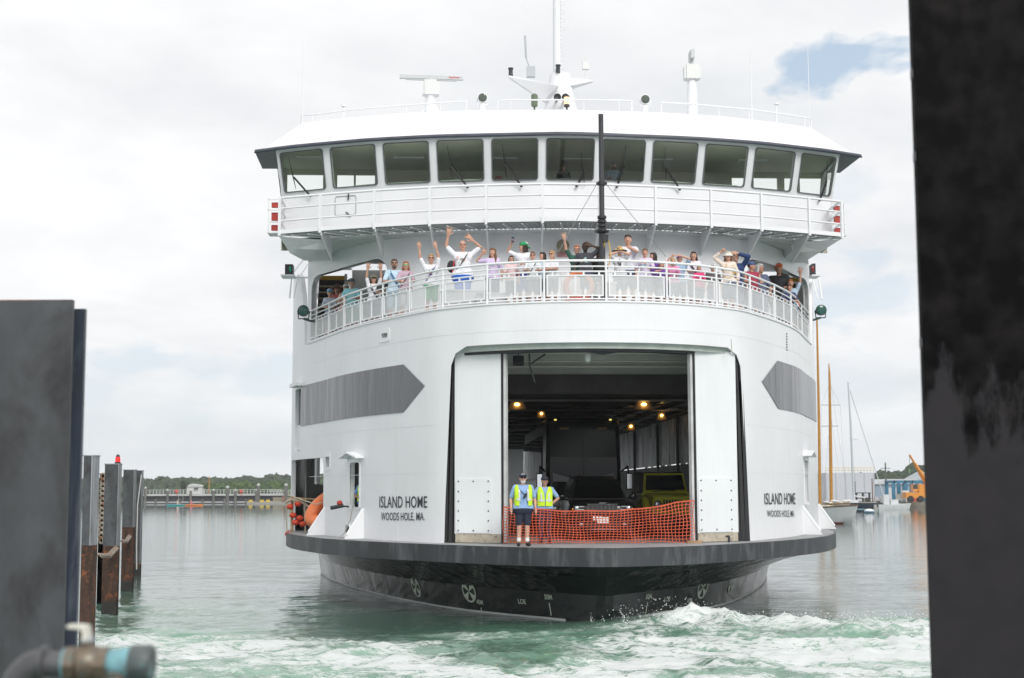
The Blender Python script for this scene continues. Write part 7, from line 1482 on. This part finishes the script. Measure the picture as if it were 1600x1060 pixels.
# ================================================================ HARBOUR, RIGHT
hl = [(1180, 756), (1300, 752), (1360, 746), (1385, 742), (1400, 744), (1415, 741), (1425, 735), (1440, 732), (1470, 734), (1600, 745), (1750, 748), (2000, 744), (2300, 750)]
pr2 = [(atY(x, y, 420).x, atY(x, y, 420).z) for x, y in hl]; hill('hill_right', [(x, z*.85) for x, z in pr2], 375, 45, LEAF)
k = MB()
for i in range(900):
    px = 1200+rr.random()*1080; Yt = 380+rr.random()*45; x = (px-800)/FPX*Yt; zt_ = float(np.interp(x*420/Yt, [a for a, b in pr2], [b for a, b in pr2])); r_ = 1.8+2*rr.random(); lump(k, (x, Yt, zt_*(.55+.45*(Yt-380)/45)-r_*.5), r_, i+5000, 8, 5); 
    if i % 2: leafy(k, (x, Yt, zt_*(.55+.45*(Yt-380)/45)-r_*.5), r_*1.15, r_, 14, .4, i+900)
tag(k.build('harbour_woods', LEAF, None, 70), 'dark green trees rising behind the harbour sheds at right', 'woods', kind='stuff')
Yh = 262.
k = MB(); x0, x1 = xq(1230, Yh), xq(2300, Yh); k.box(((x0+x1)/2, Yh+40, .1), (x1-x0, 80, 1.6)); k.box(((x0+x1)/2, Yh-.3, .35), (x1-x0, .6, 1.3)); tag(k.build('harbour_quay', mat('quay', (.20, .18, .15), .9, var=.4, vscale=.8)), kind='structure')
TANK = mat('tank_white', (.52, .55, .60), .5, var=.06, vscale=.3)
root = empty('storage_building', (xq(1288, 285), 285, .9), 0, 'large pale storage building with a yellow rail round its roof', 'building'); w = xq(1362, 285)-xq(1288, 285); h = atY(1330, 739, 285).z-.9
k = MB(); k.box((w/2, 6, h/2), (w, 12, h)); k.build('wall', TANK, root)
k = MB()
for i in range(6): k.box((w*i/5, -.03, h/2), (.25, .06, h))
k.build('pilaster', mat('pilaster_grey', (.42, .45, .5), .5), root)  # pilasters a darker grey-blue than the wall
k = MB(); 
for z in (.5, 1.0): k.tube([(0, .1, h+z), (w, .1, h+z)], .05, 5)
for i in range(16): k.tube([(w*i/15, .1, h), (w*i/15, .1, h+1)], .04, 5)
k.build('roof_railing', mat('rail_yellow', (.6, .5, .2), .5), root)
k = MB(); k.box((w*.58, -.08, h*.45), (.5, .05, h*.5)); k.build('downpipe', DARKM, root)
root = empty('shed', (xq(1364, 300), 300, .9), 0, 'low grey blue shed with a pale roof beside the storage building', 'shed'); w = xq(1425, 300)-xq(1364, 300); h = atY(1390, 757, 300).z-.9
k = MB(); k.box((w/2, 6, h/2), (w, 12, h)); k.build('wall', mat('shed_blue', (.25, .33, .42), .6), root); k = MB(); k.prism([(-.3, h), (w*.25, h+1.1), (w+.3, h+1.1), (w+.3, h)], -.4, 12.4, 'XZ'); k.build('roof', mat('shed_roof', (.5, .53, .55), .5), root); k = MB(); k.box((w*.4, -.05, h*.4), (w*.25, .1, h*.75)); k.build('door', mat('door_pale', (.55, .57, .6), .5), root)
root = empty('shed', (xq(1426, 310), 310, .9), 0, 'grey gabled shed behind the orange crane', 'shed'); w = xq(1480, 310)-xq(1426, 310); h = atY(1430, 753, 310).z-.9
k = MB(); k.box((w/2, 6, h/2), (w, 12, h)); k.build('wall', mat('shed_grey', (.33, .38, .42), .6), root); k = MB(); k.prism([(-.3, h), (w*.5, h+2.2), (w+.3, h)], -.4, 12.4, 'XZ'); k.build('roof', mat('shed_roof2', (.35, .4, .43), .5), root)
for pa, pb, lab in ((1392, 1411, 'blue steel boat lift frame standing open on the quay'), (1420, 1440, 'second blue boat lift frame, nearer the orange crane')):
    Y = 270.; x0 = xq(pa, Y); w = xq(pb, Y)-x0; h = atY(1400, 751, Y).z-.9; root = empty('boat_lift', (x0, Y, .9), 0, lab, 'boat lift', 'blue boat lift frames'); BL = mat('lift_blue', (.02, .16, .27), .5)
    for x in (0, w): 
        for y in (0, 5): k = MB(); k.box((x, y, h/2), (.6, .5, h)); k.build('leg', BL, root)
    k = MB(); k.box((w/2, 0, h-.25), (w, .5, .5)); k.box((w/2, 5, h-.25), (w, .5, .5)); k.box((0, 2.5, h-.2), (.4, 5, .4)); k.build('beam', BL, root)
# crane
Y = 256.; x0 = xq(1441, Y); root = empty('crane', (x0, Y, .9), 0, 'orange mobile crane with its boom raised at the quay edge', 'crane'); OR = mat('crane_orange', (.70, .27, .03), .45)
k = MB(); k.box((-1.0, 0, 1.3), (5.6, 2.6, 1.0)); k.build('chassis', OR, root); k = MB(); k.box((.2, 0, 2.5), (3.2, 2.4, 1.5)); k.box((-1.9, -.2, 2.6), (1.0, 1.6, 1.3)); k.build('upper_body', OR, root)
k = MB(); k.box((-2.0, -1.02, 2.8), (.8, .05, .8)); k.build('cab_window', INTD, root)
bt = atY(1421, 711, Y); bm_ = Vector((bt.x-x0, 0, bt.z-.9)); k = MB(); b0_ = Vector((.6, 0, 3.0)); d_ = bm_-b0_; 
for f0, f1, s_ in ((0, .45, .75), (.4, .72, .52), (.7, 1, .32)):
    p, q = b0_+d_*f0, b0_+d_*f1; k.tube([p, q], s_*.6, 4)
k.build('boom', OR, root); k = MB(); k.tube([bm_, bm_+Vector((-.1, 0, -2.5))], .04, 4); k.box(bm_+Vector((-.1, 0, -2.9)), (.35, .35, .8)); k.build('hook', mat('hook_green', (.1, .2, .1), .5), root)
for x in (-3, -1.2, .8): k = MB(); k.lathe([(.55, -1.4), (.6, -1.3), (.6, -.9), (.5, -.85)], 14, (x, 0, .6), axis='Y'); k.build('wheel', BLACK, root)
def line_px(pts, Y, r_, k): k.tube([tuple(atY(x, y, Y)) for x, y in pts], r_, 5)
k = MB(); b_ = atY(1385, 778, 275); t_ = atY(1385.5, 723, 275); k.tube([(0, 0, 0), (0, 0, t_.z-.9)], [.18, .13], 8); k.box((0, 0, t_.z-2), (1.8, .12, .12)); tag(k.build('utility_pole', mat('pole_green', (.10, .13, .10), .8), None, loc=(b_.x, 275, .9)), 'plain dark utility pole standing beside the shed', 'pole')
# sailing boats
def boat_hull(root, L_, B_, F_, mt_, y0=0, sheer=.35, stern=.55, name='hull', rz=0, deckm=None, draft=.3):
    k = MB(); rings = []; n = 15
    for i in range(n):
        t = i/(n-1); w_ = B_/2*(math.sin(math.pi*min(1, (t*.82+.18)))**.6 if t > 0 else .02) if True else 0
        w_ = B_/2*max(.02, (1-(1-t/.5)**2)**.6 if t < .5 else 1-(1-stern)*((t-.5)/.5)**2); h_ = F_*(1+sheer*(1-t)**2+.1*t*t); x = -L_*t
        xo = (1-t)**3*L_*.08; rings.append([(x+xo, -w_, h_), (x+xo*.5, -w_*.93, h_*.45), (x, -w_*.75, -draft*.2), (x, 0, -draft), (x, w_*.75, -draft*.2), (x+xo*.5, w_*.93, h_*.45), (x+xo, w_, h_)])
    k.loft(rings, closed=True); o = k.build(name, mt_, root, 35); return o, rings
# white schooner, bow toward the right and the camera
Y = 139.; x0 = xq(1326, Y); root = empty('sailboat', (x0, Y, 0), R(-62), 'white hulled wooden sailing boat with a varnished mast, moored close by the ferry', 'sailboat')
HW = mat('hull_white_boat', (.62, .64, .66), .3, var=.08, vscale=1); WOOD = mat('varnished_wood', (.45, .21, .03), .35, var=.15, vscale=2)
o, rings = boat_hull(root, 11, 3.0, 1.35, HW); k = MB()
for s_ in (0, -1): k.tube([r_[s_] for r_ in rings], .06, 6)
k.build('rubrail', mat('rail_brown', (.18, .09, .04), .5), o); k = MB(); k.loft([[(r_[0][0], r_[0][1]*.95, r_[0][2]-.08), (r_[6][0], r_[6][1]*.95, r_[6][2]-.08)] for r_ in rings], cap=False, closed=False); k.build('deck', mat('deck_tan', (.35, .28, .2), .7), root)
k = MB(); k.tube([r_[3] for r_ in rings][:6], .05); k.loft([[(r_[2][0], r_[2][1]*1.02, .0), (r_[1][0]*1.0, (r_[2][1]+r_[1][1])/2*1.01, .16)] for r_ in rings[1:]], cap=False, closed=False); k.build('red_boot', mat('boot_red', (.35, .05, .04), .5), root)
k = MB(); k.box((-5, 0, 1.55), (3, 1.4, .5)); k.box((-8.2, 0, 1.45), (1.6, 1.3, .35)); k.build('cabin', mat('cabin_cream', (.6, .55, .45), .5), root)
for i, (px, yt) in enumerate(((1299, 571), )):
    t_ = atY(1295.5, yt, Y+1.5); hM = t_.z
Minv = root.matrix_basis.inverted()
def wl(px, py, Y): return Minv @ atY(px, py, Y)
k = MB(); k.tube([wl(1299, 790, Y+2), wl(1297.5, 680, Y+2), wl(1296, 585, Y+2), wl(1295, 568, Y+2)], [.17, .16, .11, .04], 10); k.build('mast', WOOD, root, 40)
k = MB(); k.tube([wl(1283, 633, Y+2), wl(1313, 633, Y+2)], .045); k.tube([wl(1283, 666, Y+2), wl(1310, 666, Y+2)], .045); k.build('spreader', PAL, root)
k = MB()
for a, b in (((1296, 585), (1326, 788)), ((1296, 600), (1283, 633)), ((1283, 633), (1286, 790)), ((1296, 600), (1313, 633)), ((1313, 633), (1322, 790)), ((1297, 640), (1318, 790)), ((1297, 660), (1284, 790))): k.tube([wl(*a, Y+2), wl(*b, Y+1.5)], .016, 4)
k.build('rigging', mat('rig_grey', (.45, .46, .48), .5), root)
k = MB()
for i in range(7): t = i/6; k.ell(wl(1291+t*34, 785-t*1+2*math.sin(i*2), Y+1.2), (.42, .2, .13), 8, 6)
k.build('furled_sail', mat('sail_cream', (.70, .69, .66), .8), root)
k = MB(); k.tube([wl(1290, 788, Y+1.2), wl(1328, 786, Y-.5)], .07); k.build('boom', mat('boom_wood', (.3, .2, .1), .5), root)
# wooden mast that shows past the ferry's side
Y = 150.; q = atY(1280.5, 700, Y); k = MB(); k.tube([tuple(Vector(atY(1281.5, 800, Y))-q), tuple(Vector(atY(1279.5, 650, Y))-q), tuple(Vector(atY(1276.5, 500, Y))-q)], [.17, .15, .1], 8); root = empty('sailboat', (q.x, Y, q.z), 0, 'wooden boat mostly behind the ferry whose yellow mast rises along its side', 'sailboat'); k.build('mast', WOOD, root, 40)
k = MB(); rings = []
for t in np.linspace(0, 1, 9): w_ = 1.3*math.sin(math.pi*(.1+.85*t))**.6; rings.append([(-6+t*8.0-4.2, -w_, 1.2-q.z), (-6+t*8-4.2, -w_*.6, .1-q.z), (-6+t*8-4.2, 0, -.2-q.z), (-6+t*8-4.2, w_*.6, .1-q.z), (-6+t*8-4.2, w_, 1.2-q.z)])
k.loft(rings); k.build('hull', HW, root, 40)
# navy sloop
Y = 238.; x0 = xq(1326, Y); x1 = xq(1388.5, Y); root = empty('sailboat', (x1, Y, 0), 0, 'long navy blue sloop with a tall white mast lying along the quay', 'sailboat')
NV = mat('hull_navy', (.012, .025, .055), .2); o, rings = boat_hull(root, x1-x0, 3.6, .95, NV, sheer=.25, stern=.7); k = MB(); k.loft([[(r_[2][0], r_[2][1]*1.04, -.05), (r_[2][0], r_[2][1]*1.1, .22)] for r_ in rings[1:]], cap=False, closed=False); k.build('boot_stripe', mat('boot_paleblue', (.3, .45, .55), .5), root); k = MB(); k.loft([[(r_[0][0], r_[0][1]*.97, r_[0][2]+.02), (r_[6][0], r_[6][1]*.97, r_[6][2]+.02)] for r_ in rings], cap=False, closed=False); k.build('deck', mat('deck_pale', (.5, .48, .42), .7), root)
k = MB(); k.box((-7.2, 0, 1.3), (3, 1.6, .45)); k.build('cabin', HW, root)
def wl2(px, py, Y_=Y): q = atY(px, py, Y_); return (q.x-x1, Y_-Y, q.z)
k = MB(); k.tube([wl2(1334.5, 786), wl2(1329, 660), wl2(1325, 597.5)], [.2, .17, .1], 10); k.build('mast', mat('mast_alu', (.50, .53, .56), .35), root, 40)
k = MB(); k.tube([wl2(1328, 610), wl2(1384, 786)], .07, 6); k.tube([wl2(1326, 598), wl2(1337, 786)], .02, 4); k.tube([wl2(1334, 775), wl2(1352, 778)], .12, 8); k.tube([wl2(1328, 687), wl2(1340, 687)], .04, 4); k.build('rigging', mat('rig_pale', (.55, .58, .60), .5), root)
# little craft and gear on the quay
Y = 232.; root = empty('dinghy', (xq(1415, Y), Y, 0), 0, 'small white launch with a dark outboard tied near the quay', 'dinghy'); boat_hull(root, 5.0, 1.9, .75, HW); k = MB(); k.box((-2.4, 0, 1.1), (1.2, 1.1, 1.0)); k.build('console', HW, root); k = MB(); k.box((-4.9, 0, .9), (.5, .4, .9)); k.build('outboard', DARKM, root)
Y = 236.; root = empty('dinghy', (xq(1400, Y), Y, 0), 0, 'small grey skiff beside the bow of the navy sloop', 'dinghy'); boat_hull(root, 4.2, 1.8, .7, mat('skiff_grey', (.5, .5, .48), .5)); k = MB(); k.box((-2.2, 0, 1.6), (.9, 1, 1.6)); k.build('wheel_shelter', HW, root)
for px, py, r_, c, lab in ((1302.5, 812, .42, (.6, .7, .78), 'round pale mooring buoy with a blue band right beside the ferry'), (1358.5, 799, .55, (.5, .53, .57), 'pale mooring buoy on open water right of the white sailboat')):
    q = atZ(px, py+3, 0); root = empty('mooring_buoy', (q.x, q.y, 0), 0, lab, 'buoy'); k = MB(); k.ell((0, 0, r_*.35), (r_*1.35, r_*1.2, r_*.75), 16, 10); k.build('float', mat('buoy_white', (.72, .74, .75), .4), root, 60); k = MB(); k.lathe([(r_*1.3, r_*.12), (r_*1.37, r_*.3), (r_*1.3, r_*.48)], 20); k.build('band', mat('buoy_%d' % px, (.03, .12, .22), .4), root, 60)
for i, (px, pyt, c, lab) in enumerate(((1344, 778, (.03, .03, .03), 'dark frame trailer parked on the quay behind the navy sloop'), (1368, 781, (.45, .47, .5), 'pale boxes heaped on the quay right of the dark trailer'), (1432, 783, (.6, .08, .03), 'red cones and drums stacked at the foot of the crane'), (1414, 781, (.6, .6, .58), 'white boat stored ashore between the lift frames'))):
    Y = 264+i; b_ = xq(px, Y); zt_ = atY(px, pyt, Y).z-.9; root = None; k = MB()
    if i == 0:
        for x in (-1.2, 0, 1.2): k.box((x, 0, .8), (.15, 1, 1.6+.2)); 
        k.box((0, 0, 1.7), (2.8, 1.2, .15)); k.box((0, 0, .7), (2.8, 1.2, .15)); k.lathe([(.4, -.1), (.45, 0), (.4, .1)], 12, (.6, -.6, .4), axis='Y')
    elif i == 3: 
        rings = [[(x, -w_, h_), (x, 0, .3), (x, w_, h_)] for x, w_, h_ in ((-2.2, .7, 1.5), (-1, .9, 1.45), (1, .8, 1.5), (2.4, .05, 1.9))]; k.loft(rings); k.box((-.3, 0, .35), (.3, .6, .7)); k.box((-.5, 0, 1.8), (1.2, .9, .6))
    else:
        for j in range(5): k.box((rng.normal()*.9, rng.normal()*.4, .35+.3*(j % 2)), (.8, .7, .7), rz=rng.random())
    tag(k.build(('boat_trailer', 'cargo_boxes', 'traffic_drums', 'stored_boat')[i], mat('quayitem_%d' % i, c, .6), None, loc=(b_, Y, .9)), lab, ('trailer', 'boxes', 'drums', 'boat')[i])
k = MB(); k.tube([(0, 0, 0), (0, 0, atY(1350, 748, 266).z-.9)], .1, 6); tag(k.build('wooden_mast', mat('mast_dark', (.16, .08, .05), .6), None, loc=(xq(1359, 266), 266, .9)), 'short dark brown mast standing on the quay behind the navy sloop', 'mast')

# ================================================================ HAZE
if USE_HAZE:
    k = MB(); k.box((0, 335, 13.9), (900, 800, 30)); hz_ = k.build('haze', []); tag(hz_, 'thin pale summer haze over the harbour', 'haze', kind='stuff'); hm = bpy.data.materials.new('haze_air'); hm.use_nodes = True; hm.node_tree.nodes.clear()
    o_ = hm.node_tree.nodes.new('ShaderNodeOutputMaterial'); pv = hm.node_tree.nodes.new('ShaderNodeVolumePrincipled'); pv.inputs['Color'].default_value = (.98, .99, 1, 1); pv.inputs['Density'].default_value = .0003; pv.inputs['Anisotropy'].default_value = .2; hm.node_tree.links.new(pv.outputs[0], o_.inputs['Volume']); hz_.data.materials.append(hm)
